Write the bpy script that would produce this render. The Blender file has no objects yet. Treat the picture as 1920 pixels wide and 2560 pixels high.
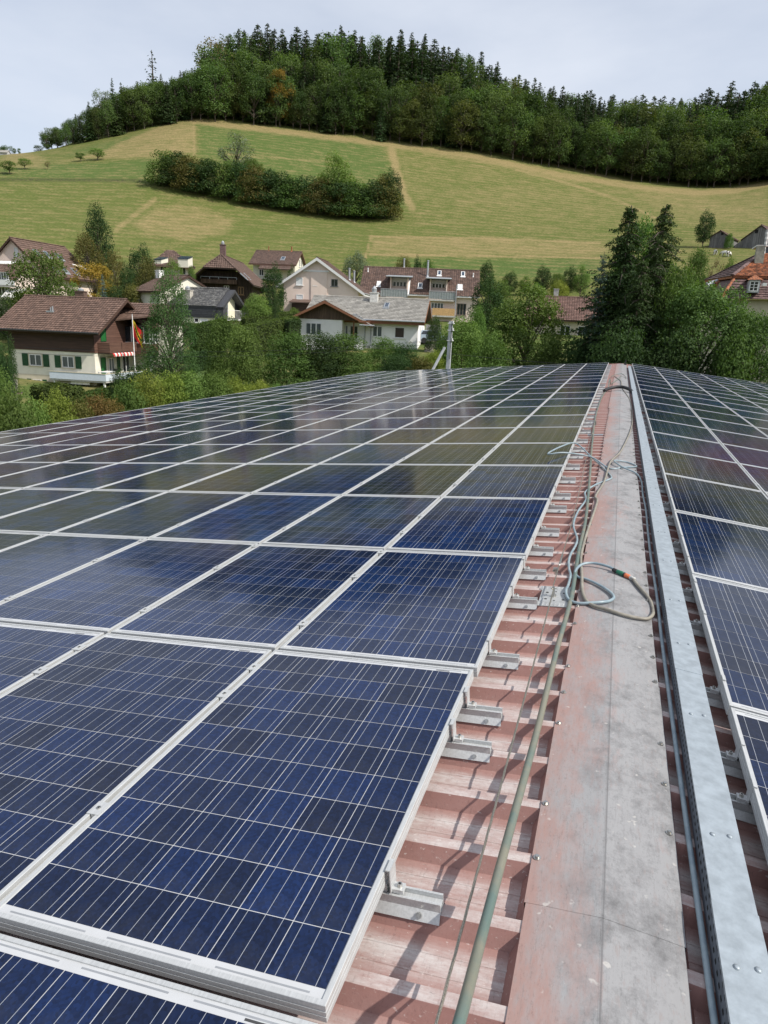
import bpy, bmesh, math, random
import numpy as np
from mathutils import Vector, Matrix

random.seed(7)
rng = np.random.default_rng(11)
SC = bpy.context.scene
COL = SC.collection
R = math.radians

# ------------------------------------------------------------------ camera
CAM = np.array([-0.13843, 0.0, 1.40104])
YAW, PIT, ROL, FPX = -0.3094717, -0.26820835, 0.04170056, 1739.93
_fw = np.array([math.sin(YAW) * math.cos(PIT), math.cos(YAW) * math.cos(PIT), math.sin(PIT)])
_r = np.cross(_fw, [0, 0, 1]); _r /= np.linalg.norm(_r)
_u = np.cross(_r, _fw)
RGT = _r * math.cos(ROL) + _u * math.sin(ROL)
UPV = -_r * math.sin(ROL) + _u * math.cos(ROL)
cam_data = bpy.data.cameras.new('camera')
cam = bpy.data.objects.new('camera', cam_data); COL.objects.link(cam)
cam_data.sensor_fit = 'VERTICAL'; cam_data.sensor_height = 36.0
cam_data.lens = 36.0 * FPX / 2560.0
cam_data.clip_start = 0.05; cam_data.clip_end = 12000
M = Matrix.Identity(4)
for i in range(3):
    M[i][0] = RGT[i]; M[i][1] = UPV[i]; M[i][2] = -_fw[i]; M[i][3] = CAM[i]
cam.matrix_world = M
SC.camera = cam

# ------------------------------------------------------------------ sky, sun, exposure
SUN_EL = R(47.0)
SUN_AZ = math.atan2(1.0, -0.15)          # clockwise from +Y
world = bpy.data.worlds.new('World'); SC.world = world
world.use_nodes = True
wn, wl = world.node_tree.nodes, world.node_tree.links
for n in list(wn): wn.remove(n)
wo = wn.new('ShaderNodeOutputWorld'); wb = wn.new('ShaderNodeBackground')
sky = wn.new('ShaderNodeTexSky'); sky.sky_type = 'NISHITA'; sky.sun_disc = False
sky.sun_elevation = SUN_EL; sky.sun_rotation = SUN_AZ
sky.altitude = 700; sky.air_density = 1.0; sky.dust_density = 2.2; sky.ozone_density = 1.0
# thin high cloud veil, the same all over the sky
wtc = wn.new('ShaderNodeTexCoord')
wmap = wn.new('ShaderNodeMapping'); wmap.inputs['Scale'].default_value = (1.0, 1.0, 3.0)
wnz = wn.new('ShaderNodeTexNoise'); wnz.inputs['Scale'].default_value = 1.6; wnz.inputs['Detail'].default_value = 6; wnz.inputs['Roughness'].default_value = .55
wmr = wn.new('ShaderNodeMapRange'); wmr.inputs[1].default_value = .3; wmr.inputs[2].default_value = .72
wmr.inputs[3].default_value = .40; wmr.inputs[4].default_value = .86
wmx = wn.new('ShaderNodeMix'); wmx.data_type = 'RGBA'
wmx.inputs[7].default_value = (6.3, 6.65, 7.35, 1)
wl.new(wtc.outputs['Generated'], wmap.inputs['Vector']); wl.new(wmap.outputs[0], wnz.inputs['Vector'])
wl.new(wnz.outputs['Fac'], wmr.inputs[0]); wl.new(wmr.outputs[0], wmx.inputs[0])
wl.new(sky.outputs[0], wmx.inputs[6]); wl.new(wmx.outputs[2], wb.inputs['Color'])
wb.inputs['Strength'].default_value = 0.108
wl.new(wb.outputs[0], wo.inputs[0])
sun_data = bpy.data.lights.new('sun', 'SUN'); sun_data.energy = 3.9; sun_data.angle = R(0.6)
sun_data.color = (1.0, 0.95, 0.87)
sun = bpy.data.objects.new('sun', sun_data); COL.objects.link(sun)
_sd = Vector((math.sin(SUN_AZ) * math.cos(SUN_EL), math.cos(SUN_AZ) * math.cos(SUN_EL), math.sin(SUN_EL)))
sun.rotation_euler = _sd.to_track_quat('Z', 'Y').to_euler()
sun.location = (30, -10, 60)
SC.view_settings.view_transform = 'Standard'; SC.view_settings.look = 'None'
SC.view_settings.exposure = 0.32; SC.view_settings.gamma = 1.0; SC.view_settings.use_curve_mapping = False
SC.cycles.max_bounces = 6; SC.cycles.diffuse_bounces = 3; SC.cycles.glossy_bounces = 3
SC.cycles.transparent_max_bounces = 6; SC.cycles.transmission_bounces = 3
SC.cycles.sample_clamp_indirect = 6

# ------------------------------------------------------------------ geometry of the view, used to survey the place
def ray(px, py):
    return _fw + RGT * ((px - 960) / FPX) - UPV * ((py - 1280) / FPX)
def at(px, py, d):
    """the point seen at a photo position, at horizontal distance d"""
    v = ray(px, py)
    return CAM + v * (d / math.hypot(v[0], v[1]))
def seen(p):
    q = np.asarray(p, float) - CAM; z = q @ _fw
    return 960 + FPX * (q @ RGT) / z, 1280 - FPX * (q @ UPV) / z, z

# ------------------------------------------------------------------ materials
MATS = {}
def nodes(name):
    m = bpy.data.materials.new(name); m.use_nodes = True
    nt = m.node_tree; b = nt.nodes['Principled BSDF']
    return m, nt, b
def lnk(nt, a, b): nt.links.new(a, b)
def pm(name, col, rough=.6, metal=0., var=.18, scale=6., col2=None, bump=0., bscale=60., detail=4., spec=.4, stretch=None, island=0., objrand=0., lo=.35, hi=.65):
    """base colour broken up by noise (col -> col2), optional relief, optional per-piece and per-object variation"""
    m, nt, b = nodes(name)
    N = nt.nodes
    tc = N.new('ShaderNodeTexCoord'); src = tc.outputs['Object']
    if stretch:
        mp = N.new('ShaderNodeMapping'); mp.inputs['Scale'].default_value = stretch
        lnk(nt, src, mp.inputs['Vector']); src = mp.outputs[0]
    nz = N.new('ShaderNodeTexNoise'); nz.inputs['Scale'].default_value = scale; nz.inputs['Detail'].default_value = detail
    nz.inputs['Roughness'].default_value = .6
    lnk(nt, src, nz.inputs['Vector'])
    mr = N.new('ShaderNodeMapRange'); mr.inputs[1].default_value = lo; mr.inputs[2].default_value = hi
    lnk(nt, nz.outputs['Fac'], mr.inputs[0])
    mx = N.new('ShaderNodeMix'); mx.data_type = 'RGBA'
    c = list(col)
    if col2 is None:
        c1 = [x * (1 - var) for x in c]; c2 = [min(1, x * (1 + var)) for x in c]
    else: c1, c2 = c, list(col2)
    mx.inputs[6].default_value = (*c1, 1); mx.inputs[7].default_value = (*c2, 1)
    lnk(nt, mr.outputs[0], mx.inputs[0])
    out = mx.outputs[2]
    if island or objrand:
        fac = None
        if island:
            g = N.new('ShaderNodeNewGeometry')
            r = N.new('ShaderNodeMapRange'); r.inputs[3].default_value = 1 - island; r.inputs[4].default_value = 1 + island
            lnk(nt, g.outputs['Random Per Island'], r.inputs[0]); fac = r.outputs[0]
        if objrand:
            oi = N.new('ShaderNodeObjectInfo')
            r2 = N.new('ShaderNodeMapRange'); r2.inputs[3].default_value = 1 - objrand; r2.inputs[4].default_value = 1 + objrand
            lnk(nt, oi.outputs['Random'], r2.inputs[0])
            if fac is None: fac = r2.outputs[0]
            else:
                mm = N.new('ShaderNodeMath'); mm.operation = 'MULTIPLY'
                lnk(nt, fac, mm.inputs[0]); lnk(nt, r2.outputs[0], mm.inputs[1]); fac = mm.outputs[0]
        hs = N.new('ShaderNodeHueSaturation'); lnk(nt, out, hs.inputs['Color']); lnk(nt, fac, hs.inputs['Value'])
        out = hs.outputs[0]
    lnk(nt, out, b.inputs['Base Color'])
    b.inputs['Roughness'].default_value = rough; b.inputs['Metallic'].default_value = metal
    b.inputs['Specular IOR Level'].default_value = spec
    if bump:
        n2 = N.new('ShaderNodeTexNoise'); n2.inputs['Scale'].default_value = bscale; n2.inputs['Detail'].default_value = 5
        lnk(nt, src, n2.inputs['Vector'])
        bp = N.new('ShaderNodeBump'); bp.inputs['Strength'].default_value = bump; bp.inputs['Distance'].default_value = .02
        lnk(nt, n2.outputs['Fac'], bp.inputs['Height']); lnk(nt, bp.outputs[0], b.inputs['Normal'])
    MATS[name] = m
    return m

# ------------------------------------------------------------------ mesh building
class MB:
    def __init__(s): s.v = []; s.f = []; s.m = []
    def add(s, vs, fs, m=0):
        k = len(s.v); s.v.extend([tuple(map(float, p)) for p in vs])
        for f in fs: s.f.append(tuple(k + i for i in f)); s.m.append(m)
    def quad(s, a, b, c, d, m=0): s.add([a, b, c, d], [(0, 1, 2, 3)], m)
    def poly(s, pts, m=0): s.add(pts, [tuple(range(len(pts)))], m)
    def box(s, x0, y0, z0, x1, y1, z1, m=0, T=None):
        vs = [(x0, y0, z0), (x1, y0, z0), (x1, y1, z0), (x0, y1, z0), (x0, y0, z1), (x1, y0, z1), (x1, y1, z1), (x0, y1, z1)]
        if T is not None: vs = [tuple(T @ Vector(p)) for p in vs]
        s.add(vs, [(0, 3, 2, 1), (4, 5, 6, 7), (0, 1, 5, 4), (1, 2, 6, 5), (2, 3, 7, 6), (3, 0, 4, 7)], m)
    def hexa(s, bot, top, m=0):
        n = len(bot); vs = list(bot) + list(top)
        fs = [tuple(range(n - 1, -1, -1)), tuple(range(n, 2 * n))] + [(i, (i + 1) % n, n + (i + 1) % n, n + i) for i in range(n)]
        s.add(vs, fs, m)
    def extrude(s, pts, vec, m=0):
        vec = np.array(vec, float); s.hexa([np.array(p, float) for p in pts], [np.array(p, float) + vec for p in pts], m)
    def tube(s, path, r, seg=8, m=0, cap=True):
        P = [np.array(p, float) for p in path]; n = len(P)
        rr = r if hasattr(r, '__len__') else [r] * n
        prev = None; vs = []
        for i in range(n):
            t = P[min(i + 1, n - 1)] - P[max(i - 1, 0)]; t = t / (np.linalg.norm(t) + 1e-9)
            if prev is None:
                a = np.array([0, 0, 1.]) if abs(t[2]) < .9 else np.array([1., 0, 0])
                prev = np.cross(t, a); prev /= np.linalg.norm(prev)
            prev = prev - t * (prev @ t); prev /= np.linalg.norm(prev) + 1e-9
            b = np.cross(t, prev)
            for k in range(seg):
                an = 2 * math.pi * k / seg
                vs.append(P[i] + rr[i] * (math.cos(an) * prev + math.sin(an) * b))
        fs = []
        for i in range(n - 1):
            for k in range(seg):
                a, b_ = i * seg + k, i * seg + (k + 1) % seg
                fs.append((a, b_, b_ + seg, a + seg))
        if cap: fs += [tuple(range(seg - 1, -1, -1)), tuple(range((n - 1) * seg, n * seg))]
        s.add(vs, fs, m)
    def cyl(s, p0, p1, r0, r1=None, seg=10, m=0): s.tube([p0, p1], [r0, r0 if r1 is None else r1], seg, m)
    def mesh(s, name, mats, smooth=False):
        me = bpy.data.meshes.new(name); me.from_pydata(s.v, [], s.f)
        for mt in (mats if isinstance(mats, (list, tuple)) else [mats]): me.materials.append(mt)
        if len(s.f): me.polygons.foreach_set('material_index', s.m)
        if smooth: me.polygons.foreach_set('use_smooth', [True] * len(s.f))
        me.update(); return me
    def build(s, name, mats, parent=None, smooth=False, loc=None):
        return put(name, s.mesh(name, mats, smooth), parent, loc)

def put(name, me, parent=None, loc=None, rot=None, scale=None):
    o = bpy.data.objects.new(name, me); COL.objects.link(o)
    if parent is not None: o.parent = parent
    if loc is not None: o.location = tuple(map(float, loc))
    if rot is not None: o.rotation_euler = rot
    if scale is not None: o.scale = scale
    return o
def tag(o, label=None, cat=None, group=None, kind=None):
    if label: o['label'] = label
    if cat: o['category'] = cat
    if group: o['group'] = group
    if kind: o['kind'] = kind
    return o
def thing(name, label, cat, loc=(0, 0, 0), rz=0., group=None):
    o = bpy.data.objects.new(name, None); COL.objects.link(o)
    o.location = tuple(map(float, loc)); o.rotation_euler = (0, 0, rz); o.empty_display_size = .2
    return tag(o, label, cat, group)
def np_mesh(name, V, F, mats, mi=None, smooth=False):
    """V (n,3), F (m,4) arrays"""
    me = bpy.data.meshes.new(name)
    V = np.asarray(V, np.float32); F = np.asarray(F, np.int32); k = F.shape[1]
    me.vertices.add(len(V)); me.vertices.foreach_set('co', V.ravel())
    me.loops.add(F.size); me.loops.foreach_set('vertex_index', F.ravel())
    me.polygons.add(len(F)); me.polygons.foreach_set('loop_start', np.arange(0, F.size, k, dtype=np.int32))
    me.polygons.foreach_set('loop_total', np.full(len(F), k, np.int32))
    me.polygons.foreach_set('use_smooth', np.full(len(F), bool(smooth)))
    for mt in (mats if isinstance(mats, (list, tuple)) else [mats]): me.materials.append(mt)
    if mi is not None: me.polygons.foreach_set('material_index', np.asarray(mi, np.int32))
    me.update(calc_edges=True); me.validate()
    return me
def smooth_path(pts, n=6):
    P = [np.array(p, float) for p in pts]; out = []
    for i in range(len(P) - 1):
        p0, p1, p2, p3 = P[max(i - 1, 0)], P[i], P[i + 1], P[min(i + 2, len(P) - 1)]
        for k in range(n):
            t = k / n
            out.append(.5 * (2 * p1 + (p2 - p0) * t + (2 * p0 - 5 * p1 + 4 * p2 - p3) * t * t + (3 * p1 - p0 - 3 * p2 + p3) * t ** 3))
    out.append(P[-1]); return out
ORD = ['', 'first', 'second', 'third', 'fourth', 'fifth', 'sixth', 'seventh', 'eighth', 'ninth', 'tenth', 'eleventh', 'twelfth', 'thirteenth', 'fourteenth',
       'fifteenth', 'sixteenth', 'seventeenth', 'eighteenth', 'nineteenth', 'twentieth', 'twenty-first', 'twenty-second', 'twenty-third', 'twenty-fourth']
# ------------------------------------------------------------------ terrain: one sheet out to the horizon
PXC = [-300, 0, 130, 300, 480, 700, 960, 1200, 1400, 1600, 1750, 1840, 1920, 2300]
AZC = [math.atan2(*(ray(px, 790)[:2])) for px in PXC]
TAB = {   # distance: ('z'|'p', value per column): height, or the photo row its ground is seen at
 0:   ('z', [-8.6] * 14), 34: ('z', [-8.6] * 14),
 45:  ('z', [-7.9, -7.8, -7.7, -7.2, -6.2, -5.2, -5.0, -4.9, -4.9, -5, -5, -5, -5, -5]),
 60:  ('z', [-7.2, -7.0, -6.9, -6.5, -5.6, -3.6, -3.0, -2.9, -2.9, -3, -3, -3, -3, -3]),
 80:  ('z', [-4.6, -4.6, -4.5, -4.2, -2.6, -1.6, -1.0, -.8, -.6, -.5, -.5, -.5, -.5, -.5]),
 105: ('z', [0, 0, 0, .6, 1.6, 2.2, 2.3, 2.2, 2.2, 2.2, 2.4, 2.4, 2.6, 2.6]),
 127: ('z', [7, 7, 7, 6.8, 6.6, 6.6, 6.4, 6.4, 6.4, 6.6, 7.5, 8, 8, 8]),
 152: ('p', [640, 640, 642, 648, 652, 658, 664, 678, 686, 672, 668, 668, 668, 668]),
 200: ('p', [520, 520, 520, 524, 532, 545, 560, 572, 585, 598, 604, 606, 606, 606]),
 250: ('p', [425, 425, 425, 420, 408, 425, 452, 476, 500, 520, 528, 528, 524, 500]),
 290: ('p', [400, 402, 392, 362, 325, 345, 378, 410, 448, 475, 485, 482, 468, 440]),
 312: ('p', [398, 396, 384, 345, 295, 320, 352, 386, 428, 460, 474, 467, 449, 420]),
 345: ('p', [404, 404, 398, 318, 262, 265, 300, 345, 385, 418, 430, 418, 400, 370]),
 382: ('p', [420, 420, 410, 320, 250, 196, 212, 262, 330, 378, 380, 358, 340, 320]),
 440: ('p', [520, 520, 480, 380, 300, 250, 250, 300, 370, 415, 420, 400, 380, 350]),
 560: ('p', [500, 500, 560, 600, 560, 560, 560, 560, 560, 560, 560, 560, 560, 560]),
 760: ('p', [352, 368, 400, 560, 640, 640, 640, 640, 640, 640, 640, 640, 640, 640]),
 1000: ('p', [420, 440, 480, 600, 680, 680, 680, 680, 680, 680, 680, 680, 680, 680]),
 6000: ('p', [792] * 14)}
_dk = sorted(TAB)
_zt = np.zeros((len(_dk), len(PXC)))
for i, d in enumerate(_dk):
    k, vals = TAB[d]
    for j, v in enumerate(vals): _zt[i, j] = v if k == 'z' else at(PXC[j], v, d)[2]
_az = np.concatenate([[-math.pi, AZC[0] - .6], AZC, [AZC[-1] + .6, math.pi]])
_flat = np.array([-8.6 if d <= 60 else -8 + min(60, (d - 60) * .12) for d in _dk])[:, None]
_zt = np.concatenate([_flat, _zt[:, :1] * .6 + _flat * .4, _zt, _zt[:, -1:] * .6 + _flat * .4, _flat], 1)
NA = 620
_af = np.linspace(-1.15, .62, NA - 60)
GAZ = np.unique(np.concatenate([_af, np.linspace(-math.pi, -1.16, 30), np.linspace(.63, math.pi, 30)]))
GD = np.unique(np.concatenate([np.linspace(2, 60, 25), np.linspace(60, 460, 270), np.linspace(462, 1000, 40), np.geomspace(1000, 6000, 12)]))
_tmp = np.array([np.interp(GAZ, _az, row) for row in _zt])
GZ = np.array([np.interp(GD, _dk, _tmp[:, j]) for j in range(len(GAZ))])      # (az, d)
def _blur(a, n, ax):
    for _ in range(n):
        s = [slice(None)] * 2; e = [slice(None)] * 2; c = [slice(None)] * 2
        s[ax] = slice(0, -2); e[ax] = slice(2, None); c[ax] = slice(1, -1)
        b = a.copy(); b[tuple(c)] = .25 * a[tuple(s)] + .5 * a[tuple(c)] + .25 * a[tuple(e)]; a = b
    return a
GZ = _blur(_blur(GZ, 14, 1), 160, 0)
def zg(x, y):
    dx, dy = x - CAM[0], y
    d = math.hypot(dx, dy); az = math.atan2(dx, dy)
    i = int(np.clip(np.searchsorted(GAZ, az) - 1, 0, len(GAZ) - 2)); j = int(np.clip(np.searchsorted(GD, d) - 1, 0, len(GD) - 2))
    u = np.clip((az - GAZ[i]) / (GAZ[i + 1] - GAZ[i]), 0, 1); v = np.clip((d - GD[j]) / (GD[j + 1] - GD[j]), 0, 1)
    return float((1 - u) * ((1 - v) * GZ[i, j] + v * GZ[i, j + 1]) + u * ((1 - v) * GZ[i + 1, j] + v * GZ[i + 1, j + 1]))
def on_ground(px, py, dmin=30, dmax=900):
    """where the line of sight through a photo position meets the terrain"""
    v = ray(px, py); k = 1 / math.hypot(v[0], v[1]); d = dmin
    while d < dmax:
        p = CAM + v * k * d
        if p[2] <= zg(p[0], p[1]): return p
        d += 1.0 if d > 100 else .3
    return CAM + v * k * dmax

_A, _D = np.meshgrid(GAZ, GD, indexing='ij')
_X = CAM[0] + np.sin(_A) * _D; _Y = np.cos(_A) * _D
na, nd = _A.shape
V = np.stack([_X, _Y, GZ], -1).reshape(-1, 3)
idx = np.arange(na * nd).reshape(na, nd)
F = np.stack([idx[:-1, :-1], idx[1:, :-1], idx[1:, 1:], idx[:-1, 1:]], -1).reshape(-1, 4)
# seam behind the viewer and the small hole under the roof
Fs = np.stack([idx[-1, :-1], idx[0, :-1], idx[0, 1:], idx[-1, 1:]], -1)
F = np.concatenate([F, Fs])
# where hay was cut, where the sward is dry, where tracks run: kept as two per-vertex weights of the sward
q = V - CAM; zc = q @ _fw; ok = zc > 1
PXV = np.where(ok, 960 + FPX * (q @ RGT) / np.maximum(zc, 1), -9999); PYV = np.where(ok, 1280 - FPX * (q @ UPV) / np.maximum(zc, 1), -9999)
def inpoly(x, y, poly):
    c = np.zeros(len(x), bool); n = len(poly)
    for i in range(n):
        x0, y0 = poly[i]; x1, y1 = poly[(i + 1) % n]
        if y0 == y1: continue
        t = ((y0 > y) != (y1 > y)) & (x < (x1 - x0) * (y - y0) / (y1 - y0) + x0); c ^= t
    return c
def nearline(x, y, pts, w):
    best = np.full(len(x), 1e9)
    for (x0, y0), (x1, y1) in zip(pts[:-1], pts[1:]):
        L = (x1 - x0) ** 2 + (y1 - y0) ** 2
        t = np.clip(((x - x0) * (x1 - x0) + (y - y0) * (y1 - y0)) / L, 0, 1)
        best = np.minimum(best, np.hypot(x - x0 - t * (x1 - x0), y - y0 - t * (y1 - y0)))
    return np.clip(1.5 - best / w, 0, 1)
dry = np.full(len(V), .12); lush = np.zeros(len(V)); bank = np.zeros(len(V))
far = (np.hypot(q[:, 0], q[:, 1]) > 118)
def zone(poly, val, soft=None):
    dry[far & inpoly(PXV, PYV, poly)] = val
zone([(975, 340), (1420, 425), (1760, 480), (1920, 450), (1920, 640), (1540, 680), (1500, 640), (1500, 600), (1040, 560), (1010, 500)], .30)
zone([(1500, 560), (1920, 600), (1920, 700), (1520, 690)], .26)
zone([(1750, 475), (1920, 450), (1920, 560), (1700, 560), (1560, 470)], .45)
zone([(484, 298), (488, 384), (380, 396), (205, 398), (120, 412), (250, 380), (395, 315)], .72)
zone([(930, 590), (1200, 596), (1470, 606), (1515, 618), (1500, 640), (1300, 640), (1100, 636), (925, 632)], .62)
zone([(395, 520), (440, 508), (520, 520), (585, 552), (570, 585), (470, 600), (370, 590), (330, 560)], .62)
zone([(0, 388), (60, 380), (120, 398), (100, 420), (0, 418)], .6)
dry = _blur(_blur(dry.reshape(na, nd), 3, 0), 3, 1).reshape(-1)
ln = lambda pts, w, val, arr=dry: arr.__setitem__(slice(None), np.where(far, np.maximum(arr, val * nearline(PXV, PYV, pts, w)), arr))
ln([(480, 302), (700, 328), (960, 360), (1200, 394), (1400, 437), (1600, 469), (1750, 484), (1840, 476), (1920, 460)], 8, .95)
ln([(978, 362), (985, 400), (995, 440), (1012, 490), (1032, 520)], 10, 1.0)
ln([(1290, 425), (1400, 452), (1520, 490), (1640, 545)], 4, .8)
ln([(1060, 385), (1250, 412), (1420, 450)], 3, .7)
ln([(928, 590), (912, 648)], 2.5, .9)
ln([(290, 575), (385, 500)], 7, .7)
ln([(560, 385), (700, 396), (850, 408)], 3, .5)
ln([(925, 592), (1200, 596), (1500, 608)], 3, .95); ln([(925, 636), (1200, 640), (1500, 645)], 3, .95)
ln([(1250, 380), (1560, 452), (1700, 500)], 4, .65)
ln([(485, 296), (488, 384)], 3, .9)
ln([(0, 449), (200, 450), (385, 452)], 4, 1.0, bank)
lushz = far & (inpoly(PXV, PYV, [(0, 420), (330, 400), (385, 396), (385, 450), (0, 447)]) | inpoly(PXV, PYV, [(490, 300), (960, 362), (1010, 520), (850, 480), (500, 390)]))
lush[lushz] = .75
lush[far & inpoly(PXV, PYV, [(920, 642), (1500, 648), (1500, 700), (900, 690)])] = .8
lush[far & inpoly(PXV, PYV, [(250, 384), (395, 318), (330, 340), (200, 372), (160, 392)])] = .6
lush = _blur(_blur(lush.reshape(na, nd), 3, 0), 3, 1).reshape(-1)
dry[~far] = .12; lush[~far] = .7
ground_me = np_mesh('ground', V, F, [], smooth=True)
rows_ = np.hypot(q[:, 0], q[:, 1]) + .10 * q[:, 0]
for nm, arr in (('dry', dry), ('lush', lush), ('bank', bank), ('rows', rows_)):
    a = ground_me.attributes.new(nm, 'FLOAT', 'POINT'); a.data.foreach_set('value', arr.astype(np.float32))
m, nt, b = nodes('meadow'); N = nt.nodes
tc = N.new('ShaderNodeTexCoord')
def NZ(scale, det=5, rough=.6, stretch=None):
    n = N.new('ShaderNodeTexNoise'); n.inputs['Scale'].default_value = scale; n.inputs['Detail'].default_value = det; n.inputs['Roughness'].default_value = rough
    if stretch:
        mp = N.new('ShaderNodeMapping'); mp.inputs['Scale'].default_value = stretch; lnk(nt, tc.outputs['Object'], mp.inputs['Vector']); lnk(nt, mp.outputs[0], n.inputs['Vector'])
    else: lnk(nt, tc.outputs['Object'], n.inputs['Vector'])
    return n.outputs['Fac']
def ATT(nm):
    a = N.new('ShaderNodeAttribute'); a.attribute_name = nm; return a.outputs['Fac']
def MATH(op, a, b_):
    n = N.new('ShaderNodeMath'); n.operation = op
    for k, x in enumerate((a, b_)):
        if hasattr(x, 'is_output'): lnk(nt, x, n.inputs[k])
        else: n.inputs[k].default_value = x
    return n.outputs[0]
def MIX(f, c1, c2):
    n = N.new('ShaderNodeMix'); n.data_type = 'RGBA'
    for k, x in ((0, f), (6, c1), (7, c2)):
        if hasattr(x, 'is_output'): lnk(nt, x, n.inputs[k])
        else: n.inputs[k].default_value = x if k == 0 else (*x, 1)
    return n.outputs[2]
big = NZ(.035, 4); mid = NZ(.25, 5, .65); fine = NZ(1.6, 4, .7); streak = NZ(.9, 5, .65, (.07, .9, .9)); blade = NZ(5, 3, .7)
tex = MATH('ADD', MATH('MULTIPLY', MATH('SUBTRACT', mid, .5), 1.9), MATH('MULTIPLY', MATH('SUBTRACT', fine, .5), 1.5))
tex = MATH('ADD', tex, MATH('MULTIPLY', MATH('SUBTRACT', streak, .5), 1.3))
tex = MATH('ADD', tex, MATH('MULTIPLY', MATH('SUBTRACT', big, .5), .7))
fac = MATH('ADD', ATT('dry'), MATH('MULTIPLY', tex, .85))
mow = MATH('MULTIPLY', MATH('SINE', MATH('ADD', MATH('MULTIPLY', ATT('rows'), 1.9), MATH('MULTIPLY', big, 9.)), 0.), MATH('MULTIPLY', mid, .26))
fac = MATH('ADD', fac, mow)
fc = N.new('ShaderNodeClamp'); lnk(nt, fac, fc.inputs[0])
green = MIX(ATT('lush'), (.098, .120, .030), (.070, .112, .028))
base = MIX(fc.outputs[0], green, (.245, .192, .088))
base = MIX(MATH('MULTIPLY', ATT('bank'), MATH('GREATER_THAN', fine, .48)), base, (.055, .06, .025))
hs = N.new('ShaderNodeHueSaturation'); lnk(nt, base, hs.inputs['Color'])
vr = N.new('ShaderNodeMapRange'); vr.inputs[1].default_value = .3; vr.inputs[2].default_value = .7; vr.inputs[3].default_value = .66; vr.inputs[4].default_value = 1.34
lnk(nt, MATH('ADD', MATH('MULTIPLY', blade, .5), MATH('MULTIPLY', fine, .5)), vr.inputs[0]); lnk(nt, vr.outputs[0], hs.inputs['Value'])
lnk(nt, hs.outputs[0], b.inputs['Base Color']); b.inputs['Roughness'].default_value = .95; b.inputs['Specular IOR Level'].default_value = .1
bp = N.new('ShaderNodeBump'); bp.inputs['Strength'].default_value = .5; bp.inputs['Distance'].default_value = .25
lnk(nt, MATH('ADD', fine, MATH('MULTIPLY', mid, 1.5)), bp.inputs['Height']); lnk(nt, bp.outputs[0], b.inputs['Normal'])
ground_me.materials.append(m)
ground = put('ground', ground_me); tag(ground, 'hillside meadows and village ground rising to the wooded hill', kind='structure')
# ------------------------------------------------------------------ the roof the viewer stands on
AR = R(5.51509); CA, SA = math.cos(AR), math.sin(AR)
def SL(s, y, h, side):
    k = -1 if side == 'L' else 1
    return np.array([k * (s * CA + h * SA), y, -s * SA + h * CA])
H_CREST, H_PAN, PITCH, Y_REF = -.106, -.152, .257, 1.283
Y0, Y1 = -3.0, 35.35

def metal_mat(name, col, rough, var=.12, scale=30, bump=.0, metal=1., stretch=None, bs=80):
    return pm(name, col, rough, metal, var, scale, bump=bump, bscale=bs, stretch=stretch, spec=.5)
alu = metal_mat('anodised_aluminium', (.52, .53, .53), .45, .10, 25, stretch=(6, .6, 6), metal=.3)
galv = metal_mat('galvanised_steel', (.34, .385, .42), .5, .14, 18, .05, metal=.35)
plate_m = metal_mat('zinc_plate_steel', (.40, .41, .41), .5, .14, 18, .05, metal=.3)
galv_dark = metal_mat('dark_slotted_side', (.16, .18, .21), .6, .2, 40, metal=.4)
steel = metal_mat('stainless_steel', (.5, .49, .46), .35, .15, 60)
hole_m = pm('punched_hole', (.012, .012, .012), .9)

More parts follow.
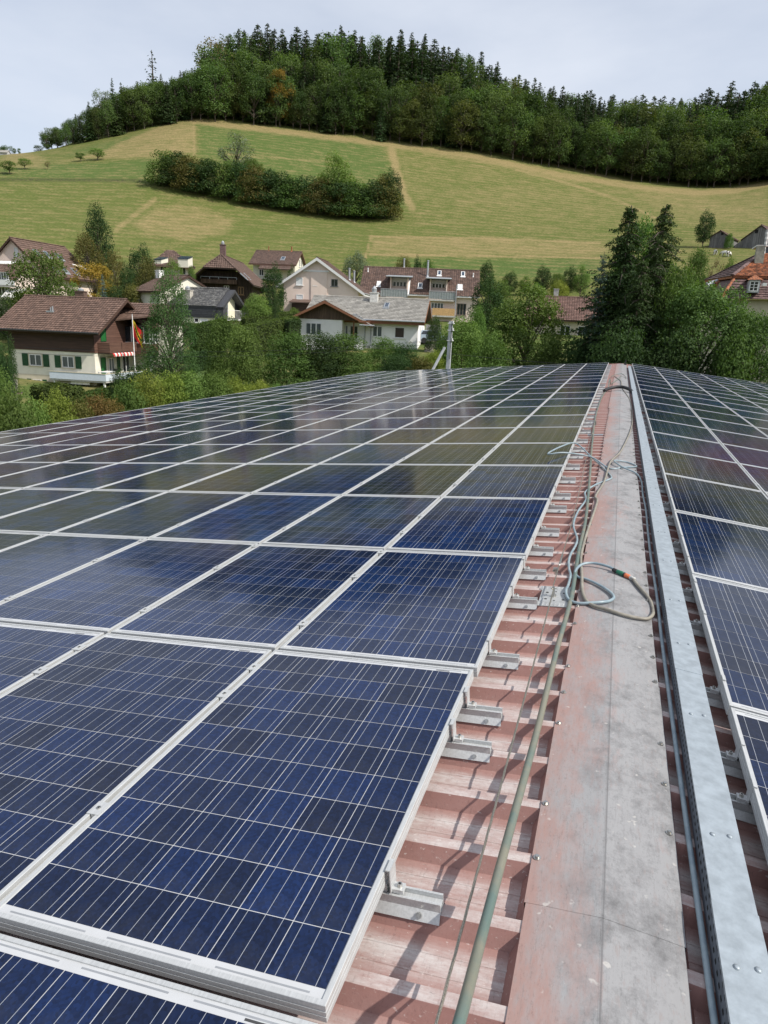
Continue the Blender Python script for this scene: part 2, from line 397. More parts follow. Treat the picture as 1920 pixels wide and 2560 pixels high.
# red coated sheet with chalky wear
def sheet_material(name, cap=False):
    m, nt, b = nodes(name); N = nt.nodes
    tc = N.new('ShaderNodeTexCoord')
    def noise(scale, stretch=(1, 1, 1), det=6, ro=.65, off=0):
        mp = N.new('ShaderNodeMapping'); mp.inputs['Scale'].default_value = stretch; mp.inputs['Location'].default_value = (off, off, off)
        n = N.new('ShaderNodeTexNoise'); n.inputs['Scale'].default_value = scale; n.inputs['Detail'].default_value = det; n.inputs['Roughness'].default_value = ro
        lnk(nt, tc.outputs['Object'], mp.inputs['Vector']); lnk(nt, mp.outputs[0], n.inputs['Vector']); return n.outputs['Fac']
    def mr(x, a, c, d=0., e=1.):
        n = N.new('ShaderNodeMapRange'); n.inputs[1].default_value = a; n.inputs[2].default_value = c; n.inputs[3].default_value = d; n.inputs[4].default_value = e
        lnk(nt, x, n.inputs[0]); return n.outputs[0]
    def mix(f, c1, c2):
        n = N.new('ShaderNodeMix'); n.data_type = 'RGBA'
        lnk(nt, f, n.inputs[0])
        for k, x in ((6, c1), (7, c2)):
            if hasattr(x, 'is_output'): lnk(nt, x, n.inputs[k])
            else: n.inputs[k].default_value = (*x, 1)
        return n.outputs[2]
    def mul(a, c, op='MULTIPLY'):
        n = N.new('ShaderNodeMath'); n.operation = op
        for k, x in enumerate((a, c)):
            if hasattr(x, 'is_output'): lnk(nt, x, n.inputs[k])
            else: n.inputs[k].default_value = x
        return n.outputs[0]
    wear = N.new('ShaderNodeAttribute'); wear.attribute_name = 'wear'
    red, pale = (.275, .140, .120), (.50, .465, .45)
    if cap:
        red, pale = (.295, .195, .175), (.265, .264, .268)
        f = mul(mr(noise(1.3, (1.6, .7, 1), 7, .7), .3, .7, -.45, .45), wear.outputs['Fac'], 'ADD')
        f = mul(f, mr(noise(9, (2.5, .6, 1), 6, .75, 4), .3, .7, -.35, .35), 'ADD')
        f = mr(f, .12, .82)
        c = mix(f, red, pale)
        c = mix(mul(mr(noise(4.5, (1, .8, 1), 7, .8, 9), .47, .66), mr(wear.outputs['Fac'], .25, .85)), c, (.135, .134, .136))
        c = mix(mul(mr(noise(55, (1.2, .35, 1), 3, .6, 2), .57, .72), .45), c, (.24, .2, .19))
        c = mix(mul(mr(noise(30, (1, 1, 1), 2, .5, 7), .70, .76), .55), c, (.5, .48, .45))
        c = mix(mul(mr(noise(26, (3.5, .22, 1), 5, .8, 21), .58, .70), .5), c, (.16, .15, .15))
        sx_ = N.new('ShaderNodeSeparateXYZ'); lnk(nt, tc.outputs['Object'], sx_.inputs[0])
        c = mix(mul(mr(mul(sx_.outputs[0], 0, 'ABSOLUTE'), .004, .001), .55), c, (.09, .088, .09))
    else:
        f = mul(wear.outputs['Fac'], mr(noise(7, (.6, 2.5, 1), 7, .75), .24, .58))
        f = mul(f, mr(noise(60, (.5, 1.6, 1), 4, .8, 3), .25, .55, .55, 1.05))
        c = mix(f, red, pale)
        c = mix(mul(mr(noise(90, (.6, 1, 1), 3, .7, 6), .63, .72), .6), c, (.62, .58, .55))
        c = mix(mul(mr(noise(70, (.4, 1.3, 1), 4, .75, 13), .66, .74), .75), c, (.10, .08, .08))
        c = mix(mul(mr(noise(3, (1, 1, 1), 4, .7, 5), .45, .7), .25), c, (.2, .1, .09))
    hv = N.new('ShaderNodeHueSaturation'); lnk(nt, c, hv.inputs['Color']); lnk(nt, mr(mul(noise(160, (1, .6, 1), 4, .8, 31), mul(noise(38, (2.6, .35, 1), 5, .8, 17), 1., 'MULTIPLY'), 'ADD'), .55, .95, .60, 1.08), hv.inputs['Value']); c = hv.outputs[0]
    lnk(nt, c, b.inputs['Base Color']); b.inputs['Roughness'].default_value = .62; b.inputs['Specular IOR Level'].default_value = .35
    bp = N.new('ShaderNodeBump'); bp.inputs['Strength'].default_value = .25; bp.inputs['Distance'].default_value = .004
    lnk(nt, noise(40, (1, .5, 1), 5), bp.inputs['Height']); lnk(nt, bp.outputs[0], b.inputs['Normal'])
    return m
sheet_m = sheet_material('red_coated_sheet'); cap_m = sheet_material('weathered_ridge_sheet', True)
wall_m = pm('workshop_wall', (.45, .42, .38), .85, var=.1, scale=2)
rubber = pm('black_rubber', (.02, .02, .022), .55, var=.3)

hall = thing('workshop_building', 'long workshop with a red trapezoidal sheet roof carrying the solar panels', 'building', (0, 0, 0))
SE = 12.95     # eaves distance along the slope
def wear_attr(me, w):
    a = me.attributes.new('wear', 'FLOAT', 'POINT'); a.data.foreach_set('value', np.asarray(w, np.float32))
def rib_profile():
    ys = []
    k0 = math.floor((Y0 - Y_REF) / PITCH)
    k1 = math.floor((Y1 - Y_REF) / PITCH)
    for k in range(k0, k1 + 1):
        c = Y_REF + k * PITCH
        for dy, h, w in ((-.046, 0, .12), (-.021, .98, .05), (-.020, 1, .85), (.020, 1, .85), (.021, .98, .05), (.046, 0, .12), (.072, 0, .42), (.0905, 0, .72), (.092, .05, .8), (.0965, .05, .8), (.098, 0, .8),
                         (.150, 0, 1.), (.1515, .05, 1.), (.156, .05, 1.), (.1575, 0, .85), (.187, 0, .30)):
            ys.append((c + dy, H_PAN + (H_CREST - H_PAN) * h, w))
    return ys
prof = rib_profile()
for side in 'LR':
    V = []; F = []; W = []
    ss = [.02, .30, .62, 1.2, SE] if side == 'L' else [.02, .30, .62, 1.2, SE]
    for s in ss:
        for y, h, w in prof: V.append(SL(s, y, h, side)); W.append(w)
    n = len(prof)
    for a in range(len(ss) - 1):
        for k in range(n - 1):
            i = a * n + k; q4 = (i, i + 1, i + n + 1, i + n)
            F.append(q4 if side == 'R' else q4[::-1])
    me = np_mesh('roof_sheet', V, F, [sheet_m]); wear_attr(me, W)
    put('roof_sheet', me, hall)
# walls under the roof, standing on the ground
mb = MB()
xw = SE * CA - .35
for sx in (-1, 1): mb.box(min(sx * xw, sx * (xw - .2)), Y0 + .4, -9.2, max(sx * xw, sx * (xw - .2)), Y1 - .3, -SE * SA - .12)
for yy in (Y0 + .4, Y1 - .5):
    mb.extrude([(-xw + .2, yy, -9.2), (xw - .2, yy, -9.2), (xw - .2, yy, -SE * SA - .14), (0, yy, -.24), (-xw + .2, yy, -SE * SA - .14)], (0, .2, 0))
mb.build('wall', wall_m, hall)
mb = MB()    # eaves gutter, verge strips
mb.tube([SL(SE + .06, Y0, -.2, 'L'), SL(SE + .06, Y1, -.2, 'L')], .07, 8); mb.tube([SL(SE + .06, Y0, -.2, 'R'), SL(SE + .06, Y1, -.2, 'R')], .07, 8)
mb.build('gutter', galv, hall)
mb = MB()
for side in 'LR':
    a, b_ = SL(0.03, Y1, -.10, side), SL(SE, Y1, -.10, side)
    mb.hexa([a + (0, -.12, 0), a + (0, .02, 0), b_ + (0, .02, 0), b_ + (0, -.12, 0)], [a + (0, -.12, .012), a + (0, .02, .012), b_ + (0, .02, .012), b_ + (0, -.12, .012)])
mb.build('verge_strip', sheet_m, hall)
# toothed filler closing the pans under the ridge sheet
mb = MB()
k0 = math.floor((Y0 - Y_REF) / PITCH)
for side in 'LR':
    for k in range(k0, int((Y1 - Y_REF) / PITCH)):
        c = Y_REF + k * PITCH
        a = [SL(.206, c + .021, H_CREST, side), SL(.238, c + .047, H_PAN, side), SL(.238, c + PITCH - .047, H_PAN, side), SL(.206, c + PITCH - .021, H_CREST, side)]
        mb.extrude(a, SL(-.004, 0, 0, side) - SL(0, 0, 0, side) + (0, 0, 0))
o = mb.build('profile_filler', sheet_m, hall); o['kind'] = 'stuff'
# ridge sheet in lapped lengths
seams = [Y0, -1.2, .55, 1.62, 2.98, 5.3, 7.6, 9.9, 12.4, 14.86, 17.3, 19.8, 22.3, 24.8, 27.3, 29.8, 32.3, Y1 + .05]
cap_objs = []
for k in range(len(seams) - 1):
    ya, yb = seams[k], seams[k + 1] + (.06 if k < len(seams) - 2 else 0)
    lift = .0012 + (.0009 if k % 2 else 0); ex = .004 if k % 2 else 0
    if ya > 14 : ex += .018
    ny = max(4, int((yb - ya) / .0643) + 1)
    sx = [(-(.213 + ex), -.021), (-(.2125 + ex), .0), (-.16, .001), (-.09, .0), (-.03, 0), (-.006, -.001), (0, -.0035), (.006, -.001), (.03, 0), (.10, 0), (.17, .001), (.2155 + ex, 0), (.216 + ex, -.021)]
    V = []; W = []
    for i in range(ny + 1):
        y = ya + (yb - ya) * i / ny
        ph = ((y - Y_REF) / PITCH) % 1.0
        wave = -.0016 * math.exp(-((ph - .5) / .22) ** 2)
        for x, dh in sx:
            side = 'L' if x < 0 else 'R'
            edge = min(1, abs(x) / .2)
            V.append(SL(abs(x), y, H_CREST + .003 + lift + dh + wave * edge, side))
            W.append(float(np.clip(.80 + x * 2.7 - 4.5 * max(0, x - .13), 0, 1)))
    n = len(sx); F = [(i * n + j, i * n + j + 1, (i + 1) * n + j + 1, (i + 1) * n + j) for i in range(ny) for j in range(n - 1)]
    me = np_mesh('ridge_sheet', V, F, [cap_m]); wear_attr(me, W)
    cap_objs.append((ya, yb, put('ridge_sheet', me, hall)))
# screws with washers holding the ridge sheet
mb = MB(); mb.cyl((0, 0, 0), (0, 0, .0025), .011, seg=12); mb.cyl((0, 0, .0025), (0, 0, .009), .0062, seg=6)
screw_me = mb.mesh('screw', steel)
for k in range(-4, 60):
    y = Y_REF + k * PITCH
    if y > 15: break
    for side in 'LR':
        if (k * 7 + (3 if side == 'R' else 1)) % 4 == 1 or k == 1: continue
        par = [c for c in cap_objs if c[0] <= y < c[1]][-1][2]
        s_ = .2015
        o = put('screw', screw_me, par, SL(s_, y, H_CREST + .006, side)); o.rotation_euler = (0, (-AR if side == 'L' else AR), random.random() * 3)
# short mounting rails on the crests, at the ends of the panel rows
mb = MB()      # local: x outward (towards the ridge) from the clamp, z up from the crest
mb.box(-.16, -.020, .001, .120, .020, .004); mb.box(-.16, -.020, .0045, .120, -.0168, .034); mb.box(-.16, .0130, .0045, .120, .0162, .034); mb.box(-.16, -.016, .0345, -.032, .016, .0595)
for sg in (-1, 1): mb.hexa([(-.16, sg * .0225, .004), (.120, sg * .0225, .004), (.120, sg * .0365, -.0195), (-.16, sg * .0365, -.0195)], [(-.16, sg * .0205, .0065), (.120, sg * .0205, .0065), (.120, sg * .0390, -.0180), (-.16, sg * .0390, -.0180)])
mb.box(-.16, -.0162, .018, .120, .0125, .0205); mb.box(-.16, -.0235, .0315, .120, -.0205, .034); mb.box(-.16, .0166, .0315, .120, .0196, .034)
rail_me = mb.mesh('mounting_rail', alu)
mb = MB(); mb.cyl((0, 0, 0), (0, 0, .003), .0085, seg=10); mb.cyl((0, 0, .003), (0, 0, .010), .0055, seg=6)
bolt_me = mb.mesh('bolt', steel)
mb = MB(); mb.box(-.0170, -.015, .0345, .014, .015, .047); mb.box(-.0202, -.024, .040, -.0172, .024, .1118); mb.box(-.031, -.024, .1085, -.0204, .024, .1118)
clamp_me = mb.mesh('end_clamp', alu)
mb = MB(); mb.cyl((.001, 0, .0471), (.001, 0, .057), .0072, seg=12); mb.cyl((.001, 0, .0571), (.001, 0, .0575), .004, seg=6, m=1)
cbolt_me = mb.mesh('clamp_bolt', [steel, hole_m])
ks = []; k = 1; alt = (3, 1, 2, 3, 2, 2, 2, 3, 2, 3, 3)
ks = [1, 4, 5, 7, 10, 12, 14, 16, 19, 21, 24, 27]
while Y_REF + ks[-1] * PITCH < 34: ks.append(ks[-1] + (3, 2, 3, 3)[len(ks) % 4] + (1 if len(ks) % 5 == 0 else 0))
ks = [-2, -4] + ks
for side, s0 in (('L', .548), ('R', .440)):
    for k in ks:
        y = Y_REF + k * PITCH
        if y < -.6 or y > 34.3: continue
        p = SL(s0, y, H_CREST + .0008, side)
        o = put('mounting_rail', rail_me, hall, p)
        o.rotation_euler = (0, -AR, 0) if side == 'L' else (Matrix.Rotation(AR, 3, 'Y') @ Matrix.Rotation(math.pi, 3, 'Z')).to_euler()
        if y < 13:
            b1 = put('bolt', bolt_me, o, (.062, (-.0315 if side == 'L' else .0315), -.0055), (R(60) if side == 'L' else R(-60), 0, 0)); c1 = put('end_clamp', clamp_me, o, (0, 0, 0)); c2 = put('clamp_bolt', cbolt_me, o, (0, 0, 0))

# ------------------------------------------------------------------ solar panels
PW, PL, PWP, PLP = .968, 1.6555, .98994, 1.675
YL0, YR0, SL0, SR0 = 1.09518, 4.50987, .5581, .4493
m, nt, b = nodes('solar_cell_silicon'); N = nt.nodes; cell_m = m
uv = N.new('ShaderNodeUVMap'); uv.uv_map = 'cell'
sep = N.new('ShaderNodeSeparateXYZ'); lnk(nt, uv.outputs[0], sep.inputs[0])
idm = N.new('ShaderNodeUVMap'); idm.uv_map = 'index'
def MA(op, a, c=None, nt=nt, N=N):
    n = N.new('ShaderNodeMath'); n.operation = op
    for k, x in enumerate((a, c)):
        if x is None: continue
        if hasattr(x, 'is_output'): lnk(nt, x, n.inputs[k])
        else: n.inputs[k].default_value = x
    return n.outputs[0]
fr = MA('FRACT', MA('MULTIPLY', sep.outputs[0], 3.0))
busbar = MA('LESS_THAN', MA('ABSOLUTE', MA('SUBTRACT', fr, .5)), .0145)
oi = N.new('ShaderNodeObjectInfo')
cmb = N.new('ShaderNodeVectorMath'); cmb.operation = 'ADD'
sc_ = N.new('ShaderNodeVectorMath'); sc_.operation = 'SCALE'; sc_.inputs[0].default_value = (37.1, 91.7, 13.3); lnk(nt, oi.outputs['Random'], sc_.inputs['Scale'])
lnk(nt, idm.outputs[0], cmb.inputs[0]); lnk(nt, sc_.outputs[0], cmb.inputs[1])
wnz_ = N.new('ShaderNodeTexWhiteNoise'); wnz_.noise_dimensions = '3D'; lnk(nt, cmb.outputs[0], wnz_.inputs['Vector'])
tint = N.new('ShaderNodeAttribute'); tint.attribute_type = 'OBJECT'; tint.attribute_name = 'tint'
rampf = MA('ADD', MA('MULTIPLY', wnz_.outputs['Value'], .42), MA('MULTIPLY', tint.outputs['Fac'], .5))
cr = N.new('ShaderNodeValToRGB'); e = cr.color_ramp.elements
e[0].position = .06; e[0].color = (.0056, .0088, .024, 1); e[1].position = .92; e[1].color = (.0062, .029, .115, 1)
for p_, c_ in ((.30, (.0042, .0105, .037, 1)), (.62, (.0048, .0165, .066, 1))):
    x = cr.color_ramp.elements.new(p_); x.color = c_
lnk(nt, rampf, cr.inputs[0])
tc = N.new('ShaderNodeTexCoord')
vo = N.new('ShaderNodeTexVoronoi'); vo.inputs['Scale'].default_value = 110; lnk(nt, tc.outputs['Object'], vo.inputs['Vector'])
hs = N.new('ShaderNodeHueSaturation'); lnk(nt, cr.outputs[0], hs.inputs['Color'])
gr = N.new('ShaderNodeMapRange'); gr.inputs[3].default_value = .72; gr.inputs[4].default_value = 1.3
sepc = N.new('ShaderNodeSeparateColor'); lnk(nt, vo.outputs['Color'], sepc.inputs[0]); lnk(nt, sepc.outputs[0], gr.inputs[0]); lnk(nt, gr.outputs[0], hs.inputs['Value'])
dn = N.new('ShaderNodeTexNoise'); dn.inputs['Scale'].default_value = 3.2; dn.inputs['Detail'].default_value = 8; dn.inputs['Roughness'].default_value = .75; lnk(nt, tc.outputs['Object'], dn.inputs['Vector'])
dm = N.new('ShaderNodeMapRange'); dm.inputs[1].default_value = .5; dm.inputs[2].default_value = .8; dm.inputs[3].default_value = .0; dm.inputs[4].default_value = .05; lnk(nt, dn.outputs['Fac'], dm.inputs[0])
mx1 = N.new('ShaderNodeMix'); mx1.data_type = 'RGBA'; lnk(nt, dm.outputs[0], mx1.inputs[0]); lnk(nt, hs.outputs[0], mx1.inputs[6]); mx1.inputs[7].default_value = (.45, .45, .42, 1)
mx2 = N.new('ShaderNodeMix'); mx2.data_type = 'RGBA'; lnk(nt, busbar, mx2.inputs[0]); 
sp_ = N.new('ShaderNodeTexNoise'); sp_.inputs['Scale'].default_value = 16; sp_.inputs['Detail'].default_value = 2; sp_.inputs['Roughness'].default_value = .4; lnk(nt, tc.outputs['Object'], sp_.inputs['Vector'])
sm_ = N.new('ShaderNodeMapRange'); sm_.inputs[1].default_value = .74; sm_.inputs[2].default_value = .80; sm_.inputs[4].default_value = .35; lnk(nt, sp_.outputs['Fac'], sm_.inputs[0])
mx3 = N.new('ShaderNodeMix'); mx3.data_type = 'RGBA'; lnk(nt, sm_.outputs[0], mx3.inputs[0]); lnk(nt, mx1.outputs[2], mx3.inputs[6]); mx3.inputs[7].default_value = (.5, .5, .47, 1)
lnk(nt, mx3.outputs[2], mx2.inputs[6]); mx2.inputs[7].default_value = (.34, .36, .39, 1)
lnk(nt, mx2.outputs[2], b.inputs['Base Color'])
b.inputs['Roughness'].default_value = .10; b.inputs['IOR'].default_value = 1.33; b.inputs['Specular IOR Level'].default_value = .5
backsheet = pm('white_backsheet_glass', (.50, .51, .52), .12, var=.04, scale=8, spec=.5)
ribbon_m = pm('tinned_ribbon', (.40, .41, .42), .25, .5, .1)
print_m = pm('printed_code', (.05, .05, .05), .3)

# frame profile swept round the panel, local origin at the panel's ridge-side near corner: x down slope, y along ridge
prof_f = [(.0135, -.004), (.0135, 0), (.0012, 0), (0, -.0012), (0, -.0145), (.0014, -.0150), (.0014, -.0182), (0, -.0187), (0, -.0290), (.0014, -.0295), (.0014, -.0320), (0, -.0325), (0, -.046), (.028, -.046)]
V = []; F = []
for o_, z in prof_f: V += [(o_, o_, z), (PW - o_, o_, z), (PW - o_, PL - o_, z), (o_, PL - o_, z)]
for k in range(len(prof_f) - 1):
    for c in range(4): F.append((k * 4 + c, k * 4 + (c + 1) % 4, k * 4 + 4 + (c + 1) % 4, k * 4 + 4 + c))
frame_L = np_mesh('solar_panel', V, F, [alu])
frame_me = frame_L
def cell_grid():
    px_, py_ = .1560, .1575; x0 = (PW - 6 * px_) / 2; y0 = (PL - 10 * py_) / 2
    return [(x0 + px_ * (i + .5), y0 + py_ * (j + .5), i, j) for j in range(10) for i in range(6)]
CS = .0768
def uvmesh(name, cells, joined):
    V = []; F = []; U = []; I = []
    for n_, (cx, cy, i, j) in enumerate(cells):
        V += [(cx - CS, cy - CS - .0006, 0), (cx + CS, cy - CS - .0006, 0), (cx + CS, cy + CS + .0006, 0), (cx - CS, cy + CS + .0006, 0)]
        F.append(tuple(range(4 * n_, 4 * n_ + 4))); U += [0, 0, 1, 0, 1, 1, 0, 1]; I += [i + .5, j + .5] * 4
    me = np_mesh(name, V, F, [cell_m])
    for nm, dat in (('cell', U), ('index', I)):
        l = me.uv_layers.new(name=nm); l.data.foreach_set('uv', dat)
    return me
cells_me = uvmesh('solar_cells', cell_grid(), True)
cell_me = uvmesh('solar_cell', [(0, 0, 0, 0)], False)
mb = MB()
mb.box(.004, .004, -.010, PW - .004, PL - .004, -.0040)
lam_far = mb.mesh('laminate', backsheet)
for i in range(3):      # cross ribbons at both ends, in the white margin
    for yy in (.0225, PL - .0265):
        x0 = .05 + i * .312; mb.box(x0, yy, -.0040, x0 + .245, yy + .005, -.0037, 1)
mb.box(PW - .16, PL - .036, -.0040, PW - .10, PL - .0295, -.0037, 2)
lam_near = mb.mesh('laminate', [backsheet, ribbon_m, print_m])
mb = MB(); mb.box(-.034, -.03, .0006, .012, .03, .0040); mb.box(-.0165, -.03, -.040, -.0055, .03, .0004)
mb.cyl((-.011, 0, .0040), (-.011, 0, .0072), .0075, seg=12, m=1); mb.cyl((-.011, 0, .00721), (-.011, 0, .0074), .004, seg=6, m=2)
mid_clamp_me = mb.mesh('panel_clamp', [alu, steel, hole_m])

def place_panel(side, i, j):
    y = (YL0 if side == 'L' else YR0) + i * PLP + .0098
    s = (SL0 if side == 'L' else SR0) + j * PWP + .0109
    jx, jy, jz = rng.normal(0, .0018), rng.normal(0, .0012), rng.normal(0, .0007)
    if side == 'L' and i == 0: jx += .012
    if side == 'L' and i == -1: jx += .012
    if side == 'L' and i == -1: y -= .024
    c = SL(s + PW / 2, y + PL / 2, 0, side); d = np.linalg.norm(c - CAM)
    sx, sy, sz = seen(c)
    slope = 'left' if side == 'L' else 'right'
    row = i + 2 if side == 'L' else i + 4
    lab = '%s-slope solar panel, %s row from the front, %s column from the ridge' % (slope, ORD[row], ORD[j + 1])
    p = put('solar_panel', frame_me, None)
    tag(p, lab, 'solar panel', 'solar panels on the %s roof slope' % slope)
    Rm = Matrix(((-CA, 0, -SA), (0, 1, 0), (-SA, 0, CA))) if side == 'L' else Matrix(((CA, 0, SA), (0, 1, 0), (-SA, 0, CA)))
    # left slope is laid mirror-wise: turn the panel half a turn instead of mirroring it
    if side == 'L':
        Rm = Matrix(((CA, 0, -SA), (0, 1, 0), (SA, 0, CA)))
        org = SL(s + PW + jx, y + jy, jz, 'L')
    else: org = SL(s + jx, y + jy, jz, 'R')
    tilt = Matrix.Rotation(rng.normal(0, .0009), 3, 'X') @ Matrix.Rotation(rng.normal(0, .0011), 3, 'Y')
    M4 = (Rm @ tilt).to_4x4(); M4.translation = Vector(org); p.matrix_world = M4
    tint_v = float(np.clip(rng.normal(.5, .34), 0, 1))
    near = d < 6.6 and sz > .2
    lam = put('laminate', lam_near if d < 8 else lam_far, p); lam['tint'] = tint_v
    if near and -150 < sx < 2100 or (side == 'L' and i == -1 and j < 2):
        for cx, cy, a, b_ in cell_grid():
            c_ = put('solar_cell', cell_me, lam, (cx, cy, -.0034)); c_['tint'] = tint_v
    else:
        c_ = put('solar_cells', cells_me, lam, (0, 0, -.0034)); c_['tint'] = tint_v; c_['kind'] = 'stuff'
    if d < 12:
        for k in ks:
            yy = Y_REF + k * PITCH - y
            if .06 < yy < PL - .06:
                if side == 'L' and j > 0: put('panel_clamp', mid_clamp_me, p, (PW + .0219, yy, 0))
                elif side == 'R' and j > 0: put('panel_clamp', mid_clamp_me, p, (0, yy, 0))
    return p
n_pan = 0
for side, rows, cols in (('L', range(-1, 20), range(12)), ('R', range(-3, 18), range(12))):
    for i in rows:
        for j in cols:
            y = (YL0 if side == 'L' else YR0) + i * PLP; s = (SL0 if side == 'L' else SR0) + j * PWP
            vis = False
            for dy in (0, PL):
                for ds in (0, PW):
                    a, b_, z = seen(SL(s + ds, y + dy, 0, side))
                    if z > .3 and -170 < a < 2090 and -200 < b_ < 2760: vis = True
            if side == 'R' and j < 4 and y < 14: vis = True      # the neighbours just outside the frame carry the array on
            if vis: place_panel(side, i, j); n_pan += 1
print('PANELS', n_pan)
# ------------------------------------------------------------------ things lying along the ridge
# cable tray with slotted sides and a screwed lid
tray = thing('cable_tray', 'long galvanised cable tray with slotted side running right of the ridge', 'cable tray')
TS0, TS1, TB, TT = .278, .384, H_CREST + .002, -.030
mb = MB()
def strip(s0, h0, s1, h1, ya, yb, m=0, t=None): mb.quad(SL(s0, ya, h0, 'R'), SL(s1, ya, h1, 'R'), SL(s1, yb, h1, 'R'), SL(s0, yb, h0, 'R'), m)
def rbox(s0, s1, y0, y1, h0, h1, m=0):
    mb.hexa([SL(s0, y0, h0, 'R'), SL(s1, y0, h0, 'R'), SL(s1, y1, h0, 'R'), SL(s0, y1, h0, 'R')], [SL(s0, y0, h1, 'R'), SL(s1, y0, h1, 'R'), SL(s1, y1, h1, 'R'), SL(s0, y1, h1, 'R')], m)
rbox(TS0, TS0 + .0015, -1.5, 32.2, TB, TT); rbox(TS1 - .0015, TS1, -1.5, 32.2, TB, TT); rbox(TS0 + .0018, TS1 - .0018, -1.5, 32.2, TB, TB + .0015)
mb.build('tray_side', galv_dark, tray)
mb = MB()
y = -1.0
while y < 13:
    for r_, hh in ((0, -.052), (1, -.078)):
        yy = y + .0175 * r_
        mb.quad(SL(TS0 - .0008, yy, hh, 'R'), SL(TS0 - .0008, yy + .016, hh, 'R'), SL(TS0 - .0008, yy + .016, hh + .008, 'R'), SL(TS0 - .0008, yy, hh + .008, 'R'))
    y += .035
o = mb.build('slot', hole_m, tray); o['kind'] = 'stuff'
lid_y = [-1.5, .52, 1.72, 3.12, 3.72, 4.45, 6.05, 7.6, 9.6, 11.6, 13.6, 15.6, 17.6, 19.6, 21.6, 23.6, 25.6, 27.6, 29.6, 32.2]
mb = MB(); mb.cyl((0, 0, 0), (0, 0, .002), .0085, seg=14); mb.tube([(0, 0, .002), (0, 0, .0035), (0, 0, .0045)], [.0075, .006, .002], 12)
lb_me = mb.mesh('lid_bolt', galv, True)
for k in range(len(lid_y) - 1):
    ya, yb = lid_y[k], lid_y[k + 1] + .012
    mb = MB(); e = .0015 * (k % 2)
    rbox(TS0 - .004 - e, TS1 + .004 + e, ya, yb, TT + .001 + e, TT + .0025 + e)
    rbox(TS0 - .004 - e, TS0 - .0025 - e, ya, yb, TT - .005, TT + .001 + e); rbox(TS1 + .0025 + e, TS1 + .004 + e, ya, yb, TT - .012, TT + .001 + e)
    l = mb.build('tray_lid', galv, tray)
    y = ya + .3
    while y < min(yb - .1, 16):
        for s in (TS0 + .030, TS1 - .026):
            b_ = put('lid_bolt', lb_me, l, SL(s, y + (s - .33) * .3, TT + .0026 + e, 'R')); b_.rotation_euler = (0, AR, 0)
        y += .72
def stripe_hose(name, c1, c2, rough=.45, thr=.5, scale=14):
    return pm(name, c1, rough, var=.2, scale=scale, col2=c2, lo=thr - .1, hi=thr + .1, spec=.45)
hose_grey = stripe_hose('faded_green_hose', (.105, .150, .135), (.19, .185, .145), .4, .5, 5)
hose_blue = stripe_hose('grey_blue_hose', (.21, .28, .32), (.29, .36, .39), .35)
hose_beige = stripe_hose('dirty_beige_hose', (.22, .20, .165), (.29, .27, .225), .5)
rope_m = metal_mat('wire_rope_steel', (.40, .37, .31), .45, .3, 300)
blue_line = pm('blue_line', (.05, .22, .42), .5)
def laid(pts, lift=0.):
    """points (x, y[, height above the sheets]) -> world points resting on cap or sheets"""
    out = []
    for p in pts:
        x, y = p[0], p[1]; side = 'L' if x < 0 else 'R'; s = abs(x) / CA
        base = H_CREST + .0075 if s < .218 else H_CREST
        h = (p[2] if len(p) > 2 else 0) + lift + base
        out.append(SL(s, y, h, side))
    return out
def hose(name, label, pts, r, mat, cat='hose', seg=10, n=6):
    mb = MB(); mb.tube(smooth_path(pts, n), r, seg)
    return tag(mb.build(name, mat, None, True), label, cat)
# the thick hose: lifted towards the viewer in front, then lying along the ridge sheet's left edge
front = [at(1085, 2760, .92), at(1147, 2560, 1.06), at(1207, 2330, 1.36), at(1268, 2100, 1.74)]
pts = front + laid([(-.273, 2.448, .030), (-.269, 2.838, .022), (-.262, 3.309, .016), (-.250, 3.70, .012), (-.244, 4.1, .012), (-.253, 4.9, .012), (-.25, 5.9, .012), (-.297, 7.8, .012), (-.361, 10.1, .012), (-.428, 13.6, .012), (-.422, 17.3, .012), (-.335, 20.2, .02), (-.32, 20.9, .16), (-.30, 21.4, .16), (-.28, 21.6, .03), (-.1, 23.6, .012), (.02, 25.4, .012)])
hose('garden_hose', 'long faded green hose rising to the viewer beside the ridge sheet', pts, .0130, hose_grey)
loop = [(-.303, 4.838), (-.306, 4.658), (-.292, 4.493), (-.275, 4.37), (-.276, 4.192), (-.281, 4.052, .012), (-.265, 3.95, .008), (-.236, 3.898, .004), (-.187, 3.871), (-.133, 3.873, .006), (-.075, 3.896, .006), (-.034, 3.937), (-.010, 3.992), (-.019, 4.054),
        (-.055, 4.134), (-.111, 4.221), (-.173, 4.29), (-.223, 4.341), (-.247, 4.39, .006), (-.243, 4.478, .012), (-.21, 4.548, .014), (-.153, 4.582, .014), (-.084, 4.561, .012), (-.026, 4.522, .006), (.004, 4.481, .004)]
tailb = [(-.28, 5.18), (-.335, 5.61), (-.327, 6.07), (-.281, 6.54), (-.303, 6.86), (-.219, 7.23), (-.094, 7.47), (-.075, 7.63), (-.153, 8.06), (-.323, 8.70, .04), (-.514, 8.98, .16), (-.66, 8.75, .165), (-.789, 8.23, .15), (-.60, 8.26, .16), (-.314, 8.50, .07), (-.106, 8.11), (.071, 8.24), (.215, 8.46), (.106, 8.62), (-.055, 8.50, .02),
         (.05, 8.18, .012), (.20, 8.02), (.25, 7.66), (.248, 7.0), (.258, 6.4), (.252, 5.65), (.25, 5.04), (.256, 4.28), (.253, 3.6), (.254, 3.0), (.256, 2.4), (.259, 1.9), (.262, 1.45), (.264, .6), (.265, -.8)]
hose('garden_hose', 'grey blue hose looping over the ridge into the green connector', laid(list(reversed(tailb)) + loop, .0095), .0088, hose_blue, n=5)
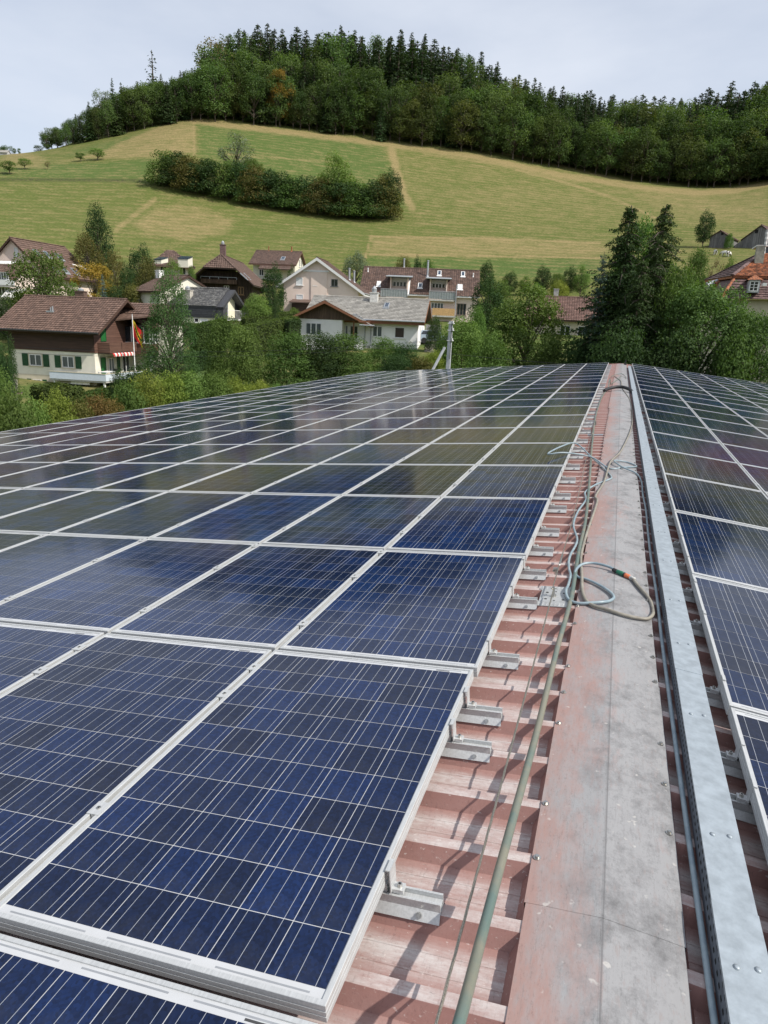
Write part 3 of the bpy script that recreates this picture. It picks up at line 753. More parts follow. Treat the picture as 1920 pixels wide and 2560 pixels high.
second = [(.118, 4.412), (.15, 4.293), (.192, 4.173), (.219, 4.077), (.226, 3.965), (.216, 3.865), (.184, 3.79), (.123, 3.766), (.042, 3.767), (-.04, 3.80), (-.115, 3.844), (-.155, 3.91), (-.18, 4.02), (-.195, 4.18), (-.204, 4.35), (-.222, 4.6), (-.233, 4.85), (-.221, 5.4), (-.178, 6.42), (-.2, 6.67), (-.137, 7.39), (-.095, 8.45, .012), (.036, 9.37), (.169, 11.4), (.227, 13.3), (.222, 16.9), (.063, 19.8), (.03, 21.5, .02), (-.02, 23.), (-.15, 24.6), (-.22, 25.4)]
hose('garden_hose', 'dirty beige hose from the orange connector meandering far along the ridge sheet', laid(second, .0105), .0098, hose_beige, n=5)
# coupling
con = thing('hose_connector', 'green and orange hose connector lying on the ridge sheet', 'hose connector')
A, B = laid([(.002, 4.486)], .013)[0], laid([(.124, 4.404)], .013)[0]
ax = (B - A)
def seg_(name, t0, t1, r0, r1, mat):
    mb = MB(); mb.tube([A + ax * t0, A + ax * (t0 + .08 * (t1 - t0)), A + ax * (t1 - .08 * (t1 - t0)), A + ax * t1], [r0 * .85, r0, r1, r1 * .85], 14)
    return mb.build(name, mat, con, True)
cg = pm('green_plastic', (.015, .13, .075), .4, var=.2); co = pm('orange_plastic', (.62, .17, .07), .45, var=.25, scale=40); cgr = pm('pale_plastic', (.45, .45, .43), .5, var=.3, scale=60)
seg_('nut', -.06, .16, .0135, .0135, rubber); seg_('collar', .15, .50, .0140, .0150, cg); seg_('grip_ring', .50, .56, .0148, .0148, rubber); seg_('release_sleeve', .56, .80, .0145, .0140, co); seg_('adaptor', .80, 1.06, .0125, .0110, cgr)
# lifeline: steel rope, anchor plate
rope = thing('lifeline_rope', 'thin steel lifeline rope stretched left of the thick hose', 'wire rope')
path = [SL(.347, -1.2, -.028, 'L'), SL(.345, 1.2, -.030, 'L'), SL(.343, 2.6, -.033, 'L'), SL(.345, 3.95, -.045, 'L')]
P_ = smooth_path(path, 60); mb = MB()
for st in range(3):
    pp = [p + .0020 * np.array([math.cos(i * .55 + st * 2.094), 0, math.sin(i * .55 + st * 2.094)]) for i, p in enumerate(P_)]
    mb.tube(pp, .0021, 6)
mb.build('strand', rope_m, rope, True)
mb = MB(); path = [SL(.352, 3.95, -.045, 'L'), SL(.352, 4.6, -.055, 'L'), SL(.35, 5.6, -.085, 'L'), SL(.36, 7, -.088, 'L'), SL(.385, 9.1, -.085, 'L'), SL(.40, 10.9, -.08, 'L'), SL(.43, 14, -.09, 'L'), SL(.45, 20.5, -.09, 'L')]
mb.tube(smooth_path(path, 6), .0034, 6); mb.build('far_rope', rope_m, rope, True)
mb = MB(); mb.tube([SL(.350, 4.42, -.05, 'L'), SL(.350, 4.46, -.05, 'L'), SL(.350, 4.66, -.053, 'L'), SL(.350, 4.70, -.053, 'L')], [.004, .0068, .0068, .004], 12)
mb.build('turnbuckle', steel, rope, True)
mb = MB(); mb.cyl(SL(.372, 4.40, H_CREST + .001, 'L'), SL(.372, 4.40, -.072, 'L'), .008); mb.cyl(SL(.372, 4.40, -.085, 'L'), SL(.372, 4.40, -.076, 'L'), .019, seg=16); mb.cyl(SL(.372, 4.40, -.073, 'L'), SL(.372, 4.40, -.061, 'L'), .016, seg=6)
mb.build('anchor_bolt', steel, rope)
plate = thing('anchor_plate', 'perforated galvanised anchor plate screwed to the red sheet under the rope', 'anchor plate')
mb = MB()
plp = lambda s, y, h: SL(s, y, h, 'L')
out = [(.245, 3.83), (.44, 3.83), (.44, 3.90), (.425, 3.905), (.425, 4.09), (.44, 4.095), (.44, 4.16), (.245, 4.16), (.245, 4.10), (.232, 4.095), (.232, 3.9), (.245, 3.895)]
mb.hexa([plp(s, y, H_CREST + .001) for s, y in out][::-1], [plp(s, y, H_CREST + .004) for s, y in out][::-1])
mb.build('plate', plate_m, plate)
mb = MB()
for s in (.262, .285, .308, .331, .354, .377, .40, .424):
    for y in (3.848, 3.872, 4.118, 4.143): mb.tube([plp(s, y, H_CREST + .004), plp(s, y, H_CREST + .0065)], [.0065, .0035], 8)
o = mb.build('stud', plate_m, plate); o['kind'] = 'stuff'
mb = MB()
for s, y, r_ in ((.29, 3.94, .009), (.29, 4.05, .009), (.39, 3.94, .009), (.39, 4.05, .009), (.34, 3.92, .006), (.34, 4.07, .006)):
    mb.cyl(plp(s, y, H_CREST + .0041), plp(s, y, H_CREST + .0047), r_, seg=12)
mb.build('hole', hole_m, plate)
mb = MB(); mb.cyl(plp(.347, 3.99, H_CREST + .004), plp(.347, 3.99, -.040), .006); mb.cyl(plp(.347, 3.99, H_CREST + .0042), plp(.347, 3.99, -.092), .017, seg=6)
mb.tube([plp(.333, 3.99, -.052), plp(.347, 3.965, -.040), plp(.362, 3.99, -.052), plp(.347, 4.015, -.06), plp(.333, 3.99, -.052)], .0035, 6)
mb.build('eye_bolt', steel, plate)
# second, far anchor
an2 = thing('anchor_bracket', 'small steel rope bracket across the sheets farther along the ridge', 'anchor bracket')
mb = MB(); a_, b_ = plp(.24, 10.9, -.098), plp(.46, 10.9, -.098)
mb.hexa([plp(.24, 10.88, -.104), plp(.46, 10.88, -.104), plp(.46, 10.95, -.104), plp(.24, 10.95, -.104)][::-1], [plp(.24, 10.88, -.09), plp(.46, 10.88, -.09), plp(.46, 10.95, -.09), plp(.24, 10.95, -.09)][::-1]); mb.build('bar', galv, an2)
mb = MB(); mb.cyl(plp(.385, 12.1, -.1), plp(.385, 12.1, -.03), .012); mb.cyl(plp(.40, 10.915, -.09), plp(.40, 10.915, -.05), .013); mb.build('post', steel, an2)
# thick black pipe crossing the ridge far along
mb = MB(); pth = laid([(-.40, 18.9), (-.36, 19.0, .02), (-.24, 19.2, .045), (-.1, 19.3, .05), (.06, 19.3, .05), (.2, 19.1, .04), (.27, 18.95, .02), (.29, 18.9, .0)], .04)
mb.tube(smooth_path(pth, 5), .042, 12); tag(mb.build('black_pipe', rubber, None, True), 'thick black corrugated pipe crossing the far ridge sheet into the tray', 'pipe')
hose('thin_cable', 'thin dark cable arching over the far part of the ridge sheet', laid([(-.31, 24.5, .05), (-.2, 25.2, .05), (0, 25.6, .06), (.12, 25.2, .03), (.17, 24.6)], .01), .011, hose_grey, 'cable')
# end posts on the far crest
mb = MB(); mb.cyl(SL(.16, 34.6, -.1, 'R'), SL(.16, 34.6, .12, 'R'), .03); mb.box(.12, 34.5, -.12, .22, 34.7, -.06)
tag(mb.build('end_post', rubber), 'short dark post at the far end of the ridge sheet', 'post')
# ------------------------------------------------------------------ houses
tile_brown = pm('brown_clay_tile', (.128, .080, .061), .75, var=.25, scale=3, island=.22)
tile_brown2 = pm('dark_brown_tile', (.120, .078, .062), .75, var=.25, scale=3, island=.2)
tile_row = pm('mottled_brown_tile', (.145, .088, .066), .75, col2=(.085, .058, .05), scale=5, island=.3)
tile_grey = pm('grey_concrete_tile', (.33, .315, .285), .8, col2=(.25, .24, .22), scale=1.5, island=.2)
tile_slate = pm('lichened_slate', (.085, .085, .088), .75, col2=(.24, .235, .215), scale=5, island=.3, lo=.45, hi=.68, detail=7)
tile_orange = pm('old_orange_tile', (.36, .125, .05), .8, col2=(.13, .06, .04), scale=9, island=.5, lo=.42, hi=.6)
tile_violet = pm('violet_brown_tile', (.135, .085, .080), .75, var=.25, scale=4, island=.3)
slate_wall = pm('slate_cladding', (.052, .053, .058), .6, var=.2, scale=6, island=.25)
pl_cream = pm('cream_plaster', (.74, .71, .60), .9, var=.06, scale=1.2, detail=6)
pl_beige = pm('beige_plaster', (.58, .52, .40), .9, var=.08, scale=1.2, detail=6)
pl_white = pm('white_plaster', (.82, .81, .80), .9, var=.05, scale=1., detail=6)
pl_pink = pm('pink_plaster', (.78, .64, .56), .9, var=.05, scale=.8, detail=6)
pl_yellow = pm('pale_yellow_plaster', (.76, .72, .55), .9, var=.05, scale=1.)
pl_grey = pm('grey_plinth', (.42, .41, .40), .9, var=.1, scale=2)
wood_dark = pm('dark_brown_boards', (.062, .034, .024), .7, var=.3, scale=2, stretch=(.3, .3, 6), island=.15)
wood_red = pm('red_brown_boards', (.125, .066, .048), .65, var=.2, scale=2, stretch=(.3, .3, 6), island=.12)
wood_old = pm('weathered_timber', (.048, .032, .024), .85, var=.4, scale=3, stretch=(3, 3, .4), island=.25)
wood_gable = pm('brown_vertical_boards', (.10, .065, .045), .75, var=.25, scale=2, stretch=(4, 4, .4), island=.2)
wood_grey = pm('grey_barn_boards', (.17, .165, .17), .85, var=.3, scale=2, stretch=(4, 4, .4), island=.25)
fascia_red = pm('stained_fascia', (.22, .095, .05), .6, var=.15)
white_paint = pm('white_paint', (.76, .76, .75), .5, var=.04)
blue_white = pm('pale_blue_rendering', (.60, .66, .74), .75, var=.04)
green_paint = pm('green_shutter_paint', (.018, .075, .030), .5, var=.15)
green_light = pm('bright_green_shutter', (.02, .14, .035), .5, var=.1)
glass = pm('window_glass', (.030, .036, .042), .06, var=.3, spec=.6)
glass_light = pm('curtained_glass', (.16, .18, .19), .1, col2=(.05, .06, .07), scale=4, stretch=(6, 6, .2), spec=.6)
blind_w = pm('white_blind', (.72, .74, .74), .5, var=.03)
blind_d = pm('dark_roller_shutter', (.05, .036, .03), .6, var=.1)
zinc = pm('zinc_flashing', (.40, .42, .44), .5, .5, .1)
pv_blue = pm('roof_collector', (.03, .05, .08), .12, var=.1, spec=.6)
conc = pm('pale_concrete', (.46, .45, .42), .9, var=.12, scale=3, bump=.1)
red_cloth = pm('red_awning', (.55, .05, .045), .8); white_cloth = pm('white_awning', (.75, .73, .70), .8)
red_flower = pm('red_flowers', (.55, .04, .03), .8, island=.4)
gravel_m = pm('gravel', (.33, .29, .24), .95, var=.3, scale=8, bump=.3)

def plane_tiles(parent, O, U, Vv, lu, lv, mat, tw=.30, course=.36, wavy=True, clip=None, amp=.035, name='roof_tiles'):
    """laid tiles on a slope: O lower corner, U along the eaves, V up the slope; every course overlaps the one below"""
    O, U, Vv = (np.array(x, float) for x in (O, U, Vv)); Nn = np.cross(U, Vv); Nn /= np.linalg.norm(Nn)
    nu = max(1, int(round(lu / tw))); nv = max(1, int(round(lv / course))); tw = lu / nu; cs = lv / nv
    V = []; F = []
    lr = random.Random(3)
    sub = [(0, .0), (.22, 1.), (.5, .85), (.68, .1), (1., 0)] if wavy else [(0.02, .0), (.98, .0)]
    for j in range(nv):
        off = 0 if wavy else (j % 2) * .5
        for i in range(nu + (1 if off else 0)):
            u0 = (i - off) * tw; u1 = u0 + tw
            u0c, u1c = max(u0, 0), min(u1, lu)
            if u1c - u0c < .03: continue
            if clip and not clip((u0c + u1c) / 2, (j + .5) * cs): continue
            k = len(V); dz = lr.uniform(-.005, .006); dv = lr.uniform(-.012, .012)
            for fu, hz in sub:
                uu = u0c + fu * (u1c - u0c)
                lo = O + U * uu + Vv * (j * cs - .02 + dv)
                V.append(lo + Nn * (.004 + amp * hz)); V.append(lo + Nn * (.058 + amp * hz + dz)); V.append(O + U * uu + Vv * ((j + 1) * cs + .015) + Nn * (.006 + amp * hz * .9))
            for t in range(len(sub) - 1):
                a = k + 3 * t
                F.append((a, a + 3, a + 4, a + 1)); F.append((a + 1, a + 4, a + 5, a + 2))
    me = np_mesh(name, V, F, [mat]); o = put(name, me, parent); o['kind'] = 'stuff'
    return o
def ridge_tiles(parent, A, B, mat, r=.13, step=.4):
    A, B = np.array(A, float), np.array(B, float); L = np.linalg.norm(B - A); n = max(2, int(L / step)); mb = MB()
    d = (B - A) / L; side = np.cross(d, [0, 0, 1]); side /= np.linalg.norm(side); up = np.cross(side, d)
    for i in range(n):
        p0, p1 = A + d * L * i / n, A + d * (L * (i + 1) / n + .04)
        ring = []
        for p, rr in ((p0, r * 1.08), (p1, r)):
            ring.append([p + side * rr * math.cos(t) + up * (rr * math.sin(t) * .7 - .01) for t in np.linspace(0, math.pi, 6)])
        mb.add(ring[0] + ring[1], [(k, k + 1, 7 + k, 6 + k) for k in range(5)] + [tuple(range(6))])
    o = mb.build('ridge_tiles', mat, parent); o['kind'] = 'stuff'; return o

class House:
    """local frame: x along the ridge, y away from the front slope, z up from the ground; zr, pitch as surveyed"""
    def __init__(s, name, label, X, Y, yaw, a, bf, bb, zr, pitch, og=.6, oe=.7, cat='house', zb=None):
        s.zb = zg(X, Y) - .2 if zb is None else zb
        s.X, s.Y, s.yaw = X, Y, R(yaw)
        s.a, s.bf, s.bb, s.t, s.og, s.oe = a, bf, bb, math.tan(R(pitch)), og, oe
        s.zr = zr - s.zb
        s.root = thing(name, label, cat, (X, Y, s.zb), s.yaw)
    def zroof(s, y): return s.zr - abs(y) * s.t
    def loc(s, p):
        c, n = math.cos(s.yaw), math.sin(s.yaw); dx, dy = p[0] - s.X, p[1] - s.Y
        return np.array([dx * c + dy * n, -dx * n + dy * c, p[2] - s.zb])
    def hit(s, px, py, face, off=0.):
        """local point where a sight line meets one of the walls"""
        c, n = math.cos(s.yaw), math.sin(s.yaw); v = ray(px, py)
        o = s.loc(CAM); d = np.array([v[0] * c + v[1] * n, -v[0] * n + v[1] * c, v[2]])
        ax, val = {'f': (1, -(s.bf - s.oe)), 'b': (1, s.bb - s.oe), 'l': (0, -(s.a - s.og)), 'r': (0, s.a - s.og)}[face]
        val += off * (-1 if face in 'fl' else 1)
        return o + d * ((val - o[ax]) / d[ax])
    def walls(s, mats=None, mat=None, name='wall', z0=0., z1=None, drop=.16, grow=0.):
        aw, f, b_ = s.a - s.og + grow, s.bf - s.oe + grow, s.bb - s.oe + grow
        if z1 is None:
            pts = [(-f, z0), (b_, z0), (b_, s.zroof(b_) - drop), (0, s.zr - drop), (-f, s.zroof(f) - drop)]
        else:
            pts = [(-f, z0), (b_, z0), (b_, min(z1, s.zroof(b_) - drop)), (-f, min(z1, s.zroof(f) - drop))]
            if z1 > s.zroof(f) - drop: # cut gable
                yc = (s.zr - drop - z1) / s.t
                pts = [(-f, z0), (b_, z0), (b_, s.zroof(b_) - drop), (yc, z1), (-yc, z1), (-f, s.zroof(f) - drop)]
        mb = MB(); mb.extrude([(-aw, y, z) for y, z in pts], (2 * aw, 0, 0)); return mb.build(name, mat, s.root)
    def roof(s, mat, under=None, t=.16, tiles=True, tw=.3, course=.36, wavy=True, amp=.035, a0=None, a1=None, clipf=None, clipb=None, holes=()):
        under = under or wood_dark
        a0 = -s.a if a0 is None else a0; a1 = s.a if a1 is None else a1
        mb = MB()
        for sg, b_ in ((-1, s.bf), (1, s.bb)):
            e = sg * b_
            cuts = sorted([a0, a1] + ([x for h_ in holes for x in h_[:2]] if sg < 0 else []))
            for xa, xb in zip(cuts[:-1], cuts[1:]):
                ee = e
                for h0_, h1_, yt in (holes if sg < 0 else ()):
                    if h0_ - 1e-6 <= xa and xb <= h1_ + 1e-6: ee = yt
                ze_ = s.zr - abs(ee) * s.t
                pts = [(xa, 0, s.zr - .02), (xa, ee, ze_ - .02), (xa, ee, ze_ - .02 - t), (xa, 0, s.zr - .02 - t * 1.15)]
                mb.extrude(pts, (xb - xa, 0, 0))
        if holes:
            b0_ = s.bf; base_clip = clipf
            def clipf(u, v, a0=a0):
                y = -b0_ + v / math.hypot(1, s.t)
                return (base_clip is None or base_clip(u, v)) and not any(h0_ - .1 < a0 + u < h1_ + .1 and y < yt for h0_, h1_, yt in holes)
        r = mb.build('roof', under, s.root)
        if tiles:
            for sg, b_, cl in ((-1, s.bf, clipf), (1, s.bb, clipb)):
                L = math.hypot(b_, b_ * s.t); V = np.array([0, -sg * b_, b_ * s.t]) / L
                if sg < 0: plane_tiles(r, (a0, -b_, s.zroof(b_) - .012), (1, 0, 0), V, a1 - a0, L, mat, tw, course, wavy, cl, amp)
                else: plane_tiles(r, (a1, b_, s.zroof(b_) - .012), (-1, 0, 0), V, a1 - a0, L, mat, tw, course, wavy, cl, amp)
            ridge_tiles(r, (a0, 0, s.zr + .03), (a1, 0, s.zr + .03), mat)
        s.rf = r; return r
    def frame_axes(s, face):
        aw, f, b_ = s.a - s.og, s.bf - s.oe, s.bb - s.oe
        return {'f': (np.array([0, -f, 0.]), np.array([1., 0, 0]), np.array([0, -1., 0])), 'b': (np.array([0, b_, 0.]), np.array([-1., 0, 0]), np.array([0, 1., 0])),
                'l': (np.array([-aw, 0, 0.]), np.array([0, -1., 0]), np.array([-1., 0, 0])), 'r': (np.array([aw, 0, 0.]), np.array([0, 1., 0]), np.array([1., 0, 0]))}[face]
    def window(s, face, c, zb, w, h, mull=1, pane=None, fm=None, shutters=None, sill=True, off=0., sash=.06, surround=None, name='window', sh_sides='lr'):
        """c along the face, zb the sill height"""
        fm = fm or white_paint; pane = pane or glass; O, U, Nn = s.frame_axes(face); O = O + Nn * off; Z = np.array([0, 0, 1.])
        def bx(mb, u0, u1, z0, z1, n0, n1, m=0):
            P = lambda u, z, n: O + U * u + Z * z + Nn * n
            mb.hexa([P(u0, z0, n0), P(u1, z0, n0), P(u1, z0, n1), P(u0, z0, n1)], [P(u0, z1, n0), P(u1, z1, n0), P(u1, z1, n1), P(u0, z1, n1)], m)
        mb = MB(); l, r = c - w / 2, c + w / 2
        bx(mb, l, l + sash, zb, zb + h, .0, .05); bx(mb, r - sash, r, zb, zb + h, .0, .05)
        bx(mb, l + sash, r - sash, zb, zb + sash, .0, .05); bx(mb, l + sash, r - sash, zb + h - sash, zb + h, .0, .05)
        for k in range(1, mull + 1):
            x = l + w * k / (mull + 1); bx(mb, x - sash * .7, x + sash * .7, zb + sash, zb + h - sash, .0, .045)
        if surround:
            bx(mb, l - .14, l - .004, zb - .1, zb + h + .12, .0, .03, 1); bx(mb, r + .004, r + .14, zb - .1, zb + h + .12, .0, .03, 1); bx(mb, l - .004, r + .004, zb + h + .004, zb + h + .12, .0, .03, 1)
        wv = mb.build(name, [fm, surround or fm], s.root)
        p = MB(); bx(p, l + sash * .8, r - sash * .8, zb + sash * .8, zb + h - sash * .8, .006, .02); p.build('pane', pane, wv)
        if sill:
            p = MB(); bx(p, l - .12, r + .12, zb - .07, zb - .004, .0, .12); p.build('sill', surround or fm, wv)
        if shutters:
            for sg in (-1, 1):
                if ('l' if sg < 0 else 'r') not in sh_sides: continue
                x0 = (l - w * .5 - .16) if sg < 0 else r + .16; x1 = x0 + w * .5; p = MB()
                bx(p, x0, x1, zb - .05, zb + h + .05, .02, .045)
                z = zb
                while z < zb + h - .05:
                    bx(p, x0 + .06, x1 - .06, z + .005, z + .055, .045, .062); z += .085
                p.build('shutter', shutters, wv)
        return wv
    def win_px(s, face, px0, py0, px1, py1, **kw):
        """a window surveyed by its photo corners"""
        off = kw.get('off', 0.)
        A = s.hit(px0, py1, face, off); B = s.hit(px1, py0, face, off); C_ = s.hit((px0 + px1) / 2, (py0 + py1) / 2, face, off)
        O, U, Nn = s.frame_axes(face)
        w = abs((B - A) @ U); h = abs(s.hit((px0 + px1) / 2, py0, face, off)[2] - s.hit((px0 + px1) / 2, py1, face, off)[2])
        return s.window(face, C_ @ U, C_[2] - h / 2, w, h, **kw)
    def skylight(s, px0, py0, px1, py1, front=True, pane=None, lid=zinc):
        c, n = math.cos(s.yaw), math.sin(s.yaw); v = ray((px0 + px1) / 2, (py0 + py1) / 2); o = s.loc(CAM)
        d = np.array([v[0] * c + v[1] * n, -v[0] * n + v[1] * c, v[2]]); sg = -1 if front else 1
        # roof plane z = zr - t*|y|
        t = (s.zr - sg * s.t * o[1] - o[2]) / (d[2] + sg * s.t * d[1]); P = o + d * t
        k = np.linalg.norm(P - o) / FPX
        w = max(.55, abs(px1 - px0) * k * .95); 
        b_ = s.bf if front else s.bb; L = math.hypot(b_, b_ * s.t); V = np.array([0, -sg * b_, b_ * s.t]) / L; U = np.array([1., 0, 0]); Nn = np.array([0, sg * s.t, 1.]) / math.hypot(1, s.t)
        h = 1.15 if w < 1.1 else 1.3
        mb = MB(); q = lambda u, vv, n_: P + U * u + V * vv + Nn * n_
        def bx(mb, u0, u1, v0, v1, n0, n1, m=0): mb.hexa([q(u0, v0, n0), q(u1, v0, n0), q(u1, v1, n0), q(u0, v1, n0)], [q(u0, v0, n1), q(u1, v0, n1), q(u1, v1, n1), q(u0, v1, n1)], m)
        bx(mb, -w / 2 - .08, w / 2 + .08, -h / 2 - .25, -h / 2 - .001, .05, .085)
        bx(mb, -w / 2, -w / 2 + .09, -h / 2, h / 2, .02, .15); bx(mb, w / 2 - .09, w / 2, -h / 2, h / 2, .02, .15); bx(mb, -w / 2 + .09, w / 2 - .09, -h / 2, -h / 2 + .09, .02, .15); bx(mb, -w / 2 + .09, w / 2 - .09, h / 2 - .09, h / 2, .02, .15)
        f = mb.build('skylight', lid, s.rf)
        mb = MB(); bx(mb, -w / 2 + .07, w / 2 - .07, -h / 2 + .07, h / 2 - .07, .06, .125); mb.build('pane', pane or pv_blue, f)
        return f
    def roof_pt(s, px, py, front=True):
        c, n = math.cos(s.yaw), math.sin(s.yaw); v = ray(px, py); o = s.loc(CAM)
        d = np.array([v[0] * c + v[1] * n, -v[0] * n + v[1] * c, v[2]]); sg = -1 if front else 1
        t = (s.zr - sg * s.t * o[1] - o[2]) / (d[2] + sg * s.t * d[1]); return o + d * t
    def flue(s, P, h, r, mat=zinc):
        mb = MB(); mb.tube([P + (0, 0, -.3), P + (0, 0, h)], r, 10); mb.tube([P + (0, 0, h + .03), P + (0, 0, h + .12), P + (0, 0, h + .16)], [r * 1.3, r * 1.3, .02], 10)
        mb.tube([P + (0, 0, -.05), P + (0, 0, .1)], [r * 2, r * 1.1], 10); return mb.build('flue', mat, s.rf)
    def chimney(s, P, w, d, z0, z1, mat, cap=True, cowl=None):
        mb = MB(); x, y = P[0], P[1]; mb.box(x - w / 2, y - d / 2, z0, x + w / 2, y + d / 2, z1)
        if cap: mb.box(x - w / 2 - .06, y - d / 2 - .06, z1 + .001, x + w / 2 + .06, y + d / 2 + .06, z1 + .07)
        c = mb.build('chimney', mat, s.rf)
        if cowl:
            mb = MB(); mb.tube([(x, y, z1 + .07), (x, y, z1 + cowl * .6), (x, y, z1 + cowl)], [w * .3, w * .33, .03], 10); mb.build('cowl', zinc, c)
        return c
    def fascia(s, mat, t=.2, gables=True, eaves=True, w=.03, a0=None, a1=None, tip=None):
        mb = MB(); a0 = -s.a if a0 is None else a0; a1 = s.a if a1 is None else a1
        if gables:
            for x, sg in ((a0, -1), (a1, 1)):
                for sy, b_ in ((-1, s.bf), (1, s.bb)):
                    pts = [(x, 0, s.zr), (x, sy * b_, s.zroof(b_)), (x, sy * b_, s.zroof(b_) - t), (x, 0, s.zr - t * 1.1)]
                    mb.extrude(pts, (sg * w, 0, 0))
        if eaves:
            mb.box(a0, -s.bf - w, s.zroof(s.bf) - t, a1, -s.bf - .002, s.zroof(s.bf) - .01); mb.box(a0, s.bb + .002, s.zroof(s.bb) - t, a1, s.bb + w, s.zroof(s.bb) - .01)
        return mb.build('fascia', mat, s.rf)
    def gutter(s, mat=zinc, a0=None, a1=None, back=False):
        a0 = -s.a if a0 is None else a0; a1 = s.a if a1 is None else a1; mb = MB()
        mb.tube([(a0, -s.bf - .09, s.zroof(s.bf) - .06), (a1, -s.bf - .09, s.zroof(s.bf) - .06)], .075, 8)
        return mb.build('gutter', mat, s.rf)
    def board_wall(s, face, mat, u0, u1, z0, z1, step=.14, off=.01, vertical=False, gable=False, name='board_cladding'):
        """overlapping horizontal or vertical boards on a face"""
        O, U, Nn = s.frame_axes(face); Z = np.array([0, 0, 1.]); mb = MB()
        P = lambda u, z, n: O + U * u + Z * z + Nn * n
        if vertical:
            u = u0
            while u < u1 - .01:
                ue = min(u + step, u1)
                def top(uu): return min(z1, s.zr - abs(uu) * s.t - .2) if gable else z1
                za, zb_ = top(u), top(ue)
                if max(za, zb_) > z0 + .05:
                    za, zb_ = max(za, z0 + .01), max(zb_, z0 + .01)
                    n_ = off + random.uniform(.015, .03)
                    mb.add([P(u + .006, z0, off), P(ue - .006, z0, off), P(ue - .006, zb_, off), P(u + .006, za, off), P(u + .006, z0, n_), P(ue - .006, z0, n_), P(ue - .006, zb_, n_), P(u + .006, za, n_)],
                           [(4, 5, 6, 7), (0, 4, 7, 3), (1, 2, 6, 5), (0, 1, 5, 4)])
                u = ue
        else:
            z = z0
            while z < z1 - .01:
                ze = min(z + step, z1); a_, b_ = u0, u1
                if gable:
                    lim = (s.zr - .2 - ze) / s.t; a_, b_ = max(u0, -lim), min(u1, lim)
                if b_ - a_ > .1:
                    mb.add([P(a_, z, off + .03), P(b_, z, off + .03), P(b_, ze + .01, off + .006), P(a_, ze + .01, off + .006), P(a_, z, off), P(b_, z, off)], [(0, 1, 2, 3), (4, 5, 1, 0)])
                z = ze
        o = mb.build(name, mat, s.root); o['kind'] = 'stuff'; return o

# ---- chalet with green shutters (front left)
h = House('chalet', 'chalet with brown timber upper floor, cream plaster below and green shutters', -50.39, 57.03, 7.8, 5.43, 5.14, 5.20, 2.35, 30.5, og=1.15, oe=.95, zb=-7.0)
aw, fw_ = h.a - h.og, h.bf - h.oe
zsplit = h.hit(130, 877, 'f')[2]; zbase = h.hit(130, 938, 'f')[2]
h.walls(mat=pl_cream, z0=0, z1=zsplit, name='plaster_wall')
h.walls(mat=wood_dark, z0=zsplit + .002, name='timber_wall', grow=.04)
h.board_wall('f', wood_dark, -aw - .04, aw + .04, zsplit, h.zroof(fw_) - .2, .17, .045)
h.board_wall('r', wood_red, -fw_ - .04, h.bb - h.oe, zsplit, h.zr - .25, .17, .045, gable=True)
mb = MB(); mb.box(-aw - .03, -fw_ - .03, -.5, aw + .03, h.bb - h.oe + .03, zbase); mb.build('plinth', pl_beige, h.root)
h.roof(tile_brown, tw=.28, course=.36); h.fascia(wood_dark, .22); h.gutter(pm('dark_gutter', (.035, .035, .035), .5))
for px0, px1, py0, py1 in ((76, 103, 886, 914), (157, 184, 891, 919)):
    h.win_px('f', px0, py0, px1, py1, mull=1, pane=glass_light, shutters=green_paint, surround=pl_beige)
h.win_px('f', 84, 949, 103, 967, mull=1, shutters=green_paint, off=.03, sash=.04)
zc = h.hit(90, 965, 'f')[2]; mb = MB(); xc = h.hit(93, 965, 'f')[0]
for k in range(60):
    c = np.array([xc + random.uniform(-.45, .45), -fw_ - .15 + random.uniform(-.1, .05), zc + random.uniform(-.05, .22)]); d = rng.normal(0, .07, (4, 3)); mb.quad(*(c + d))
mb.build('window_flowers', red_flower, h.root)
# white balcony round the front right corner
zb0, zb1 = h.hit(170, 948, 'f', .9)[2], h.hit(170, 931, 'f', .9)[2]; xb = h.hit(124, 940, 'f', .9)[0]; xe = aw + 1.55; yb = -fw_ - .9; ye = 2.6
mb = MB(); mb.box(xb, yb, zb0, xe, yb + .1, zb1); mb.box(xb, yb + .102, zb0, xb + .1, -fw_, zb1); mb.box(xe - .1, yb + .102, zb0, xe, ye, zb1); mb.build('balcony_parapet', blue_white, h.root)
mb = MB(); mb.box(xb + .05, yb + .05, zb0 - .16, xe - .05, -fw_ + .0, zb0 - .002); mb.box(aw + .002, -fw_ + .002, zb0 - .16, xe - .05, ye, zb0 - .002); mb.build('balcony_slab', conc, h.root)
mb = MB(); mb.box(xb - .02, yb - .03, zb1 + .002, xe + .02, yb + .13, zb1 + .05); mb.box(xe - .13, yb + .132, zb1 + .002, xe + .03, ye, zb1 + .05); mb.build('balcony_coping', pl_beige, h.root)
mb = MB(); mb.box(xb + .3, yb + .1, 0, xb + .42, yb + .22, zb0 - .17); mb.box(xe - .35, yb + .1, 0, xe - .2, yb + .25, zb0 - .17); mb.build('balcony_post', white_paint, h.root)
h.win_px('f', 172, 957, 184, 972, mull=1, off=.03, sash=.07, sill=False)
mb = MB(); mb.box(h.hit(187, 955, 'f')[0], -fw_ - .6, zb0 - .45, aw - .3, -fw_ - .55, zb0 - .2); mb.box(h.hit(187, 955, 'f')[0], -fw_ - .54, zb0 - .24, aw - .3, -fw_ - .05, zb0 - .2); mb.build('awning', white_cloth, h.root)
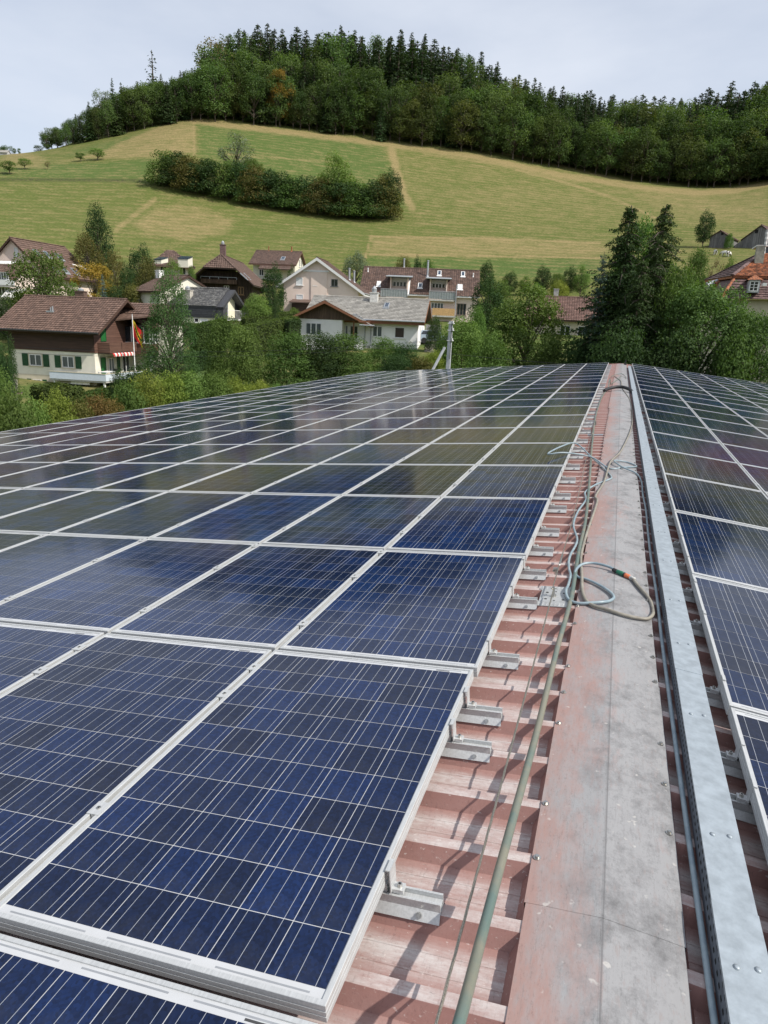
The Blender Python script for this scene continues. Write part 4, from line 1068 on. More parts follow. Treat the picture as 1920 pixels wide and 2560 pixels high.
# gable side: upper balcony, shutters, awning, sun room
h.window('r', -2.7, zsplit + 1.0, .9, 1.75, mull=0, pane=green_light, fm=green_paint, off=.06, sill=False, name='shuttered_window')
zg0, zg1 = zsplit + .05, zsplit + .95
mb = MB()
x0, x1, y0_, y1_ = aw + .05, aw + 1.25, -fw_ + .5, 1.0
for k in range(6):
    z = zg0 + k * .15
    mb.box(x0, y0_ - .03, z, x1 + .03, y0_, z + .135); mb.box(x1, y0_ + .001, z, x1 + .03, y1_, z + .135)
o = mb.build('timber_balcony', wood_red, h.root)
mb = MB(); mb.box(x0, y0_, zg0 - .12, x1, y1_, zg0 - .01); mb.build('timber_balcony_floor', wood_dark, h.root)
mb = MB(); n = 13
for k in range(n):
    ya, yb_ = y0_ + .4 + (y1_ - y0_) * .8 * k / n, y0_ + .4 + (y1_ - y0_) * .8 * (k + 1) / n
    mb.quad((x1 + .12, ya, zg0 - .16), (x1 + .12, yb_, zg0 - .16), (x1 + .02, yb_, zg0 - .04), (x1 + .02, ya, zg0 - .04), k % 2)
    mb.poly([(x1 + .125, ya, zg0 - .16), (x1 + .125, yb_, zg0 - .16), (x1 + .125, yb_, zg0 - .33), (x1 + .125, (ya + yb_) / 2, zg0 - .38), (x1 + .125, ya, zg0 - .33)], k % 2)
mb.build('striped_awning', [red_cloth, white_cloth], h.root)
zl = zb1 - .75
h.window('r', -2.9, zl + .2, .8, 1.9, mull=0, pane=green_light, fm=green_paint, off=.01, sill=False, name='shutter')
h.window('r', -1.55, zl + .5, .9, 1.5, mull=1, pane=glass_light, off=.01, surround=pl_beige)
h.window('r', -.3, zl + .1, .5, 2.1, mull=0, pane=green_paint, fm=green_paint, off=.01, sill=False, name='shutter')
h.window('r', 1.0, zl, 1.2, 2.1, mull=1, pane=glass, off=.01, sill=False, name='balcony_door')
# glazed sun room with its own small tiled roof
sx0, sx1, sy0, sy1 = aw + .05, aw + 2.7, 1.1, 5.2; sz0, sz1 = zsplit - .1, zsplit + 2.35
mb = MB(); mb.box(sx0, sy0, sz0 - .12, sx1, sy1, sz0 + .9); mb.build('sun_room_parapet', wood_red, h.root)
mb = MB()
for k in range(9):
    yy = sy0 + (sy1 - sy0) * k / 8; mb.box(sx1 - .1, yy - .06, sz0 + .902, sx1, yy + .06, sz1)
for k in range(1, 4):
    xx = sx0 + (sx1 - sx0) * k / 4; mb.box(xx - .06, sy0, sz0 + .902, xx + .06, sy0 + .1, sz1)
mb.box(sx0, sy0 - .02, sz0 + .903, sx1 + .03, sy0 + .08, sz0 + 1.0); mb.box(sx1 - .08, sy0 + .082, sz0 + .903, sx1 + .03, sy1, sz0 + 1.0)
sr = mb.build('sun_room_frame', white_paint, h.root)
mb = MB(); mb.box(sx0, sy0 + .03, sz0 + .95, sx1 - .05, sy1, sz1 - .01); mb.build('sun_room_glass', glass, h.root)
mb = MB(); e0, e1 = (sx1 + .45, sz1 + .0), (sx0, sz1 + 1.3)
mb.extrude([(e0[0], sy0 - .5, e0[1]), (e1[0], sy0 - .5, e1[1]), (e1[0], sy0 - .5, e1[1] - .12), (e0[0], sy0 - .5, e0[1] - .12)], (0, sy1 - sy0 + 1.0, 0)); rr = mb.build('sun_room_roof', wood_dark, h.root)
Ls = math.hypot(e0[0] - e1[0], e1[1] - e0[1]); plane_tiles(rr, (e0[0], sy0 - .5, e0[1] + .01), (0, 1, 0), np.array([e1[0] - e0[0], 0, e1[1] - e0[1]]) / Ls, sy1 - sy0 + 1, Ls, tile_brown, .28, .36)
for yy in (sy0 + .2, sy1 - .2):
    mb = MB(); mb.box(sx1 - .2, yy - .07, 0, sx1 - .06, yy + .07, sz0 - .13); mb.build('sun_room_post', white_paint, h.root)
P = h.roof_pt(127, 778); mb = MB(); mb.tube([P, P + (0, 0, .35)], .06, 8); mb.tube([P + (.2, 0, 0), P + (.2, 0, .45)], .07, 8); mb.box(P[0] - .3, P[1] - .3, P[2] - .1, P[0] + .4, P[1] + .3, P[2] + .05); mb.build('vent_pipe', zinc, h.rf)
h.chimney((h.roof_pt(197, 744)[0], .4), .95, .6, h.zr - .6, h.zr + .55, pm('brown_chimney_cladding', (.13, .085, .065), .7), cowl=.35)
mb = MB(); mb.tube([(-aw - .08, -fw_ - .1, 0), (-aw - .08, -fw_ - .1, h.zroof(h.bf) - .7), (-aw - .4, -h.bf - .05, h.zroof(h.bf) - .1)], .05, 8); mb.build('downpipe', pm('dark_downpipe', (.03, .035, .04), .5), h.root)
# back wing roof
mb = MB(); mb.extrude([(1.0, 2.5, h.zr - .25), (8.3, 2.5, h.zr - .25), (8.3, 6.5, h.zr - 2.4), (1.0, 6.5, h.zr - 2.4)], (0, 0, -.15)); 
mb.extrude([(1.0, 2.49, h.zr - .25), (1.0, -1.6, h.zr - 2.4), (8.3, -1.6 + 2.2, h.zr - 1.25), (8.3, 2.49, h.zr - .25)], (0, 0, -.15)); wr = mb.build('wing_roof', tile_brown, h.root)
plane_tiles(wr, (4.2, .55, h.zr - 1.27), (1, 0, 0), np.array([0, 1.94, 1.02]) / math.hypot(1.94, 1.02), 4.1, 2.15, tile_brown, .28, .36)
mb = MB(); mb.box(4.4, 2.6, 0, 8.0, 6.0, h.zr - 2.3); mb.build('wing_wall', pl_cream, h.root)
CHALET = h
# balcony furniture
tb = thing('garden_table', 'pale table standing on the chalet balcony', 'table', h.root.matrix_basis @ Vector((aw + .75, -fw_ + .6, zb0)), h.yaw)
mb = MB(); mb.box(-.45, -.8, .72, .45, .8, .76); mb.build('table_top', white_paint, tb)
for sx in (-1, 1):
    for sy in (-1, 1):
        mb = MB(); mb.box(sx * .38 - .03, sy * .7 - .03, 0, sx * .38 + .03, sy * .7 + .03, .72); mb.build('leg', white_paint, tb)
ch = thing('garden_chair', 'dark chair at the table on the chalet balcony', 'chair', h.root.matrix_basis @ Vector((aw + .8, -fw_ + 1.9, zb0)), h.yaw)
mb = MB(); mb.box(-.22, -.22, .42, .22, .22, .46); mb.build('seat', rubber, ch); mb = MB(); mb.box(-.22, .18, .461, .22, .22, .95); mb.build('backrest', rubber, ch)
for sx in (-1, 1):
    for sy in (-1, 1):
        mb = MB(); mb.box(sx * .19 - .02, sy * .19 - .02, 0, sx * .19 + .02, sy * .19 + .02, .419); mb.build('leg', rubber, ch)
# flag of the canton on a pole in front of the gable
pb = at(338, 930, 70.5); fb = np.array([pb[0], pb[1], zg(pb[0], pb[1])]); ft = at(325.5, 788, 70.5)[2]
fp = thing('flagpole', 'white flagpole in front of the chalet gable', 'flagpole', fb)
mb = MB(); mb.tube([(0, 0, 0), (0, 0, ft - fb[2])], [.055, .04], 8); mb.build('pole', white_paint, fp); mb = MB(); mb.tube([(0, 0, ft - fb[2]), (0, 0, ft - fb[2] + .12)], [.06, .02], 8); mb.build('finial', steel, fp)
f_red, f_yel, f_blk = pm('flag_red', (.60, .02, .025), .8), pm('flag_yellow', (.75, .52, .02), .8), pm('flag_black', (.012, .012, .012), .8)
fl = thing('flag', 'limp red and yellow flag with a black bear on the flagpole', 'flag', (fb[0], fb[1], ft - .35))
NU, NV = 26, 26; mb = MB(); SZ = 2.0
def fpt(u, v):      # u out from the pole, v down; the cloth droops away from the pole
    return np.array([SZ * (.50 * u + .015), .10 * math.sin(u * 9 + v * 2) * u, -SZ * (v * .74 + u * .66 - .10 * u * u) ]) 
def bear(u, v):
    # along the bend (diagonal): a walking bear reduced to its dark shape
    s_ = (u + v) / 2; t_ = (u - v)
    if .20 < s_ < .70 and abs(t_) < .085: return True
    if .12 < s_ < .24 and abs(t_ - .01) < .065: return True
    for c in (.30, .40, .58, .68):
        if abs(s_ - c) < .028 and -.17 < t_ < 0: return True
    return False
for i in range(NU):
    for j in range(NV):
        u, v = (i + .5) / NU, (j + .5) / NV
        col = 1 if abs(u - v) < .26 else 0
        if col == 1 and bear(u, v): col = 2
        mb.quad(fpt(i / NU, j / NV), fpt((i + 1) / NU, j / NV), fpt((i + 1) / NU, (j + 1) / NV), fpt(i / NU, (j + 1) / NV), col)
mb.build('cloth', [f_red, f_yel, f_blk], fl)
# water barrels and cans
for k, (px, lab) in enumerate(((37, 'brown water barrel, the one farther from the chalet wall'), (50, 'brown water barrel standing closer to the chalet wall'))):
    p = at(px, 992, 68.5); p[2] = -7.05
    bt = thing('water_barrel', lab, 'barrel', p, 0, 'water barrels beside the chalet')
    mb = MB(); mb.tube([(0, 0, 0), (0, 0, .25), (0, 0, .55), (0, 0, .9), (0, 0, 1.15)], [.27, .33, .36, .33, .28], 14); mb.build('body', pm('brown_barrel', (.13, .09, .055), .5) if k == 0 else MATS['brown_barrel'], bt, True)
    mb = MB(); mb.tube([(0, 0, 1.151), (0, 0, 1.2)], [.29, .25], 14); mb.build('lid', blind_d, bt)
canm = pm('blue_can_plastic', (.03, .30, .55), .4); redm = pm('red_can_plastic', (.5, .05, .05), .4)
for px, mt, lab in ((36, canm, 'blue watering can in front of the farther barrel'), (49, canm, 'blue watering can in front of the barrel nearer the wall'), (42.5, redm, 'small red watering can between the two blue ones')):
    p = at(px, 996, 67.4); p[2] = -7.0
    wc = thing('watering_can', lab, 'watering can', p)
    mb = MB(); mb.tube([(0, 0, 0), (0, 0, .28), (0, 0, .34)], [.13, .12, .08], 10); mb.build('body', mt, wc, True); mb = MB(); mb.tube([(.1, 0, .08), (.3, 0, .36)], [.03, .018], 6); mb.build('spout', mt, wc)
    mb = MB(); mb.tube(smooth_path([(0, 0, .33), (-.05, 0, .45), (-.15, 0, .38), (-.13, 0, .15)], 4), .015, 6); mb.build('handle', mt, wc)

# ---- white bungalow with grey tiles
h = House('bungalow', 'white bungalow with grey tiled roof and a dark wooden front gable', -26.81, 75.57, 10.4, 6.47, 5.01, 5.01, 3.75, 24.4, og=.75, oe=.7, zb=-2.6)
aw, fw_ = h.a - h.og, h.bf - h.oe
h.walls(mat=pl_white)
mb = MB(); mb.box(-aw - .02, -fw_ - .02, -1.5, aw + .02, h.bb - h.oe + .02, h.hit(1051, 871, 'f')[2]); mb.build('plinth', pl_grey, h.root)
h.roof(tile_grey, tw=.34, course=.34, wavy=False); h.fascia(fascia_red, .24); h.gutter(zinc)
mb = MB(); mb.box(-h.a, -h.bf + .05, h.zroof(h.bf) - .42, h.a, -h.bf + .1, h.zroof(h.bf) - .22); mb.build('eaves_board', fascia_red, h.rf)
# cross gable wing on the left
gx0, gx1 = h.hit(739, 830, 'f', 1.6)[0], h.hit(855, 830, 'f', 1.6)[0]; gy = -fw_ - 1.6
gl, gr = h.hit(726.7, 792.5, 'f', 2.5)[0], h.hit(926, 797, 'f', 2.5)[0]; gyo = -fw_ - 2.5
ga = h.hit(811.4, 751.5, 'f', 2.5); zge = h.hit(726.7, 792.5, 'f', 2.5)[2]; zge2 = h.hit(897, 798, 'f', 2.5)[2]; grx = h.hit(897, 798, 'f', 2.5)[0]
gzr, gcx = ga[2], ga[0]
tl = (gzr - zge) / (gcx - gl); tr = (gzr - zge2) / (grx - gcx)
ywall_top = lambda x: gzr - .2 - (tl * (gcx - x) if x < gcx else tr * (x - gcx))
zwood = h.hit(790, 797.5, 'f', 1.6)[2]
mb = MB(); mb.box(gx0, gy, -.3, gx1, -fw_ + .01, zwood); mb.build('front_wing_wall', pl_white, h.root)
mb = MB(); mb.extrude([(gx0 - .02, gy - .03, zwood + .002), (grx - .35, gy - .03, zwood + .002), (grx - .35, gy - .03, max(zwood + .03, ywall_top(grx - .35))), (gcx, gy - .03, ywall_top(gcx)), (gx0 - .02, gy - .03, max(zwood + .05, ywall_top(gx0)))], (0, 1.5, 0)); mb.build('gable_wall', wood_gable, h.root)
mb = MB(); u = gx0
while u < grx - .4:
    ue = u + .13; n_ = .035 + random.uniform(.01, .025); za, zb_ = ywall_top(u), ywall_top(ue)
    if min(za, zb_) > zwood + .05:
        mb.add([(u + .005, gy - n_ , zwood), (ue - .005, gy - n_, zwood), (ue - .005, gy - n_, zb_), (u + .005, gy - n_, za), (u + .005, gy - .03, zwood), (ue - .005, gy - .03, zwood), (ue - .005, gy - .03, zb_), (u + .005, gy - .03, za)], [(0, 1, 2, 3), (0, 3, 7, 4), (1, 5, 6, 2), (0, 4, 5, 1)])
    u = ue
o = mb.build('gable_boards', wood_gable, h.root); o['kind'] = 'stuff'
ymeet = -(h.zr - gzr) / h.t if gzr < h.zr else 0
mb = MB(); TH = .2
mb.extrude([(gl, gyo, zge), (gcx, gyo, gzr), (gcx, gyo, gzr - TH), (gl, gyo, zge - TH)], (0, -gyo + ymeet, 0))
mb.extrude([(gcx, gyo, gzr), (gr, gyo, gzr - tr * (gr - gcx)), (gr, gyo, gzr - tr * (gr - gcx) - TH), (gcx, gyo, gzr - TH)], (0, -h.bf - gyo + .4, 0))
mb.extrude([(gcx, -h.bf + .42, gzr), (gr, -h.bf + .42, gzr - tr * (gr - gcx)), (gr, -h.bf + .42, gzr - tr * (gr - gcx) - TH), (gcx, -h.bf + .42, gzr - TH)], (0, .05, 0))
g_roof = mb.build('gable_roof', fascia_red, h.root)
# right slope of the wing, cut along the valley
Lr = math.hypot(gr - gcx, tr * (gr - gcx)); Vr = np.array([gcx - gr, 0, tr * (gr - gcx)]) / Lr
lenr = ymeet - gyo
zed = gzr - tr * (gr - gcx)
def valley(u, v):
    y = gyo + u; z = zed + Vr[2] * v; return z > h.zr - abs(y) * h.t - .12
plane_tiles(g_roof, (gr, gyo, zed + .012), (0, 1, 0), Vr, lenr, Lr, tile_grey, .34, .34, False, valley)
sub = MB()
for k in range(24):
    v0, v1 = Lr * k / 24, Lr * (k + 1) / 24; zz = zed + Vr[2] * (v0 + v1) / 2; yy = min(ymeet, -(h.zr - zz) / h.t + .15)
    a_ = np.array([gr, 0, zed]) + Vr * v0; b_ = np.array([gr, 0, zed]) + Vr * v1
    if yy > gyo: sub.quad((a_[0], gyo, a_[2]), (a_[0], yy, a_[2]), (b_[0], yy, b_[2]), (b_[0], gyo, b_[2]))
sub.build('roof_lining', tile_grey, g_roof)
Ll = math.hypot(gcx - gl, gzr - zge); Vl = np.array([gcx - gl, 0, gzr - zge]) / Ll
plane_tiles(g_roof, (gl, ymeet, zge + .012), (0, -1, 0), Vl, lenr, Ll, tile_grey, .34, .34, False, lambda u, v: (zge + Vl[2] * v) > h.zr - abs(ymeet - u) * h.t - .12)
ridge_tiles(g_roof, (gcx, gyo, gzr + .04), (gcx, ymeet, gzr + .04), tile_grey)
mb = MB()
mb.extrude([(gl, gyo - .04, zge + .02), (gcx, gyo - .04, gzr + .02), (gcx, gyo - .04, gzr - .27), (gl, gyo - .04, zge - .2)], (0, .035, 0)); mb.extrude([(gcx, gyo - .04, gzr + .02), (grx, gyo - .04, zge2 + .02), (grx, gyo - .04, zge2 - .2), (gcx, gyo - .04, gzr - .27)], (0, .035, 0)); mb.box(grx, gyo - .04, zge2 - .3, gr, gyo - .005, zge2 - .12); mb.build('barge_board', fascia_red, g_roof)
mb = MB(); mb.tube([(grx + .1, gyo - .06, zed + .0), (gr + .12, gyo - .06, zed - .02), (gr + .12, -h.bf, zed - .02)], .07, 8); mb.build('gutter', zinc, g_roof)
# collector on the wing roof
mb = MB(); Nr = np.cross([0, 1, 0], Vr)
def rq(u, v, n): return np.array([gr, gyo, zed]) + np.array([0, 1, 0]) * u + Vr * v + Nr * n
for a_, b_ in ((1.2, 3.2),):
    mb.hexa([rq(a_, .6, .05), rq(b_, .6, .05), rq(b_, 2.3, .05), rq(a_, 2.3, .05)], [rq(a_, .6, .13), rq(b_, .6, .13), rq(b_, 2.3, .13), rq(a_, 2.3, .13)])
cf = mb.build('solar_collector', zinc, g_roof)
for k in range(3):
    mb = MB(); mb.hexa([rq(1.27 + .64 * k, .68, .131), rq(1.84 + .64 * k, .68, .131), rq(1.84 + .64 * k, 2.22, .131), rq(1.27 + .64 * k, 2.22, .131)], [rq(1.27 + .64 * k, .68, .14), rq(1.84 + .64 * k, .68, .14), rq(1.84 + .64 * k, 2.22, .14), rq(1.27 + .64 * k, 2.22, .14)]); mb.build('pane', pv_blue, cf)
wg = h.bf - h.oe
_bf, _oe = h.bf, h.oe
h.win_px('f', 764, 807, 804, 837, mull=2, pane=glass_light, off=1.6, sash=.08)
h.win_px('f', 931, 815, 956, 842, mull=1, pane=glass_light, sash=.07)
h.win_px('f', 986, 818, 1012, 845, mull=0, pane=blind_d, sash=.07)
h.win_px('f', 855, 812, 871, 848, mull=1, pane=glass_light, sash=.1, sill=False, name='terrace_door')
h.win_px('f', 874, 814, 896, 848, mull=1, pane=glass, sash=.08, sill=False, name='terrace_door')
mb = MB(); xq = h.hit(883, 820, 'f', 1.4)[0]; mb.box(xq, gy + .1, 0, xq + .12, gy + .22, zwood); mb.build('timber_post', fascia_red, h.root)
mb = MB(); xq = h.hit(912.5, 820, 'f', .1)[0]; mb.tube([(xq, -fw_ - .1, 0), (xq, -fw_ - .1, h.zroof(fw_) - .6)], .05, 8); xq = h.hit(926, 820, 'f', .5)[0]; mb.tube([(xq, -fw_ - .1, 0), (xq, -fw_ - .1, h.zroof(h.bf) - .5), (gr + .12, -h.bf - .1, zed - .05)], .055, 8); mb.build('downpipe', zinc, h.root)
mb = MB(); mb.box(gx1 + .05, gy + .2, h.hit(880, 850, 'f', 1.)[2] - .9, h.hit(914, 840, 'f')[0], gy + .3, h.hit(880, 850, 'f', 1.)[2]); mb.build('terrace_parapet', white_paint, h.root)
for c in (-1.2, .8): h.window('r', c, 2.0, .5, 1.5, mull=0)
P = h.roof_pt(935, 753); h.chimney((P[0], P[1]), .85, .6, P[2] - .4, P[2] + .85, pm('white_chimney', (.62, .61, .58), .8), cowl=.75)
h.skylight(961, 760, 973, 770, pane=pv_blue, lid=zinc)

# ---- pink gabled house
h = House('gabled_house', 'pale pink gabled house with white barge boards behind the bungalow', -38.84, 89.98, 100.8, 3.6, 6.25, 5.33, 8.80, 33.4, og=.55, oe=.85, zb=1.0)
h.walls(mat=pl_pink); h.roof(tile_brown2, under=white_paint, tw=.3, course=.36); h.fascia(white_paint, .34, w=.05); h.gutter(zinc)
FA = h.frame_axes('l')
h.win_px('l', 740.5, 694, 757, 713, mull=0, pane=blind_w, sash=.07); h.win_px('l', 784, 695.5, 791.5, 714, mull=0, sash=.06); h.win_px('l', 828, 698, 844.5, 716, mull=1, pane=glass, fm=pm('grey_window_frame', (.2, .2, .2), .5), sash=.06)
h.win_px('l', 741, 736, 758, 749, mull=0, pane=blind_w, sash=.07)
mb = MB(); O, U, Nn = FA; zz = h.hit(800, 678, 'l')[2]; a_ = h.hit(757, 678, 'l') ; b_ = h.hit(823, 680, 'l')
mb.box(O[0] - .12, min(a_[1], b_[1]), zz - .1, O[0] - .01, max(a_[1], b_[1]), zz + .1); mb.build('tie_beam', white_paint, h.root)
mb = MB(); yv = h.hit(778, 700, 'l')[1]; mb.box(O[0] - .10, min(yv, h.hit(818, 700, 'l')[1]), 0, O[0] - .005, max(yv, h.hit(818, 700, 'l')[1]), zz - .12); mb.build('wall_projection', pl_pink, h.root)
P = h.hit(755, 752, 'l', 1.4); mb = MB(); mb.box(O[0] - 1.6, P[1] - 1.2, P[2] - 1.3, O[0] - .02, P[1] + 1.3, P[2] - .3); mb.build('porch', wood_dark, h.root); mb = MB(); mb.extrude([(O[0] - 1.9, P[1] - 1.5, P[2] - .28), (O[0] - 1.9, P[1] + 1.6, P[2] - .28), (O[0] - .01, P[1] + 1.6, P[2] + .1), (O[0] - .01, P[1] - 1.5, P[2] + .1)], (0, 0, .12)); mb.build('porch_roof', tile_brown2, h.root)
for px, py in ((873, 700), (885, 706)): h.flue(h.roof_pt(px, py), 1.35, .13)

# ---- brown-tiled row house with two loggias
h = House('terraced_house', 'long pink row house under a brown tiled roof with two roof loggias', -28.40, 101.23, 13.9, 8.27, 5.57, 5.57, 8.74, 33.8, og=.3, oe=.6, zb=1.4)
h.walls(mat=pl_pink)
LOG = ((975, 1018, 951, 1018), (1074, 1116, 1072, 1138)); holes = []
for k, (xa, xb_, _, _) in enumerate(LOG):
    A = h.hit(xa, 735, 'f'); B = h.hit(xb_, 740, 'f'); zf = h.hit((xa + xb_) / 2, 744 if k == 0 else 749, 'f')[2]
    holes.append((A[0] - .05, B[0] + .05, -(h.zr - zf - 2.85) / h.t))
h.roof(tile_row, under=white_paint, tw=.30, course=.34, amp=.03, holes=holes)
for x0, x1, y0_, y1_, bl in ((942, 952, 705, 716, True), (1045, 1056, 710, 720, False), (1094, 1103, 678, 690, False), (1153, 1162, 680, 693, False), (1144, 1156, 712, 725, True)):
    h.skylight(x0, y0_, x1, y1_, pane=blind_w if bl else pv_blue, lid=white_paint)
h.flue(h.roof_pt(1068.5, 691), 2.0, .13); h.flue(h.roof_pt(1010, 669), 1.1, .11); 
for px, py in ((920, 679), (1183, 692)): h.flue(h.roof_pt(px, py), .35, .07, white_paint)
fwl = h.bf - h.oe
for k, (xa, xb_, rail0, rail1) in enumerate(((975, 1018, 951, 1018), (1074, 1116, 1072, 1138))):
    A = h.hit(xa, 735, 'f'); B = h.hit(xb_, 740, 'f'); zf = h.hit((xa + xb_) / 2, 744 if k == 0 else 749, 'f')[2] ; zt = zf + 2.75
    yf = -fwl; ybk = -fwl + 1.3
    lg = MB(); lg.box(A[0], yf + .0, zf - .1, B[0], ybk, zf); lg.build('loggia_floor', pl_pink, h.root)
    lg = MB(); lg.box(A[0] - .05, yf - .05, zf, A[0] + .12, ybk + 1.2, zt - .15); lg.box(B[0] - .12, yf - .05, zf, B[0] + .05, ybk + 1.2, zt - .15); lg.build('loggia_cheek', pl_pink, h.root)
    lg = MB(); lg.box(A[0] + .13, ybk, zf + .002, B[0] - .13, ybk + .1, zt - .15); lg.build('loggia_back', pl_white, h.root)
    lg = MB(); lg.extrude([(A[0] - .55, yf - .75, zt + .0), (B[0] + .55, yf - .75, zt + .0), (B[0] + .55, yf + 3.6, zt + .38), (A[0] - .55, yf + 3.6, zt + .38)], (0, 0, -.14)); lg.build('loggia_roof', zinc, h.root)
    lg = MB(); lg.tube([(A[0] - .6, yf - .8, zt - .05), (B[0] + .6, yf - .8, zt - .05)], .09, 8); lg.build('loggia_gutter', zinc, h.root)
    sv = h.bf; 
    # glass doors
    n_ = 4; w = (B[0] - A[0] - .5)
    for i in range(n_):
        xx = A[0] + .25 + w * i / n_
        mb = MB(); mb.box(xx, ybk - .06, zf + .03, xx + .08, ybk - .002, zf + 2.2); mb.box(xx + w / n_ - .08, ybk - .06, zf + .03, xx + w / n_ - .005, ybk - .002, zf + 2.2); mb.box(xx + .081, ybk - .06, zf + 2.1, xx + w / n_ - .081, ybk - .002, zf + 2.2)
        d_ = mb.build('glazed_door', white_paint, h.root); mb = MB(); mb.box(xx + .082, ybk - .03, zf + .05, xx + w / n_ - .082, ybk - .004, zf + 2.09); mb.build('pane', glass if k else glass_light, d_)
    xr0, xr1 = h.hit(rail0, 745, 'f', .7)[0], h.hit(rail1, 745, 'f', .7)[0]; zr0 = zf + .05; yr = yf - .75
    mb = MB(); mb.box(xr0, yr - .0, zr0 - .25, xr1, yf + .0, zr0 - .06); mb.build('balcony_slab', conc, h.root)
    mb = MB(); mb.box(xr0, yr, zr0 + 1.0, xr1, yr + .05, zr0 + 1.06)
    nn = 10
    for i in range(nn + 1): xx = xr0 + (xr1 - xr0 - .04) * i / nn; mb.box(xx, yr, zr0 - .05, xx + .04, yr + .04, zr0 + 1.0)
    rl = mb.build('balcony_railing', zinc, h.root)
    mb = MB(); mb.box(xr0, yr + .052, zr0, xr1, yr + .06, zr0 + .95)
    mb.build('railing_glass', pm('railing_glass', (.30, .33, .33), .15), rl) if k == 0 else mb.build('railing_glass', MATS['railing_glass'], rl)
    for i, fx in enumerate((.25, .72)):
        c = h.root.matrix_basis @ Vector((A[0] + (B[0] - A[0]) * fx, yf + .5, zf + .005)); col_ = white_paint if k == 0 else conc
        gc = thing('garden_chair', ('pale', 'white')[k] + ' plastic chair in the %s roof loggia, %s one' % (('left', 'right')[k], ('left', 'right')[i]), 'chair', c, h.yaw)
        mb = MB(); mb.box(-.24, -.24, .40, .24, .24, .45); mb.build('seat', col_, gc); mb = MB(); mb.box(-.24, .18, .451, .24, .24, .92); mb.build('backrest', col_, gc)
        for sx in (-1, 1):
            for sy in (-1, 1): mb = MB(); mb.box(sx * .2 - .025, sy * .2 - .025, 0, sx * .2 + .025, sy * .2 + .025, .399); mb.build('leg', col_, gc)
h.win_px('f', 1077, 757, 1109, 772, mull=3, pane=glass_light, sash=.07); h.win_px('f', 1141, 759, 1166, 788, mull=2, pane=glass, sash=.07, fm=pm('brown_window_frame', (.2, .16, .13), .5))
h.win_px('f', 1086, 798, 1100, 812, mull=1, sash=.07)
A = h.hit(1080, 790, 'f', .9); B = h.hit(1136, 790, 'f', .9); mb = MB(); z0 = h.hit(1110, 789, 'f', .9)[2]
mb.box(A[0], -fwl - .9, z0, B[0], -fwl - .85, z0 + .95); mb.build('tan_balcony_panel', pm('tan_balcony_cloth', (.52, .33, .15), .7), h.root); mb = MB(); mb.box(A[0], -fwl - .9, z0 - .2, B[0], -fwl, z0 - .002); mb.build('balcony_slab', conc, h.root)
mb = MB(); xq = h.hit(1137.5, 770, 'f', .8)[0]; mb.box(xq, -fwl - .85, z0 - .2, xq + .1, -fwl - .75, z0 + 4.); mb.build('balcony_post', zinc, h.root)

# ---- brown timber farmhouse with half-hipped roof
h = House('timber_farmhouse', 'dark brown timber farmhouse with half-hipped roof and long wooden balcony', -59.42, 102.36, 108.8, 8.78, 4.90, 5.05, 9.69, 40.0, og=.9, oe=.7, zb=1.6)
hipd = 1.25; zh = h.hit(540, 670.5, 'l', .9)[2]; yh = (h.zr - zh) / h.t
xg = -h.a - hipd          # gable verge
h.walls(mat=wood_old, z1=zh - .3, name='timber_wall')
def clip_hf(u, v):
    x = xg + u; z = h.zroof(h.bf) + v * h.t / math.hypot(1, h.t); return x > xg + (0 if z < zh else hipd * (z - zh) / (h.zr - zh)) - .05
def clip_hb(u, v):
    x = h.a - u; z = h.zroof(h.bb) + v * h.t / math.hypot(1, h.t); return x > xg + (0 if z < zh else hipd * (z - zh) / (h.zr - zh)) - .05
mb = MB()
for sg, b_ in ((-1, h.bf), (1, h.bb)):
    mb.extrude([(xg, sg * b_, h.zroof(b_)), (h.a, sg * b_, h.zroof(b_)), (h.a, 0, h.zr), (-h.a, 0, h.zr), (xg, sg * yh, zh)], (0, 0, -.16))
mb.extrude([(xg, -yh, zh), (-h.a, 0, h.zr), (xg, yh, zh)], (0, 0, -.16))
h.rf = mb.build('roof', wood_old, h.root)
for sg, b_, cl in ((-1, h.bf, clip_hf), (1, h.bb, clip_hb)):
    L = math.hypot(b_, b_ * h.t); V_ = np.array([0, -sg * b_, b_ * h.t]) / L
    plane_tiles(h.rf, ((xg if sg < 0 else h.a), sg * b_, h.zroof(b_) + .01), (-sg, 0, 0), V_, h.a - xg, L, tile_brown2, .3, .36, True, cl)
Lh = math.hypot(hipd, h.zr - zh); Vh = np.array([hipd, 0, h.zr - zh]) / Lh
plane_tiles(h.rf, (xg, yh, zh + .01), (0, -1, 0), Vh, 2 * yh, Lh, tile_brown2, .3, .34, True, lambda u, v: abs(u - yh) < yh * (1 - v / Lh) + .08)
for sg in (-1, 1): ridge_tiles(h.rf, (xg, sg * yh, zh + .04), (-h.a, 0, h.zr + .05), tile_brown2)
ridge_tiles(h.rf, (-h.a, 0, h.zr + .05), (h.a, 0, h.zr + .05), tile_brown2)
h.board_wall('l', wood_old, -h.bf + h.oe, h.bb - h.oe, 0, zh - .3, .16, .01, vertical=True, gable=True)
O, U, Nn = h.frame_axes('l')
A = h.hit(502, 703, 'l', .8); B = h.hit(592, 708, 'l', .8); z0, z1 = h.hit(545, 709, 'l', .8)[2], h.hit(545, 698, 'l', .8)[2]
mb = MB()
n_ = 26
for k in range(n_):
    ya = A[1] + (B[1] - A[1]) * k / n_; yb_ = A[1] + (B[1] - A[1]) * (k + 1) / n_; mb.box(O[0] - .85, min(ya, yb_) + .01, z0, O[0] - .80, max(ya, yb_) - .01, z1)
o = mb.build('balcony_boards', pm('mid_brown_boards', (.10, .062, .042), .8, var=.3, island=.3), h.root); o['kind'] = 'stuff'
